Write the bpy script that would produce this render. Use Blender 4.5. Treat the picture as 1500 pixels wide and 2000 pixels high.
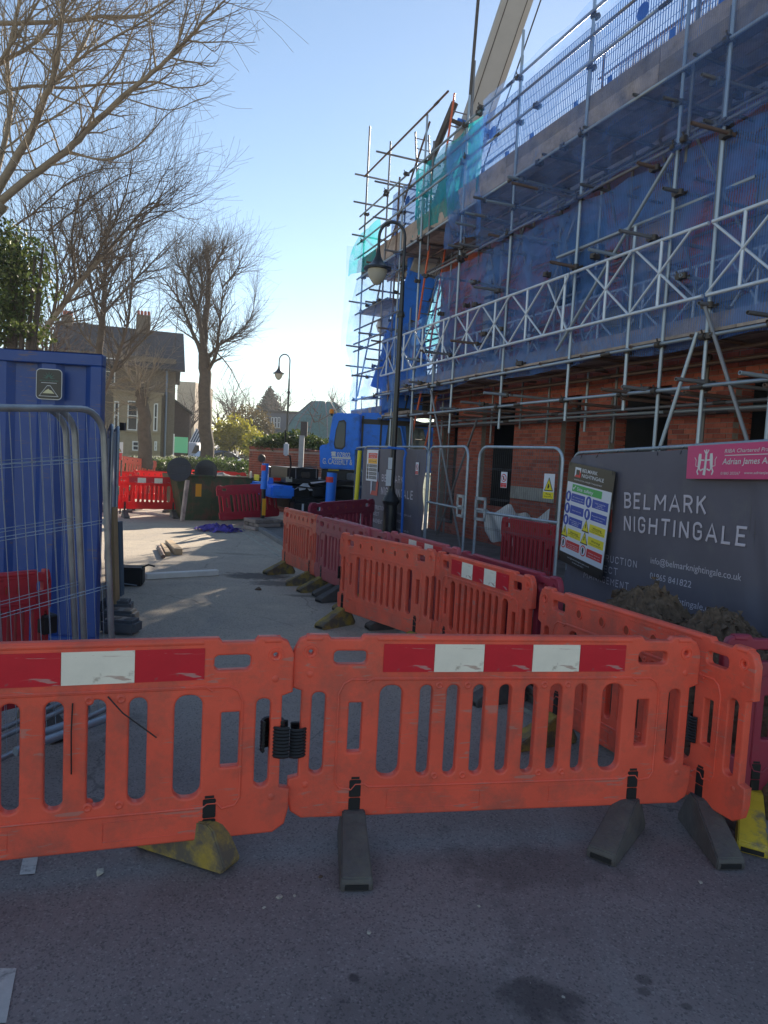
import bpy, bmesh, math, random
from mathutils import Vector, Matrix
from math import sin, cos, tan, pi, radians, sqrt, atan2
R_ = random.Random(7)
for o in list(bpy.data.objects): bpy.data.objects.remove(o)
SC = bpy.context.scene
COL = SC.collection
V = Vector
# ------------------------------------------------------------- camera
H, FP, PITCH, ROLL = 1.8, 1387.0, radians(4.12), radians(3.05)
cf = V((0, cos(PITCH), -sin(PITCH))); cu0 = V((0, sin(PITCH), cos(PITCH))); cr0 = V((1, 0, 0))
cr = cos(ROLL)*cr0 + sin(ROLL)*cu0
cu = -sin(ROLL)*cr0 + cos(ROLL)*cu0
cd = bpy.data.cameras.new('camera'); cam = bpy.data.objects.new('camera', cd); COL.objects.link(cam)
m3 = Matrix((cr, cu, -cf)).transposed()
cam.matrix_world = Matrix.Translation((0, 0, H)) @ m3.to_4x4()
cd.sensor_fit = 'VERTICAL'; cd.sensor_height = 36; cd.lens = 36*FP/2000; cd.clip_end = 2000; cd.clip_start = 0.05
SC.camera = cam
# ------------------------------------------------------------- light
SUN_EL, SUN_AZ = 24.0, 17.0      # azimuth to the right of +Y
w = bpy.data.worlds.new("World"); SC.world = w; w.use_nodes = True
nt = w.node_tree; bg = nt.nodes['Background']
sky = nt.nodes.new('ShaderNodeTexSky'); sky.sky_type = 'NISHITA'; sky.sun_disc = False
sky.sun_elevation = radians(SUN_EL); sky.sun_rotation = radians(SUN_AZ)
sky.air_density = 1.0; sky.dust_density = 0.05; sky.ozone_density = 0.6
nt.links.new(sky.outputs[0], bg.inputs[0]); bg.inputs[1].default_value = 0.086
sl = bpy.data.lights.new('sun', 'SUN'); sl.energy = 5.0; sl.angle = radians(0.5); sl.color = (1.0, 0.88, 0.72)
so = bpy.data.objects.new('sun', sl); COL.objects.link(so)
sd = V((sin(radians(SUN_AZ))*cos(radians(SUN_EL)), cos(radians(SUN_AZ))*cos(radians(SUN_EL)), sin(radians(SUN_EL))))
so.rotation_euler = sd.to_track_quat('Z', 'Y').to_euler(); so.location = (0, 0, 30)
vs = SC.view_settings; vs.view_transform = 'Standard'; vs.look = 'None'; vs.gamma = 1; vs.use_curve_mapping = False
vs.exposure = 1.06
SC.render.engine = 'CYCLES'
SC.cycles.transparent_max_bounces = 24; SC.cycles.max_bounces = 8
# ------------------------------------------------------------- pixel helpers (points of the photograph at real distances)
def ray(x, y): return cf + (x-750)/FP*cr + (1000-y)/FP*cu
def P(x, y, d): v = ray(x, y); return V((0, 0, H)) + v*(d/v.y)
def G(x, y, z=0.0): v = ray(x, y); return V((0, 0, H)) + v*((z-H)/v.z)
def onplane(x, y, o, n):
    v = ray(x, y); c = V((0, 0, H)); return c + v*((o-c).dot(n)/v.dot(n))
# ------------------------------------------------------------- objects
def link(name, mesh, parent=None, mat=None, M=None, loc=None):
    o = bpy.data.objects.new(name, mesh); COL.objects.link(o)
    if parent: o.parent = parent
    if M is not None: o.matrix_local = M
    if loc is not None: o.location = loc
    if mat is not None and mesh is not None:
        if not mesh.materials: mesh.materials.append(mat)
        elif mesh.materials[0] != mat:
            o.material_slots[0].link = 'OBJECT'; o.material_slots[0].material = mat
    return o
def tag(o, label=None, cat=None, group=None, kind=None):
    if label: o['label'] = label
    if cat: o['category'] = cat
    if group: o['group'] = group
    if kind: o['kind'] = kind
    return o
def thing(name, label, cat, M=None, group=None):
    o = bpy.data.objects.new(name, None); COL.objects.link(o); o.empty_display_size = .2
    if M is not None: o.matrix_world = M
    return tag(o, label, cat, group)
def frame(o, ex, ez=V((0, 0, 1))):
    ex = V(ex).normalized(); ey = V(ez).cross(ex).normalized(); ez = ex.cross(ey)
    m = Matrix((ex, ey, ez)).transposed().to_4x4(); m.translation = V(o); return m
class MB:
    def __init__(s): s.v = []; s.f = []
    def add(s, vs_, fs):
        n = len(s.v); s.v.extend(tuple(q) for q in vs_); s.f.extend(tuple(i+n for i in f) for f in fs)
    def box(s, lo, hi, M=None):
        x0, y0, z0 = lo; x1, y1, z1 = hi
        c = [V(p) for p in ((x0,y0,z0),(x1,y0,z0),(x1,y1,z0),(x0,y1,z0),(x0,y0,z1),(x1,y0,z1),(x1,y1,z1),(x0,y1,z1))]
        if M is not None: c = [M @ p for p in c]
        s.add(c, ((0,3,2,1),(4,5,6,7),(0,1,5,4),(1,2,6,5),(2,3,7,6),(3,0,4,7))); return s
    def tube(s, pts, rad, n=8, caps=True, closed=False):
        pts = [V(p) for p in pts]; k = len(pts)
        if not hasattr(rad, '__len__'): rad = [rad]*k
        prev = None; rings = []
        for i, p in enumerate(pts):
            if closed: t = pts[(i+1) % k]-pts[i-1]
            else: t = pts[min(i+1, k-1)]-pts[max(i-1, 0)]
            if t.length < 1e-9: t = V((0, 0, 1))
            t.normalize()
            if prev is None:
                a = V((0, 0, 1)) if abs(t.z) < .9 else V((1, 0, 0))
                u = t.cross(a).normalized()
            else:
                u = (prev - t*prev.dot(t))
                u = u.normalized() if u.length > 1e-6 else t.cross(V((0.3, 0.5, .8))).normalized()
            prev = u; wv = t.cross(u)
            rings.append([p + (u*cos(2*pi*j/n)+wv*sin(2*pi*j/n))*rad[i] for j in range(n)])
        b = len(s.v)
        for r in rings: s.v.extend(tuple(q) for q in r)
        m = k if closed else k-1
        for i in range(m):
            i2 = (i+1) % k
            for j in range(n):
                j2 = (j+1) % n
                s.f.append((b+i*n+j, b+i*n+j2, b+i2*n+j2, b+i2*n+j))
        if caps and not closed:
            s.f.append(tuple(b+j for j in range(n))[::-1]); s.f.append(tuple(b+(k-1)*n+j for j in range(n)))
        return s
    def lathe(s, prof, n=16, M=None):
        b = len(s.v)
        for (r, z) in prof:
            for j in range(n):
                p = V((r*cos(2*pi*j/n), r*sin(2*pi*j/n), z))
                s.v.append(tuple(M @ p if M is not None else p))
        for i in range(len(prof)-1):
            for j in range(n):
                j2 = (j+1) % n; s.f.append((b+i*n+j, b+i*n+j2, b+(i+1)*n+j2, b+(i+1)*n+j))
        s.f.append(tuple(b+j for j in range(n))[::-1]); s.f.append(tuple(b+(len(prof)-1)*n+j for j in range(n)))
        return s
    def prism(s, outline, y0, y1, M=None):   # outline in XZ, thickness along Y
        n = len(outline)
        vs_ = [V((x, y0, z)) for x, z in outline]+[V((x, y1, z)) for x, z in outline]
        if M is not None: vs_ = [M @ p for p in vs_]
        fs = [tuple(range(n)), tuple(range(n, 2*n))[::-1]]+[(i, i+n, (i+1) % n+n, (i+1) % n) for i in range(n)]
        s.add(vs_, fs); return s
    def mesh(s, name, smooth=None):
        me = bpy.data.meshes.new(name); me.from_pydata(s.v, [], s.f); me.update()
        if smooth is not None:
            for p in me.polygons: p.use_smooth = True
            me.set_sharp_from_angle(angle=radians(smooth))
        return me
    def obj(s, name, mat, parent=None, smooth=None, M=None, loc=None):
        return link(name, s.mesh(name, smooth), parent, mat, M, loc)
def bevel(me, wd=.004, seg=1):
    bm = bmesh.new(); bm.from_mesh(me)
    bmesh.ops.recalc_face_normals(bm, faces=bm.faces)
    bmesh.ops.bevel(bm, geom=[e for e in bm.edges if e.is_manifold and e.calc_face_angle(0) > .5], offset=wd, segments=seg, affect='EDGES', clamp_overlap=True)
    bm.to_mesh(me); bm.free(); return me
def fixn(me):
    bm = bmesh.new(); bm.from_mesh(me); bmesh.ops.recalc_face_normals(bm, faces=bm.faces); bm.to_mesh(me); bm.free(); return me
# ------------------------------------------------------------- curves and lettering turned into meshes
def curve_mesh(cu, name):
    o = bpy.data.objects.new(name, cu); COL.objects.link(o)
    dg = bpy.context.evaluated_depsgraph_get(); dg.update()
    me = bpy.data.meshes.new_from_object(o.evaluated_get(dg)); me.name = name
    bpy.data.objects.remove(o); bpy.data.curves.remove(cu)
    me.materials.clear()
    return me
def plate_mesh(name, loops, half, bev=.006, seg=2):     # loops in XZ: first the outline, then the holes
    c = bpy.data.curves.new(name, 'CURVE'); c.dimensions = '2D'; c.fill_mode = 'BOTH'
    c.extrude = half-bev; c.bevel_depth = bev; c.bevel_resolution = seg
    for lp in loops:
        sp = c.splines.new('POLY'); sp.points.add(len(lp)-1)
        for i, (x, z) in enumerate(lp): sp.points[i].co = (x, z, 0, 1)
        sp.use_cyclic_u = True
    me = curve_mesh(c, name)
    me.transform(Matrix(((1, 0, 0, 0), (0, 0, -1, 0), (0, 1, 0, 0), (0, 0, 0, 1))))
    for p in me.polygons: p.use_smooth = True
    me.set_sharp_from_angle(angle=radians(40))
    return me
_tx = {}
def text_mesh(body, wdt, hgt, bold=False, thick=.0008, shear=0.0):   # fitted to a box, in XZ, lower left at 0
    key = (body, round(wdt, 4), round(hgt, 4), bold, shear)
    if key in _tx: return _tx[key]
    c = bpy.data.curves.new('lettering', 'FONT'); c.body = body; c.size = 1; c.extrude = 0; c.resolution_u = 3
    c.offset = .008 if bold else 0.0; c.shear = shear
    me = curve_mesh(c, 'lettering')
    xs = [v.co.x for v in me.vertices]; ys = [v.co.y for v in me.vertices]
    x0, x1 = min(xs), max(xs); y0, y1 = (0.0, 0.73) if not any(ch in body for ch in '✓') else (min(ys), max(ys))
    for v in me.vertices:
        v.co = ((v.co.x-x0)/(x1-x0)*wdt, 0, (v.co.y-y0)/(y1-y0)*hgt)
    _tx[key] = me
    return me
def text(parent, body, x, z, wdt, hgt, y, mat, bold=False, fn=None, name='lettering', shear=0.0):
    me = text_mesh(body, wdt, hgt, bold, shear=shear)
    if fn:
        me = me.copy()
        for v in me.vertices: v.co.y += fn(v.co.x+x, v.co.z+z)
    if me.materials and me.materials[0] != mat: me = me.copy(); me.materials.clear()
    return link(name, me, parent, mat, loc=(x, y, z))
def rrect(x0, z0, x1, z1, r, n=5):
    pts = []
    for cx, cz, a0 in ((x1-r, z0+r, -90), (x1-r, z1-r, 0), (x0+r, z1-r, 90), (x0+r, z0+r, 180)):
        for i in range(n+1):
            a = radians(a0+90*i/n); pts.append((cx+r*cos(a), cz+r*sin(a)))
    return pts
def circ(x, z, r, n=16): return [(x+r*cos(2*pi*i/n), z+r*sin(2*pi*i/n)) for i in range(n)]
# ------------------------------------------------------------- materials
def mat(name, col, rough=.6, metal=0, orand=0, var=.0, vscale=6, bump=0., bscale=60, spec=.5, scratch=None, samt=.7, dirt=None, dscale=3, dlo=.5, dhi=.7, trans=None, alpha=None, em=None, coat=0):
    m = bpy.data.materials.new(name); m.use_nodes = True; t = m.node_tree; N = t.nodes; L = t.links
    b = N['Principled BSDF']; b.inputs['Base Color'].default_value = (*col, 1); b.inputs['Roughness'].default_value = rough
    b.inputs['Metallic'].default_value = metal; b.inputs['Specular IOR Level'].default_value = spec
    if coat: b.inputs['Coat Weight'].default_value = coat; b.inputs['Coat Roughness'].default_value = .1
    tc = N.new('ShaderNodeTexCoord')
    cur = None
    if var:
        n = N.new('ShaderNodeTexNoise'); n.inputs['Scale'].default_value = vscale; n.inputs['Detail'].default_value = 6; n.inputs['Roughness'].default_value = .65
        L.new(tc.outputs['Object'], n.inputs['Vector'])
        r = N.new('ShaderNodeMapRange'); r.inputs[1].default_value = .25; r.inputs[2].default_value = .75; r.inputs[3].default_value = 1-var; r.inputs[4].default_value = 1+var
        L.new(n.outputs[0], r.inputs[0])
        mx = N.new('ShaderNodeVectorMath'); mx.operation = 'SCALE'; mx.inputs[0].default_value = col; L.new(r.outputs[0], mx.inputs['Scale'])
        cur = mx.outputs[0]
    if dirt:
        n = N.new('ShaderNodeTexNoise'); n.inputs['Scale'].default_value = dscale; n.inputs['Detail'].default_value = 9; n.inputs['Roughness'].default_value = .7
        L.new(tc.outputs['Object'], n.inputs['Vector'])
        r = N.new('ShaderNodeMapRange'); r.inputs[1].default_value = dlo; r.inputs[2].default_value = dhi
        L.new(n.outputs[0], r.inputs[0])
        mx = N.new('ShaderNodeMix'); mx.data_type = 'RGBA'
        if cur: L.new(cur, mx.inputs[6])
        else: mx.inputs[6].default_value = (*col, 1)
        mx.inputs[7].default_value = (*dirt, 1); L.new(r.outputs[0], mx.inputs[0]); cur = mx.outputs[2]
    if scratch:
        mp = N.new('ShaderNodeMapping'); mp.inputs['Rotation'].default_value = (.3, .5, .2); mp.inputs['Scale'].default_value = (6, 60, 45); L.new(tc.outputs['Object'], mp.inputs[0])
        n = N.new('ShaderNodeTexNoise'); n.inputs['Scale'].default_value = 1.0; n.inputs['Detail'].default_value = 4; n.inputs['Distortion'].default_value = 1.2; L.new(mp.outputs[0], n.inputs['Vector'])
        n2 = N.new('ShaderNodeTexNoise'); n2.inputs['Scale'].default_value = 4; L.new(tc.outputs['Object'], n2.inputs['Vector'])
        sm = N.new('ShaderNodeMath'); sm.operation = 'MULTIPLY_ADD'; sm.inputs[1].default_value = .45; L.new(n2.outputs[0], sm.inputs[0]); L.new(n.outputs[0], sm.inputs[2])
        r = N.new('ShaderNodeMapRange'); r.inputs[1].default_value = .87; r.inputs[2].default_value = .92; r.inputs[4].default_value = samt; L.new(sm.outputs[0], r.inputs[0])
        mx = N.new('ShaderNodeMix'); mx.data_type = 'RGBA'; L.new(r.outputs[0], mx.inputs[0])
        if cur: L.new(cur, mx.inputs[6])
        else: mx.inputs[6].default_value = (*col, 1)
        mx.inputs[7].default_value = (*scratch, 1); cur = mx.outputs[2]
    if orand:
        oi = N.new('ShaderNodeObjectInfo'); r = N.new('ShaderNodeMapRange'); r.inputs[3].default_value = 1-orand; r.inputs[4].default_value = 1+orand; L.new(oi.outputs['Random'], r.inputs[0])
        mx = N.new('ShaderNodeVectorMath'); mx.operation = 'SCALE'
        if cur: L.new(cur, mx.inputs[0])
        else: mx.inputs[0].default_value = col
        L.new(r.outputs[0], mx.inputs['Scale']); cur = mx.outputs[0]
    if cur: L.new(cur, b.inputs['Base Color'])
    if bump:
        n = N.new('ShaderNodeTexNoise'); n.inputs['Scale'].default_value = bscale; n.inputs['Detail'].default_value = 5
        L.new(tc.outputs['Object'], n.inputs['Vector'])
        bp = N.new('ShaderNodeBump'); bp.inputs['Strength'].default_value = bump; bp.inputs['Distance'].default_value = .01
        L.new(n.outputs[0], bp.inputs['Height']); L.new(bp.outputs[0], b.inputs['Normal'])
    if trans:      # light shining through thin coloured plastic or leaf
        tl = N.new('ShaderNodeBsdfTranslucent'); ms = N.new('ShaderNodeMixShader'); ms.inputs[0].default_value = trans
        if cur: L.new(cur, tl.inputs[0])
        else: tl.inputs[0].default_value = (*col, 1)
        L.new(b.outputs[0], ms.inputs[1]); L.new(tl.outputs[0], ms.inputs[2]); L.new(ms.outputs[0], N['Material Output'].inputs[0])
    if em: b.inputs['Emission Color'].default_value = (*em[0], 1); b.inputs['Emission Strength'].default_value = em[1]
    return m
def net_mat(name, col, lo, hi, tcol=None):     # woven debris netting: threads catch the light, gaps let it by
    m = bpy.data.materials.new(name); m.use_nodes = True; t = m.node_tree; N = t.nodes; L = t.links
    N.remove(N['Principled BSDF'])
    tc = N.new('ShaderNodeTexCoord')
    n = N.new('ShaderNodeTexNoise'); n.inputs['Scale'].default_value = 1.9; n.inputs['Detail'].default_value = 8; n.inputs['Distortion'].default_value = .8
    L.new(tc.outputs['Object'], n.inputs['Vector'])
    wv = N.new('ShaderNodeTexWave'); wv.inputs['Scale'].default_value = 9; wv.inputs['Distortion'].default_value = 2.5; wv.inputs['Detail'].default_value = 3
    L.new(tc.outputs['Object'], wv.inputs['Vector'])
    ad = N.new('ShaderNodeMath'); ad.operation = 'MULTIPLY_ADD'; ad.inputs[1].default_value = .16; L.new(wv.outputs['Fac'], ad.inputs[0]); L.new(n.outputs[0], ad.inputs[2])
    r = N.new('ShaderNodeMapRange'); r.inputs[1].default_value = .35; r.inputs[2].default_value = .8; r.inputs[3].default_value = lo; r.inputs[4].default_value = hi
    L.new(ad.outputs[0], r.inputs[0])
    d = N.new('ShaderNodeBsdfDiffuse'); d.inputs[0].default_value = (*col, 1)
    tl = N.new('ShaderNodeBsdfTranslucent'); tl.inputs[0].default_value = (*(tcol or col), 1)
    m1 = N.new('ShaderNodeMixShader'); m1.inputs[0].default_value = .5; L.new(d.outputs[0], m1.inputs[1]); L.new(tl.outputs[0], m1.inputs[2])
    tr = N.new('ShaderNodeBsdfTransparent')
    m2 = N.new('ShaderNodeMixShader'); L.new(r.outputs[0], m2.inputs[0]); L.new(tr.outputs[0], m2.inputs[1]); L.new(m1.outputs[0], m2.inputs[2])
    L.new(m2.outputs[0], N['Material Output'].inputs[0]); return m
def glass_mat(name, col, rough=.12):
    return mat(name, col, rough, 0, spec=.28)
MT = dict(
    orange=mat('orange_plastic', (.84, .112, .062), .5, var=.16, vscale=2.2, dirt=(.3, .1, .075), dscale=3.2, dlo=.47, dhi=.8, bump=.1, bscale=160, scratch=(.42, .24, .2), samt=.55, orand=.05),
    orange2=mat('faded_orange_plastic', (.95, .17, .1), .5, var=.12, vscale=3, dirt=(.6, .2, .15), dscale=2.5, dlo=.48, dhi=.85, bump=.05, bscale=200, trans=.12, scratch=(.5, .3, .24), samt=.5),
    maroon=mat('maroon_plastic', (.3, .03, .06), .5, var=.15, vscale=3, dirt=(.16, .08, .08), dscale=3, dlo=.55, dhi=.85),
    pinkred=mat('faded_maroon_plastic', (.5, .1, .12), .55, var=.15, vscale=3, dirt=(.2, .1, .1), dscale=3, dlo=.5, dhi=.85),
    red=mat('bright_red_plastic', (.78, .03, .03), .45, var=.08, vscale=3, trans=.42),
    crimson=mat('crimson_plastic', (.45, .02, .035), .5, var=.12, vscale=3, dirt=(.2, .03, .04), dlo=.55, dhi=.8),
    refred=mat('red_reflective_film', (.6, .014, .03), .35, var=.12, vscale=5, scratch=(.5, .28, .26), samt=.8, dirt=(.34, .09, .09), dscale=22, dlo=.62, dhi=.74),
    refwhite=mat('white_reflective_film', (.88, .82, .7), .35, var=.1, vscale=5, scratch=(.36, .14, .1), samt=.6, dirt=(.28, .2, .14), dscale=14, dlo=.6, dhi=.78),
    black=mat('black_rubber', (.012, .012, .014), .55, var=.2, bump=.1),
    blackfoot=mat('worn_black_rubber', (.1, .09, .088), .75, var=.3, vscale=8, dirt=(.13, .12, .1), dscale=9, dlo=.5, dhi=.7, bump=.5, bscale=50),
    yelfoot=mat('worn_yellow_paint', (.42, .29, .05), .75, var=.3, vscale=8, dirt=(.13, .105, .08), dscale=6, dlo=.4, dhi=.58, bump=.4, bscale=50),
    galv=mat('galvanised_steel', (.36, .42, .48), .45, .5, orand=.18, var=.22, vscale=9, dirt=(.2, .19, .18), dscale=5, dlo=.55, dhi=.8),
    galvd=mat('weathered_steel_tube', (.22, .22, .23), .5, .5, orand=.3, var=.25, vscale=7, dirt=(.17, .12, .09), dscale=4, dlo=.5, dhi=.75),
    rusty=mat('rusty_steel_tube', (.2, .13, .1), .65, .4, var=.3, vscale=7, dirt=(.28, .25, .22), dscale=4, dlo=.55, dhi=.7),
    alu=mat('aluminium_beam', (.62, .68, .76), .42, .3, var=.12, vscale=5),
    yelbright=mat('fresh_yellow_paint', (.65, .46, .03), .6, var=.15, vscale=8, dirt=(.25, .2, .1), dscale=7, dlo=.5, dhi=.62),
    pinkpaint=mat('pink_painted_tube', (.5, .2, .2), .55, .1, var=.2),
    dkmetal=mat('dark_fitting_steel', (.1, .085, .075), .6, .6, var=.3, vscale=30),
    board=mat('weathered_scaffold_board', (.38, .3, .25), .8, orand=.35, var=.25, vscale=5, dirt=(.12, .1, .09), dscale=3, dlo=.5, dhi=.75, bump=.3, bscale=40),
    timber=mat('pale_timber', (.55, .4, .24), .7, var=.15, vscale=8, bump=.2),
    plywood=mat('plywood', (.42, .29, .15), .7, var=.15, vscale=5),
    blackiron=mat('black_painted_iron', (.016, .016, .018), .38, 0, var=.2, spec=.6),
    contblue=mat('blue_container_paint', (.013, .055, .25), .45, var=.12, vscale=2, dirt=(.05, .08, .22), dscale=4, dlo=.5, dhi=.8, bump=.12, bscale=12, scratch=(.16, .1, .08), samt=.5),
    craneblue=mat('blue_crane_paint', (.02, .21, .85), .5, var=.12, vscale=2, dirt=(.03, .1, .34), dscale=3, dlo=.5, dhi=.75),
    chassis=mat('black_chassis_paint', (.012, .012, .014), .45, var=.2),
    tyre=mat('tyre_rubber', (.016, .016, .016), .85, bump=.3, bscale=60),
    white=mat('white_paint', (.72, .72, .7), .5, var=.05),
    offwhite=mat('white_film', (.62, .64, .68), .5, var=.06),
    grey=mat('grey_plastic', (.2, .2, .2), .6, var=.1),
    glass=glass_mat('dark_glass', (.03, .04, .05)),
    skyglass=glass_mat('tinted_cab_glass', (.03, .06, .09)),
    lamp=mat('frosted_lamp_glass', (.6, .58, .5), .3, trans=.35),
    amber=mat('amber_plastic', (.85, .36, .01), .25, trans=.4),
    tail=mat('red_lens', (.5, .02, .01), .2),
    banner=mat('charcoal_blue_banner', (.125, .115, .145), .6, var=.14, vscale=1.2, bump=.3, bscale=5, dirt=(.19, .175, .17), dscale=1.8, dlo=.55, dhi=.85),
    bannertext=mat('pale_banner_print', (.6, .55, .62), .6),
    bannerwhite=mat('white_banner_print', (.55, .56, .64), .6),
    coral=mat('coral_banner_print', (.55, .1, .075), .6),
    pink=mat('pink_signboard', (.66, .06, .2), .45, var=.04),
    sblack=mat('black_sign_print', (.012, .012, .015), .35),
    swhite=mat('white_sign_print', (.72, .75, .82), .4),
    sblue=mat('blue_sign_print', (.012, .06, .42), .4),
    sgreen=mat('green_sign_print', (.05, .42, .1), .4),
    syel=mat('yellow_sign_print', (.8, .68, .03), .4),
    sred=mat('red_sign_print', (.68, .03, .035), .4),
    sorange=mat('orange_sign_print', (.85, .4, .02), .4),
    skip=mat('green_skip_paint', (.05, .085, .035), .6, var=.3, vscale=3, dirt=(.14, .07, .04), dscale=3, dlo=.48, dhi=.62, bump=.3, bscale=20),
    soil=mat('dark_soil', (.15, .098, .062), .95, var=.6, vscale=22, dirt=(.16, .13, .1), dscale=30, dlo=.6, dhi=.72, bump=1, bscale=30),
    stone=mat('pale_stone', (.42, .39, .34), .85, var=.15, vscale=9, dirt=(.2, .18, .15), dscale=5, dlo=.5, dhi=.8, bump=.3, bscale=40),
    kerb=mat('grey_kerb_stone', (.24, .23, .22), .85, var=.2, vscale=9, bump=.3, bscale=50),
    concrete=mat('grey_concrete', (.25, .25, .25), .85, var=.15, vscale=3, bump=.2, bscale=30),
    darkvoid=mat('unlit_interior_block', (.05, .048, .05), .9, var=.2),  # dark tone stands in for the unlit inside of the building
    bark=mat('brown_bark', (.12, .09, .065), .9, var=.3, vscale=6, bump=.6, bscale=30),
    barkpale=mat('pale_bark', (.27, .215, .15), .9, var=.35, vscale=4, bump=.5, bscale=25),
    twig=mat('reddish_twig', (.13, .085, .065), .9, var=.2),
    slate=mat('slate_roof', (.05, .042, .04), .6, var=.25, vscale=8),
    buff=mat('buff_brick', (.17, .135, .1), .85, var=.25, vscale=12, dirt=(.16, .12, .08), dscale=2, dlo=.5, dhi=.75),
    tealglass=mat('teal_netting', (.1, .26, .27), .6, var=.2, trans=.4),
    carblue=mat('slate_blue_car_paint', (.12, .17, .27), .3, .3, coat=.5),
    greypost=mat('grey_blue_paint', (.09, .14, .19), .6, var=.2),
    cloth=mat('purple_cloth', (.13, .09, .42), .8, var=.5, vscale=9, trans=.2),
    rope=mat('blue_rope', (.02, .14, .55), .6),
    ladder=mat('orange_fibreglass', (.72, .15, .06), .45),
    cream=mat('cream_render', (.6, .48, .36), .8),
)
MT['netblue'] = net_mat('blue_debris_netting', (.2, .42, .95), .2, .66, (.16, .42, .95))
MT['netteal'] = net_mat('turquoise_debris_netting', (.02, .45, .5), .35, .75, (.03, .6, .62))
MT['netlite'] = net_mat('thin_blue_debris_netting', (.22, .4, .85), .12, .42, (.16, .4, .9))
MT['netgrey'] = net_mat('grey_blue_netting', (.06, .14, .3), .45, .8)
MT['guard'] = mat('blue_mesh_guard', (.03, .18, .55), .45, trans=.15)
# ============================================================= ground
def asphalt():
    m = bpy.data.materials.new('worn_asphalt'); m.use_nodes = True; t = m.node_tree; N = t.nodes; L = t.links
    b = N['Principled BSDF']; b.inputs['Roughness'].default_value = .82; b.inputs['Specular IOR Level'].default_value = .35
    g = N.new('ShaderNodeNewGeometry')
    def noise(sc, det=6, ro=.6, vec=None, dist=0):
        n = N.new('ShaderNodeTexNoise'); n.inputs['Scale'].default_value = sc; n.inputs['Detail'].default_value = det; n.inputs['Roughness'].default_value = ro; n.inputs['Distortion'].default_value = dist
        L.new(vec or g.outputs['Position'], n.inputs['Vector']); return n
    def mr(o, a, b_, c, d):
        r = N.new('ShaderNodeMapRange'); r.inputs[1].default_value = a; r.inputs[2].default_value = b_; r.inputs[3].default_value = c; r.inputs[4].default_value = d
        L.new(o, r.inputs[0]); return r.outputs[0]
    def mix(f, a, c2):
        x = N.new('ShaderNodeMix'); x.data_type = 'RGBA'; L.new(f, x.inputs[0])
        for i, q in ((6, a), (7, c2)):
            if isinstance(q, tuple): x.inputs[i].default_value = (*q, 1)
            else: L.new(q, x.inputs[i])
        return x.outputs[2]
    def mul(a, c2):
        x = N.new('ShaderNodeMath'); x.operation = 'MULTIPLY'
        for i, q in enumerate((a, c2)):
            if isinstance(q, (int, float)): x.inputs[i].default_value = q
            else: L.new(q, x.inputs[i])
        return x.outputs[0]
    base = mix(mr(noise(.55, 8, .7).outputs[0], .35, .68, 0, 1), (.185, .155, .156), (.3, .262, .255))
    # dusty, paler tarmac up the street, its brighter light also put into the colour
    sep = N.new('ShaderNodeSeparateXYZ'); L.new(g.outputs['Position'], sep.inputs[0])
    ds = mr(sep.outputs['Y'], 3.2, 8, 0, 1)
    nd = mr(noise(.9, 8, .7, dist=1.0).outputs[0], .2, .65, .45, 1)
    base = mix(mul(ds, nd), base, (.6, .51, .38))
    # aggregate
    vo = N.new('ShaderNodeTexVoronoi'); vo.inputs['Scale'].default_value = 130; L.new(g.outputs['Position'], vo.inputs['Vector'])
    sepc = N.new('ShaderNodeSeparateColor'); L.new(vo.outputs['Color'], sepc.inputs[0])
    base = mix(mr(sepc.outputs[0], .84, .97, 0, .5), base, (.36, .33, .32))
    base = mix(mr(sepc.outputs[1], .72, .95, 0, .6), base, (.08, .076, .08))
    # longitudinal worn streaks
    mp = N.new('ShaderNodeMapping'); mp.inputs['Rotation'].default_value = (0, 0, radians(-22)); mp.inputs['Scale'].default_value = (3, .22, 1); L.new(g.outputs['Position'], mp.inputs[0])
    base = mix(mr(noise(1, 7, .65, mp.outputs[0]).outputs[0], .56, .78, 0, .5), base, (.29, .28, .28))
    base = mix(mr(noise(7, 6, .7).outputs[0], .6, .78, 0, .55), base, (.07, .064, .068))
    # hairline cracks
    wn = noise(1.7, 4, .6); wsc = N.new('ShaderNodeVectorMath'); wsc.operation = 'MULTIPLY_ADD'; wsc.inputs[1].default_value = (.5, .5, 0); L.new(wn.outputs['Color'], wsc.inputs[0]); L.new(g.outputs['Position'], wsc.inputs[2])
    vc = N.new('ShaderNodeTexVoronoi'); vc.feature = 'DISTANCE_TO_EDGE'; vc.inputs['Scale'].default_value = .42; L.new(wsc.outputs[0], vc.inputs['Vector'])
    base = mix(mul(mr(vc.outputs['Distance'], .001, .004, .4, 0), mr(noise(.8, 3, .5).outputs[0], .45, .55, 0, 1)), base, (.03, .03, .032))
    # pale scuffs
    base = mix(mr(noise(38, 3, .5).outputs[0], .74, .78, 0, .6), base, (.45, .42, .4))
    # oil and water stains, each with a ragged rim
    stains = [(-1.84, 10.4, .55, .35, .75), (-1.5, 9.9, .4, .25, .6), (-.95, 9.1, .35, .1, .5), (.62, 2.3, .16, .12, .55), (1.02, 2.42, .035, .03, .5), (1.0, 2.36, .03, .025, .5), (1.12, 2.3, .025, .02, .5),
              (.75, 3.1, .5, .2, .3), (.3, 2.25, .5, .22, .25), (-.02, 2.35, .03, .03, .7), (-1.9, 4.6, .5, .3, .3), (-2.6, 12.6, .5, .15, .3)]
    stains += [(p_.x, p_.y, .05, .045, .16) for p_ in (G(x_, y_) for x_, y_ in ((868, 1620), (890, 1655), (915, 1690), (945, 1730), (975, 1765), (1000, 1800), (1012, 1830), (1000, 1855), (985, 1880)))]
    dn = noise(9, 5, .6)
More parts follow.
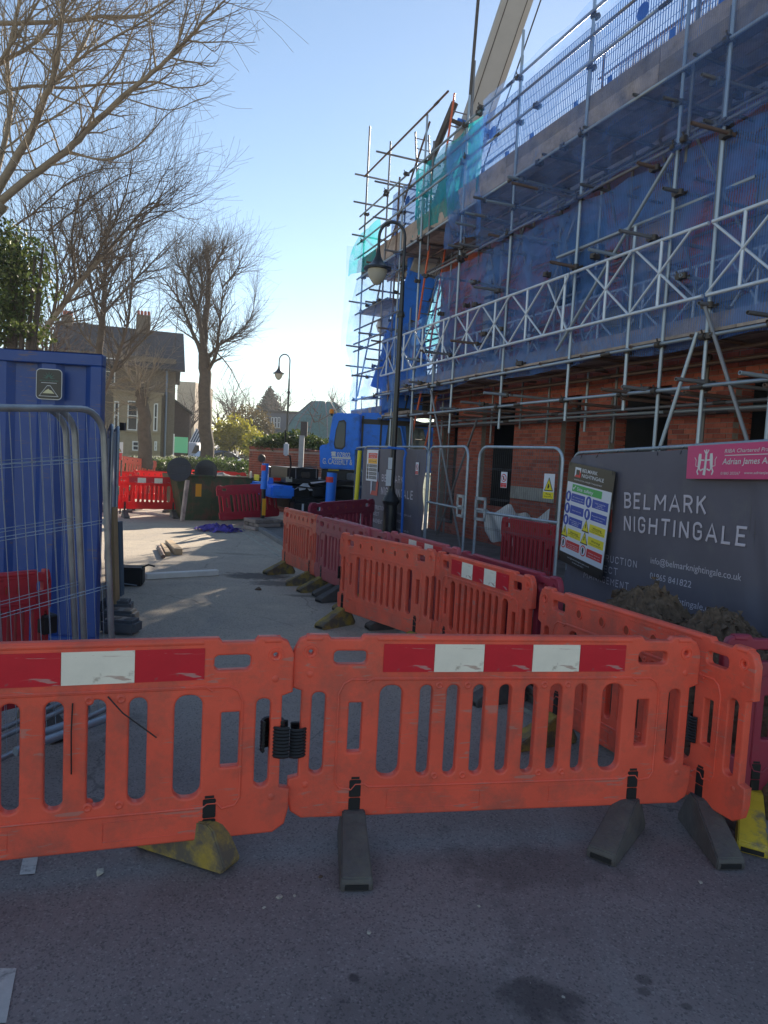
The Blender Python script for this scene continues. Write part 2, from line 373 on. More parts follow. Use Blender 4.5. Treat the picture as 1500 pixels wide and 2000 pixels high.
    for (x, y, rx, ry, a) in stains:
        mp = N.new('ShaderNodeMapping'); mp.inputs['Location'].default_value = (-x/rx, -y/ry, 0); mp.inputs['Scale'].default_value = (1/rx, 1/ry, 0); L.new(g.outputs['Position'], mp.inputs[0])
        vl = N.new('ShaderNodeVectorMath'); vl.operation = 'LENGTH'; L.new(mp.outputs[0], vl.inputs[0])
        ad = N.new('ShaderNodeMath'); ad.operation = 'MULTIPLY_ADD'; L.new(dn.outputs[0], ad.inputs[0]); ad.inputs[1].default_value = 1.5; L.new(vl.outputs['Value'], ad.inputs[2])
        base = mix(mr(ad.outputs[0], 1.35, 1.75, a, 0), base, (.028, .027, .03))
    L.new(base, b.inputs['Base Color'])
    bp = N.new('ShaderNodeBump'); bp.inputs['Strength'].default_value = .55; bp.inputs['Distance'].default_value = .006
    n1 = noise(170, 3, .6); L.new(n1.outputs[0], bp.inputs['Height'])
    bp2 = N.new('ShaderNodeBump'); bp2.inputs['Strength'].default_value = .25; bp2.inputs['Distance'].default_value = .03
    L.new(noise(5, 5, .6).outputs[0], bp2.inputs['Height']); L.new(bp2.outputs[0], bp.inputs['Normal']); L.new(bp.outputs[0], b.inputs['Normal'])
    return m
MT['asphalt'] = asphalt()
MT['linewhite'] = mat('worn_white_line_paint', (.5, .5, .48), .7, var=.15, vscale=20, dirt=(.12, .12, .12), dscale=12, dlo=.55, dhi=.7)
MT['lineyel'] = mat('dusty_yellow_line_paint', (.5, .47, .36), .7, var=.2, vscale=9, dirt=(.2, .19, .17), dscale=5, dlo=.5, dhi=.65)
MT['grass'] = mat('rough_grass', (.06, .09, .025), .95, var=.5, vscale=2)
MT['paving'] = mat('grey_footway', (.2, .19, .18), .9, var=.3, vscale=2, dirt=(.1, .09, .08), dscale=1.5, dlo=.45, dhi=.7, bump=.3, bscale=60)
def sheet(name, pts, z, mt, kind='structure'):
    b = MB(); b.add([(x, y, z) for x, y in pts], [tuple(range(len(pts)))])
    o = b.obj(name, mt); tag(o, kind=kind); return o
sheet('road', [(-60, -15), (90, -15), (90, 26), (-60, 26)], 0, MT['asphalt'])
def gz(y): s = min(1, max(0, (y-24)/14)); return .5*s*s*(3-2*s)
b = MB(); ys = [26, 28, 30, 32, 34, 36, 38, 60, 120, 300, 900]
for y in ys: b.v += [(-500, y, gz(y)), (500, y, gz(y))]
b.f = [(2*i, 2*i+1, 2*i+3, 2*i+2) for i in range(len(ys)-1)]
tag(b.obj('grass_ground', MT['grass']), kind='structure')
# footway on the building side, raised behind its kerb
KP = [V((2.6, 1.0)), V((1.97, 3.3)), V((1.5, 4.6)), V((.45, 7.6)), V((-.75, 10.9)), V((-1.84, 13.67)), V((-3.05, 16.9)), V((-3.6, 18.6))]
b = MB(); n = len(KP)
for k in KP: b.v += [(k.x+.1, k.y+.03, .085), (k.x+14, k.y+5, .085)]
b.f = [(2*i, 2*i+1, 2*i+3, 2*i+2) for i in range(n-1)]
tag(b.obj('footway', MT['paving']), kind='structure')
kt = thing('kerb', None, None); tag(kt, kind='structure')
acc = []
for i in range(n-1):
    a, c = KP[i], KP[i+1]; L_ = (c-a).length; k = max(1, round(L_/.9))
    for j in range(k):
        p = a.lerp(c, j/k); q = a.lerp(c, (j+1)/k); d = (q-p).normalized()
        M = frame((p.x, p.y, 0), (d.x, d.y, 0))
        mb = MB().box((.006, -.125+R_.uniform(0, .006), -.02), ((q-p).length-.006, 0, .1+R_.uniform(-.006, .006)))
        me = bevel(mb.mesh('kerb_stone'), .012, 1); link('kerb_stone', me, kt, MT['kerb'], M=M)
# double yellow lines and white edge dashes
dl = thing('double_yellow_lines', None, None); tag(dl, kind='structure')
YL = [V((1.3, 5.0)), V((.18, 7.82)), V((-1.67, 12.43)), V((-3.13, 16.14))]
for off in (-.09, .09):
    mb = MB()
    for i in range(len(YL)):
        a = YL[max(0, i-1)]; c = YL[min(len(YL)-1, i+1)]; d = (c-a).normalized(); nn = V((d.y, -d.x))
        for s in (-.028, .028): p = YL[i]+nn*(off+s); mb.v.append((p.x, p.y, .004))
    mb.f = [(2*i, 2*i+1, 2*i+3, 2*i+2) for i in range(len(YL)-1)]
    mb.obj('painted_line', MT['lineyel'], dl)
wl = thing('white_edge_line', None, None); tag(wl, kind='structure')
for q in ([(38, 1710), (68, 1708), (76, 1665), (47, 1668)], [(-35, 2000), (12, 2000), (32, 1893), (-2, 1893)], [(60, 1600), (86, 1600), (92, 1572), (68, 1572)]):
    pts = [G(*c) for c in q]; sheet_ = MB(); sheet_.add([(p.x, p.y, .004) for p in pts], [(0, 1, 2, 3)]); sheet_.obj('painted_dash', MT['linewhite'], wl)
# ============================================================= plastic barriers
def barrier_meshes(var='std'):
    if var:
        top = 1.0
        out = [(.06, .17), (1.94, .17), (1.985, .2), (2.0, .26), (2.0, .34), (1.955, .35), (1.955, .76), (2.0, .775), (2.0, .93), (1.975, .98), (1.93, 1.0), (1.86, 1.0), (1.845, .982), (1.70, .982), (1.685, 1.0),
               (.315, 1.0), (.30, .982), (.155, .982), (.14, 1.0), (.07, 1.0), (.025, .98), (0, .93), (0, .775), (.045, .76), (.045, .35), (0, .34), (0, .26), (.015, .2)]
        holes = [rrect(.165, .865, .335, .945, .03), rrect(1.665, .865, 1.835, .945, .03),
                 rrect(.075, .36, .155, .755, .035), rrect(1.845, .36, 1.925, .755, .035),
                 rrect(.245, .455, .325, .705, .012, 2), rrect(1.675, .455, 1.755, .705, .012, 2)]
        holes += [rrect(.385, .335, .51, .785, .055), rrect(1.49, .335, 1.615, .785, .055)]
        xs = [.5745+i*.1285 for i in range(7)]
        for i, x in enumerate(xs): holes.append(rrect(x, .335, x+.078, .785, .038))
        if var == 'wide':
            holes = holes[:4]+[rrect(.205, .455, .3, .705, .012, 2), rrect(1.7, .455, 1.795, .705, .012, 2), rrect(.36, .335, .49, .785, .055), rrect(1.51, .335, 1.64, .785, .055)]+[rrect(.545+i*.1575, .335, .633+i*.1575, .785, .042) for i in range(6)]
        disc = [circ(.07, .93, .02), circ(1.93, .93, .02)]
        rear = [(x, .905, .028) for x in (.5, .75, 1.0, 1.25, 1.5)]
    me = plate_mesh('barrier_panel', [out]+holes+disc, .024, .009, 2)
    return me
PANEL = barrier_meshes(); PANELW = barrier_meshes('wide')
# raised ribs, top bead, rows of studs and cups on the panel: one moulding mesh, the same on both faces
def moulding():
    mb = MB()
    for sy in (-1, 1):
        y = sy*.024
        mb.tube([(.33, y, .79), (.36, y, .81), (1.64, y, .81), (1.67, y, .79)], .007, 6)
        mb.tube([(.205, y, .33), (.205, y, .74), (.225, y, .785), (.26, y, .805), (1.74, y, .805), (1.775, y, .785), (1.795, y, .74), (1.795, y, .33), (1.775, y, .3), (1.72, y, .29), (1.7, y, .315), (1.66, y, .315), (1.64, y, .3), (.36, y, .3), (.34, y, .315), (.3, y, .315), (.28, y, .29), (.225, y, .3)], .006, 6, closed=True)
        for (x0, x1) in ((.15, .02), (.34, 1.66), (1.98, 1.85)):
            a, c = min(x0, x1)+.03, max(x0, x1)-.03
            if c-a > .02: mb.tube([(a, sy*.012, .992), (c, sy*.012, .992)], .016, 8)
        for xx in (.35, 1.15):    # moulded nameplate outline on the lower band
            w_ = .55
            mb.tube([(xx+.1, y, .195), (xx+w_, y, .195), (xx+w_, y, .275), (xx+.1, y, .275)], .002, 4, closed=True)
        for x, z in ((.672, .775), (.81, .775), (.672, .343), (.81, .343), (1.19, .775), (1.31, .775), (1.19, .343), (1.31, .343)):
            mb.tube([(x+.012*cos(a*pi/5), y*.9, z+.012*sin(a*pi/5)) for a in range(10)], .008, 6, closed=True)
        for x in (.07, 1.93):
            mb.lathe([(.012, -.004), (.016, .001), (.011, .004)], 10, Matrix.Translation((x, y, .32)) @ Matrix.Rotation(-sy*pi/2, 4, 'X'))
            mb.lathe([(.012, -.004), (.016, .001), (.011, .004)], 10, Matrix.Translation((x, y, .83)) @ Matrix.Rotation(-sy*pi/2, 4, 'X'))
            mb.tube([(x+.028*cos(a*pi/8), y, .93+.028*sin(a*pi/8)) for a in range(16)], .006, 5, closed=True)
    return mb.mesh('moulded_rib', 50)
MOULD = moulding()
def cups():      # dished rings and stud rows on the plain face
    mb = MB(); y = -.024
    for x in (.5, .75, 1.0, 1.25, 1.5):
        mb.tube([(x+.03*cos(a*pi/9), y-.001, .9+.03*sin(a*pi/9)) for a in range(18)], .006, 5, closed=True)
    for k in range(56):
        x = .38+k*.0225
        if k % 14 in (12, 13): continue
        mb.lathe([(.005, -.002), (.004, .003)], 5, Matrix.Translation((x, y, .965)) @ Matrix.Rotation(pi/2, 4, 'X'))
    return mb.mesh('stud_row', 50)
CUPS = cups()
def cupfloor():
    mb = MB()
    for x in (.5, .75, 1.0, 1.25, 1.5): mb.lathe([(.026, 0), (.0255, .0015)], 14, Matrix.Translation((x, -.024, .9)) @ Matrix.Rotation(pi/2, 4, 'X'))
    return mb.mesh('cup_shade_disc')
CUPF = cupfloor()
MT['cupshade'] = mat('recess_shade_plastic', (.36, .05, .02), .6)  # darker plastic tone stands in for shade inside the cups; the discs are flat
def foot_mesh():
    # long low toe one way, short steep heel the other
    prof = [(-.34, .0), (.12, .0), (.135, .03), (.06, .17), (.03, .195), (-.05, .195), (-.09, .17), (-.335, .055), (-.345, .03)]
    mb = MB(); nn = len(prof)
    def wid(y, z):
        return .052+.02*(1-z/.2) - (.012 if y > .05 else 0)
    for s in (-1, 1):
        for (y, z) in prof: mb.v.append((s*wid(y, z), y, z))
    mb.f = [tuple(range(nn)), tuple(range(nn, 2*nn))[::-1]]+[(i, i+nn, (i+1) % nn+nn, (i+1) % nn) for i in range(nn)]
    me = mb.mesh('foot'); return bevel(me, .006, 2)
FOOT = foot_mesh()
for p in FOOT.polygons: p.use_smooth = False
HOLL = MB().box((-.05, -.3455, .008), (.05, -.34, .03)).mesh('hollow_end_shade')  # solid black patch standing in for the dark hollow of the foot
def foot_post():
    mb = MB(); mb.box((-.027, -.0285, .16), (.027, .0285, .25)); mb.box((-.027, -.0285, .254), (.027, .0285, .335)); mb.box((-.022, -.026, .335), (.022, .026, .352)); mb.box((-.024, -.022, .12), (.024, .022, .17))
    mb.box((-.023, -.026, .249), (.023, .026, .255))
    return bevel(mb.mesh('foot_post'), .006, 2)
FPOST = foot_post()
def clip_mesh():
    mb = MB()
    for k in range(9):
        z = k*.011
        mb.tube([(.0+.034*cos(a), .034*sin(a), z) for a in [pi*.15*i-2.2 for i in range(10)]], .0065, 5)
    return mb.mesh('hinge_clip', 40)
CLIP = clip_mesh()
STRIP_X = [(.4+i*.24, .4+(i+1)*.24) for i in range(5)]
STRIP_W = [(.365, .535), (.535, .81), (.81, 1.085), (1.085, 1.36), (1.36, 1.635)]
_strip = MB().box((.001, -.0035, 0), (.239, 0, .13)).mesh('reflective_block')
def copy_obj(o, parent):
    c = o.copy(); COL.objects.link(c); c.parent = parent
    for ch in o.children: copy_obj(ch, c)
    return c
def barrier(A, Bp, pm, label, z0=0.0, strip=True, back=False, feet=((.3, 0, 'b'), (1.7, 0, 'b')), clips=(), group='plastic barriers round the road closure', cat='barrier', tilt=0, roll=0, fz=None, zs=1.0, wide=False):
    A = V(A); Bp = V(Bp); d = Bp-A; ln = V((d.x, d.y)).length
    M = frame((A.x, A.y, z0), (d.x, d.y, roll*ln)) @ Matrix.Rotation(tilt, 4, 'X') @ Matrix.Translation((0, 0, 1-zs)) @ Matrix.Diagonal((ln/2.0, 1, zs, 1))
    t = thing('traffic_barrier', label, cat, M, group)
    pn = link('panel', PANELW if wide else PANEL, t, pm)
    link('moulded_rib', MOULD, pn, pm)
    if strip:
        for sgn in ((-1,) if not back else (1,)):
            for i, (x0, x1) in enumerate(STRIP_W if wide else STRIP_X):
                link('reflective_block', _strip, pn, MT['refred'] if i % 2 == 0 else MT['refwhite'], M=Matrix.Translation((x0, -.0245 if sgn < 0 else .028, .84)) @ Matrix.Scale((x1-x0)/.24, 4, V((1, 0, 0))))
    if not strip or back:
        tag(link('stud_row', CUPS, pn, pm), kind='stuff'); tag(link('cup_shade_disc', CUPF, pn, MT['cupshade']), kind='stuff')
    for (x, rot, c) in feet:
        f = link('foot', FOOT, t, {'b': MT['blackfoot'], 'y': MT['yelfoot'], 'Y': MT['yelbright']}[c], M=Matrix.Translation((x, 0, (-z0 if fz is None else fz)-(1-zs)/zs-0)) @ Matrix.Diagonal((2.0/ln, 1, 1/zs, 1)) @ Matrix.Rotation(radians(rot), 4, 'Z'))
        link('foot_post', FPOST, t, MT['black'], loc=(x, 0, 0)); link('hollow_end_shade', HOLL, f, MT['black'])
    for (x, z, rot) in clips: link('hinge_clip', CLIP, t, MT['black'], M=Matrix.Translation((x, 0, z)) @ Matrix.Rotation(radians(rot), 4, 'Z') @ Matrix.Scale(1.35, 4))
    return t
OR, O2, MR, PR, RD = MT['orange'], MT['orange2'], MT['maroon'], MT['pinkred'], MT['red']
B = []
B.append(barrier((-.365, 3.13, 0), (1.6, 3.5, 0), OR, 'orange barrier with five red and white blocks across the street on two black feet', feet=((.3, -4, 'b'), (1.69, -48, 'b')), clips=((.02, .46, 0),)))
B.append(barrier((-2.33, 2.5, 0), (-.372, 3.1, 0), OR, 'orange barrier cut off by the picture edge, one worn yellow foot showing', feet=((.25, 0, 'y'), (1.67, -132, 'y')), clips=((1.975, .50, 180), (1.93, .52, 90)), z0=-.01, fz=.01, roll=.005, zs=1.05, wide=True))
B.append(barrier((1.12, 4.83, 0), (1.79, 3.27, 0), OR, 'orange barrier with round cups running away from the striped front barrier corner', strip=False, feet=((.3, 2, 'y'), (1.7, 70, 'b')), clips=((1.62, .46, 200),)))
B.append(barrier((-.44, 7.68, 0), (.505, 6.5, 0), O2, 'pale orange barrier with a row of round cups and no stripes on a yellow foot', strip=False, feet=((.12, 10, 'y'), (1.7, 0, 'y')), clips=((.02, .5, 90),)))
B.append(barrier((.52, 6.48, 0), (1.14, 5.2, 0), OR, 'orange barrier with red and white blocks in the angled row', feet=((.3, 0, 'y'), (1.7, 0, 'b'))))
B.append(barrier((-1.52, 10.9, 0), (-.9, 9.75, 0), O2, 'short bright orange barrier at the far end of the angled row beside the kerb', strip=False, feet=((.2, 10, 'y'), (1.7, -10, 'y'))))
B.append(barrier((-.9, 9.72, 0), (-.15, 8.3, 0), PR, 'faded pinkish maroon barrier second in the angled row after the short orange one', strip=False, feet=((.3, 5, 'y'), (1.1, 12, 'b'), (1.8, 0, 'y')), clips=((1.98, .5, 90),)))
# second row on the footway
B.append(barrier((-1.15, 10.9, 0), (-.2, 13.1, 0), MR, 'dark maroon barrier set crosswise in front of the lamp post base', z0=.085, strip=False, feet=((.3, 0, 'b'), (1.7, 0, 'b')), fz=0))
B.append(barrier((-.66, 9.5, 0), (.08, 7.85, 0), PR, 'faded maroon barrier behind the far half of the pale orange one', z0=.0, strip=False, feet=((.3, 0, 'b'),)))
B.append(barrier((.1, 7.8, 0), (.72, 6.5, 0), PR, 'faded maroon barrier with red and white blocks tucked behind the angled orange row', z0=.03, feet=((.3, 0, 'b'),), fz=-.03))
B.append(barrier((.74, 6.45, 0), (1.3, 5.05, 0), MR, 'maroon barrier behind the gap between the two long orange ones', z0=.02, strip=False, feet=((.3, 0, 'b'),), fz=-.02))
B.append(barrier((1.78, 3.6, 0), (3.6, 3.72, 0), MR, 'maroon barrier with red blocks below the soil heap at the picture edge', z0=.0, feet=((.24, -30, 'Y'), (1.7, 0, 'y')), fz=0))
# far end of the street
B.append(barrier(P(222, 1000, 18.0)*V((1, 1, 0)), P(357, 1000, 18.9)*V((1, 1, 0)), RD, 'bright red barrier with two pale blocks glowing in the sun left of the skip', feet=((.3, 0, 'b'), (1.7, 0, 'b')), z0=.06, fz=-.06, clips=((1.97, .55, 0),)))
B.append(barrier(P(190, 1000, 19.5)*V((1, 1, 0)), P(262, 1000, 19.9)*V((1, 1, 0)), RD, 'bright red barrier mostly hidden behind the container and fence pile', strip=False, z0=.12, fz=-.12))
B.append(barrier(P(258, 1000, 20.6)*V((1, 1, 0)), P(345, 1000, 20.4)*V((1, 1, 0)), RD, 'bright red barrier behind the glowing one, only its top edge showing', strip=False, z0=.15, fz=-.15))
B.append(barrier(P(362, 1000, 22)*V((1, 1, 0)), P(478, 1000, 21.2)*V((1, 1, 0)), RD, 'bright red barrier behind the skip under the round sign backs', strip=False, z0=.22, fz=-.22))
B.append(barrier(P(222, 1000, 25)*V((1, 1, 0)), P(300, 1000, 27)*V((1, 1, 0)), O2, 'orange barrier farthest off beside the hedge', strip=False, z0=.5, fz=-.4, roll=-.08))
B.append(barrier(P(432, 1000, 17.0)*V((1, 1, 0)), P(548, 1000, 18.0)*V((1, 1, 0)), MT['crimson'], 'crimson barrier leaning back against the side of the skip', strip=False, z0=.0, feet=(), tilt=-.22, roll=.06))
B.append(barrier(P(-90, 1200, 4.0)*V((1, 1, 0)), P(95, 1200, 4.45)*V((1, 1, 0)), MT['crimson'], 'crimson barrier with an oval maker mark standing behind the wire fence by the container', strip=False, wide=True, feet=((1.7, 0, 'b'),)))
bb = B[-1]
ov = MB().lathe([(.05, 0), (.05, .004)], 20, Matrix.Translation((1.72, -.026, .84)) @ Matrix.Rotation(pi/2, 4, 'X') @ Matrix.Diagonal((1.5, .8, 1, 1)))
ov.obj('maker_plate', MT['maroon'], bb); text(bb, 'JSP', 1.66, .815, .12, .05, -.032, MT['crimson'], True)
link('strap_box', bevel(MB().box((1.78, -.06, .6), (2.1, .06, .72)).mesh('strap_box'), .01), bb, MT['black'])
# cable ties left on the front barrier
ct = MB().tube([V((1.26, -.03, .79)), V((1.32, -.06, .73)), V((1.45, -.05, .62))], .003, 5)
ct.obj('cable_tie', MT['black'], B[1]); MB().tube([V((1.13, -.03, .77)), V((1.128, -.04, .66)), V((1.13, -.035, .49))], .003, 5).obj('cable_tie', MT['black'], B[1])
# ============================================================= wire fences
def ff_frame(parent, ln, h, mt, r=.019, z0=.12, mid=None, name='frame_tube', rc=.16):
    pts = [(0, 0, z0-.08), (0, 0, h-rc)]
    for i in range(1, 6): a = pi-pi/2*i/6; pts.append((rc+rc*cos(a), 0, h-rc+rc*sin(a)))
    pts += [(rc, 0, h), (ln-rc, 0, h)]
    for i in range(1, 6): a = pi/2-pi/2*i/6; pts.append((ln-rc+rc*cos(a), 0, h-rc+rc*sin(a)))
    pts += [(ln, 0, h-rc), (ln, 0, z0-.08)]
    MB().tube(pts, r, 10).obj(name, mt, parent, 50)
    MB().tube([(0, 0, z0), (ln, 0, z0)], r*.9, 10).obj('bottom_rail', mt, parent, 50)
def wires(parent, ln, h, mt, z0=.12, dx=.04, rows=(.5, .9, 1.3, 1.7), r=.0016):
    mb = MB(); n = int(ln/dx)
    for i in range(1, n):
        x = ln*i/n; top = h-.01 if .1 < x < ln-.1 else h-.07
        mb.tube([(x+R_.uniform(-.002, .002), .0, z0), (x, .006*sin(x*9), (z0+h)/2), (x, 0, top)], r, 3, False)
    for z in rows:
        for dz in (0, .018): mb.tube([(.01, 0, z+dz), (ln*.5, .004, z+dz-.004), (ln-.01, 0, z+dz)], r*1.2, 3, False)
    tag(mb.obj('wire_mesh', mt, parent), kind='stuff')
def block_foot(parent, x, mt, y=0, rot=0):
    mb = MB().box((-.11, -.3, 0), (.11, .3, .1)); me = bevel(mb.mesh('block_foot'), .025, 2)
    o = link('block_foot', me, parent, mt, M=Matrix.Translation((x, y, 0)) @ Matrix.Rotation(rot, 4, 'Z'))
    for yy in (-.17, .17):
        link('socket', MB().box((-.05, yy-.05, .1), (.05, yy+.05, .104)).mesh('socket'), o, MT['black'])
F0, F1, F2, F3, F4 = V((-.38, 13.7, 0)), V((.66, 11.6, 0)), V((1.2, 9.85, 0)), V((2.02, 8.25, 0)), V((2.95, 4.62, 0))
# near fence with the big banner
MF = frame((2.12, 8.0, 0.0), (.83, -3.35, .11)); LF = 3.46
t = thing('wire_fence_panel', 'fence panel holding the large dark banner beside the soil heap', 'fence panel', MF, 'site fence panels')
ff_frame(t, LF, 2.0, MT['galv']); wires(t, LF, 2.0, MT['galvd'], dx=.05)
MFi = MF.inverted(); nF = MF.to_3x3() @ V((0, 1, 0)); oF = MF.translation
def lf(x, y, off=0.0, M=MF):   # pixel -> (s, z) on a fence plane
    o = M.translation + (M.to_3x3() @ V((0, 1, 0)))*off
    q = M.inverted() @ onplane(x, y, o, M.to_3x3() @ V((0, 1, 0))); return q.x, q.z
def wr(x, z):
    d = .012*sin(x*2.3+z*1.1)+.006*sin(x*7+z*5)+.01*sin(z*3.1-x)
    e = max(0, x-2.7); d += .03*sin((x*1.6+z*.45)*14)*min(1, e*2.5)
    u_ = max(0, z-1.75)*4; d += .012*u_*sin(x*22+z*18)*max(0, 1-x*1.2)
    k = max(0, .25-x); d += .02*sin(z*9+x*14)*k*4
    return d
def cloth(name, x0, x1, z0, z1, fn, mt, parent, nx=90, nz=50, y=-.03, cut=0):
    mb = MB()
    for j in range(nz+1):
        for i in range(nx+1):
            x = x0+(x1-x0)*i/nx; z = z0+(z1-z0)*j/nz
            xx, zz = x, z
            if cut:   # rounded top corners follow the tube
                dx = max(0, x0+cut-x); dz = max(0, z-(z1-cut))
                if dx > 0 and dz > 0 and (dx*dx+dz*dz) > cut*cut:
                    s = cut/sqrt(dx*dx+dz*dz); xx = x0+cut-dx*s; zz = z1-cut+dz*s
            mb.v.append((xx, y+fn(x, z), zz))
    W = nx+1
    mb.f = [(j*W+i, j*W+i+1, (j+1)*W+i+1, (j+1)*W+i) for j in range(nz) for i in range(nx)]
    return mb.obj(name, mt, parent, 60)
bn = thing('site_banner', 'large charcoal banner with pale BELMARK NIGHTINGALE lettering behind the soil heap', 'banner', MF, 'contractor banners')
cloth('banner_cloth', .0, LF, .08, 1.97, wr, MT['banner'], bn, cut=.15)
def _arc(cx, cz, rx, rz, a0, a1, n=8): return [(cx+rx*cos(radians(a0+(a1-a0)*i/n)), cz+rz*sin(radians(a0+(a1-a0)*i/n))) for i in range(n+1)]
GL = {   # condensed capitals: stroke centre lines on a cell 0..w by 0..1
 'B': (.5, [[(.06, 0), (.06, 1)], [(.0, 1), (.26, 1)]+_arc(.26, .76, .2, .24, 90, -90)+[(.06, .52)], [(.26, .52)]+_arc(.26, .26, .22, .26, 90, -90)+[(.0, 0)]]),
 'E': (.46, [[(.06, 0), (.06, 1)], [(.0, 1), (.44, 1)], [(.06, .52), (.38, .52)], [(.0, 0), (.44, 0)]]), 'L': (.44, [[(.06, 0), (.06, 1)], [(.0, 0), (.42, 0)]]),
 'M': (.66, [[(.06, -.05), (.06, 1.0)], [(.06, 1.0), (.33, .38), (.6, 1.0)], [(.6, 1.0), (.6, -.05)]]), 'A': (.56, [[(.02, -.05), (.28, 1.03), (.54, -.05)], [(.12, .3), (.44, .3)]]),
 'R': (.5, [[(.06, -.05), (.06, 1)], [(.0, 1), (.26, 1)]+_arc(.26, .74, .2, .26, 90, -90)+[(.06, .48)], [(.26, .48), (.47, -.05)]]), 'K': (.5, [[(.06, -.05), (.06, 1.05)], [(.06, .42), (.45, 1.05)], [(.2, .62), (.48, -.05)]]),
 'N': (.54, [[(.06, -.05), (.06, 1.0)], [(.06, 1.0), (.48, .0)], [(.48, 0.0), (.48, 1.05)]]), 'I': (.12, [[(.06, -.05), (.06, 1.05)]]),
 'G': (.52, [_arc(.26, .74, .2, .26, 0, 180)+[(.06, .26)]+_arc(.26, .26, .2, .26, 180, 360)+[(.46, .48), (.26, .48)]]), 'H': (.54, [[(.06, -.05), (.06, 1.05)], [(.48, -.05), (.48, 1.05)], [(.06, .52), (.48, .52)]]),
 'T': (.48, [[(.0, 1), (.48, 1)], [(.24, 1), (.24, -.05)]]), 'C': (.5, [_arc(.26, .74, .2, .26, 0, 180)+[(.06, .26)]+_arc(.26, .26, .2, .26, 180, 360)]), 'O': (.52, [_arc(.26, .74, .2, .26, 0, 180)+_arc(.26, .26, .2, .26, 180, 360)+[(.46, .74)]]),
 'S': (.5, [_arc(.26, .76, .2, .24, 10, 180)+_arc(.26, .75, .2, .24, 190, 250, 3)+_arc(.26, .25, .2, .26, 70, 0, 3)+_arc(.26, .26, .2, .26, -10, -170)]), 'U': (.52, [[(.06, 1.05), (.06, .26)]+_arc(.26, .26, .2, .26, 180, 360)+[(.46, 1.05)]]),
 'P': (.5, [[(.06, -.05), (.06, 1)], [(.0, 1), (.26, 1)]+_arc(.26, .73, .2, .27, 90, -90)+[(.06, .46)]]), 'J': (.42, [[(.36, 1.05), (.36, .24)]+_arc(.19, .24, .17, .24, 0, -160)])}
def capitals(parent, body, x, z, wdt, hgt, y, mt, fn, wt=.155, gap=.2):
    tot = sum(GL[c][0] for c in body)+gap*(len(body)-1); k = wdt/tot; cx = 0
    for c in body:
        mb = MB(); gw, strokes = GL[c]; r = wt/2*hgt
        for st in strokes:
            mb.tube([(x+(cx+u_)*k, 0, z+r+v_*(hgt-2*r)) for u_, v_ in st], r, 8)
        me = mb.mesh('letter', 50)
        for v in me.vertices: v.co.y = v.co.y*.06+y+fn(v.co.x, v.co.z)
        link('letter', me, parent, mt); cx += gw+gap
def ptext(body, xl, yb, xr, yt, bold=False, mt=MT['bannertext'], M=MF, parent=None, off=-.036, fn=wr, sc=1.0, ref=None):
    s0, z0 = lf(xl, yb, off, M); s1, _ = lf(xr, yb, off, M); _, z1 = lf(xl, yt, off, M)
    return text(parent or bn, body, s0, z0, (s1-s0), (z1-z0)*sc, off, mt, bold, fn)
s0, zb = lf(1227, 993); s1, _ = lf(1384, 1002); _, zt = lf(1230, 962)
capitals(bn, 'BELMARK', s0, zb, s1-s0, zt-zb, -.036, MT['bannertext'], wr)
s0, zb = lf(1224, 1037); s1, _ = lf(1460, 1060); _, zt = lf(1227, 1006)
capitals(bn, 'NIGHTINGALE', s0, zb, s1-s0, zt-zb, -.036, MT['bannertext'], wr)
NB = (s0, s1, zb, zt)
# strap lines, right aligned in the photograph to the column left of the contacts
c0, cz0 = lf(1250, 1098); _, cz1 = lf(1250, 1083)
hh = abs(lf(1250, 1083)[1]-lf(1250, 1099)[1])
m0, mz0 = lf(1142, 1128); m1, _ = lf(1234, 1143)
lw = (m1-m0)
for i, (s_, wv) in enumerate((('CONSTRUCTION', (lf(1250, 1098)[0]-m0)), ('PROJECT', (lf(1212, 1118)[0]-m0)), ('MANAGEMENT', lw))):
    zz = mz0+(2-i)*(lf(1249, 1100)[1]-lf(1233, 1143)[1])/2.0
    capitals(bn, s_, m0, zz, wv, hh*.92, -.036, MT['bannertext'], wr, wt=.12)
i0, iz = lf(1278, 1100); i1, _ = lf(1455, 1126)
ch = lf(1278, 1130)[1]; th = lf(1276, 1164)[1]
xh = (iz-ch)*.42
text(bn, 'info@belmarknightingale.co.uk', i0, iz, i1-i0, xh, -.036, MT['bannertext'], False, wr)
text(bn, '01865 841822', i0, ch, lf(1357, 1142)[0]-i0, xh, -.036, MT['bannertext'], False, wr)
text(bn, 'belmarknightingale.co.uk', i0, th, lf(1422, 1180)[0]-i0, xh, -.036, MT['bannertext'], False, wr)
# square frame logo: white left and top, coral right and foot
def logo(parent, x0, z0, x1, z1, y, fn=None, k=.24, mw=MT['bannerwhite'], mc=MT['coral']):
    w_ = (x1-x0)*k
    for nm, q, mt in (('logo_white', [(x0, z0), (x0+w_, z0+w_), (x0+w_, z1-w_), (x1-w_, z1-w_), (x1, z1-w_*2.2), (x1, z1), (x0, z1)], mw),
                      ('logo_coral', [(x0, z0), (x1, z0), (x1, z1-w_*2.2), (x1-w_, z1-w_), (x1-w_, z0+w_), (x0+w_, z0+w_)], mc)):
        m_ = MB().prism([(a, c) for a, c in q], y-.0015, y+.0015).mesh(nm)
        if fn:
            for v in m_.vertices: v.co.y += fn(v.co.x, v.co.z)
        link(nm, m_, parent, mt)
xr, zr0 = lf(1200, 1040); xl_, _ = lf(1142, 1040); zr1 = lf(1208, 953)[1]
logo(bn, xr-.42, zr0, xr, zr1, -.037, wr)
for k in range(10): MB().tube([(.25+k*.34+.02*sin(k*5), -.05, 1.93), (.25+k*.34, -.035, 1.97), (.26+k*.34, 0, 2.025), (.25+k*.34, .02, 1.96)], .0035, 5).obj('cable_tie', MT['black'], bn)
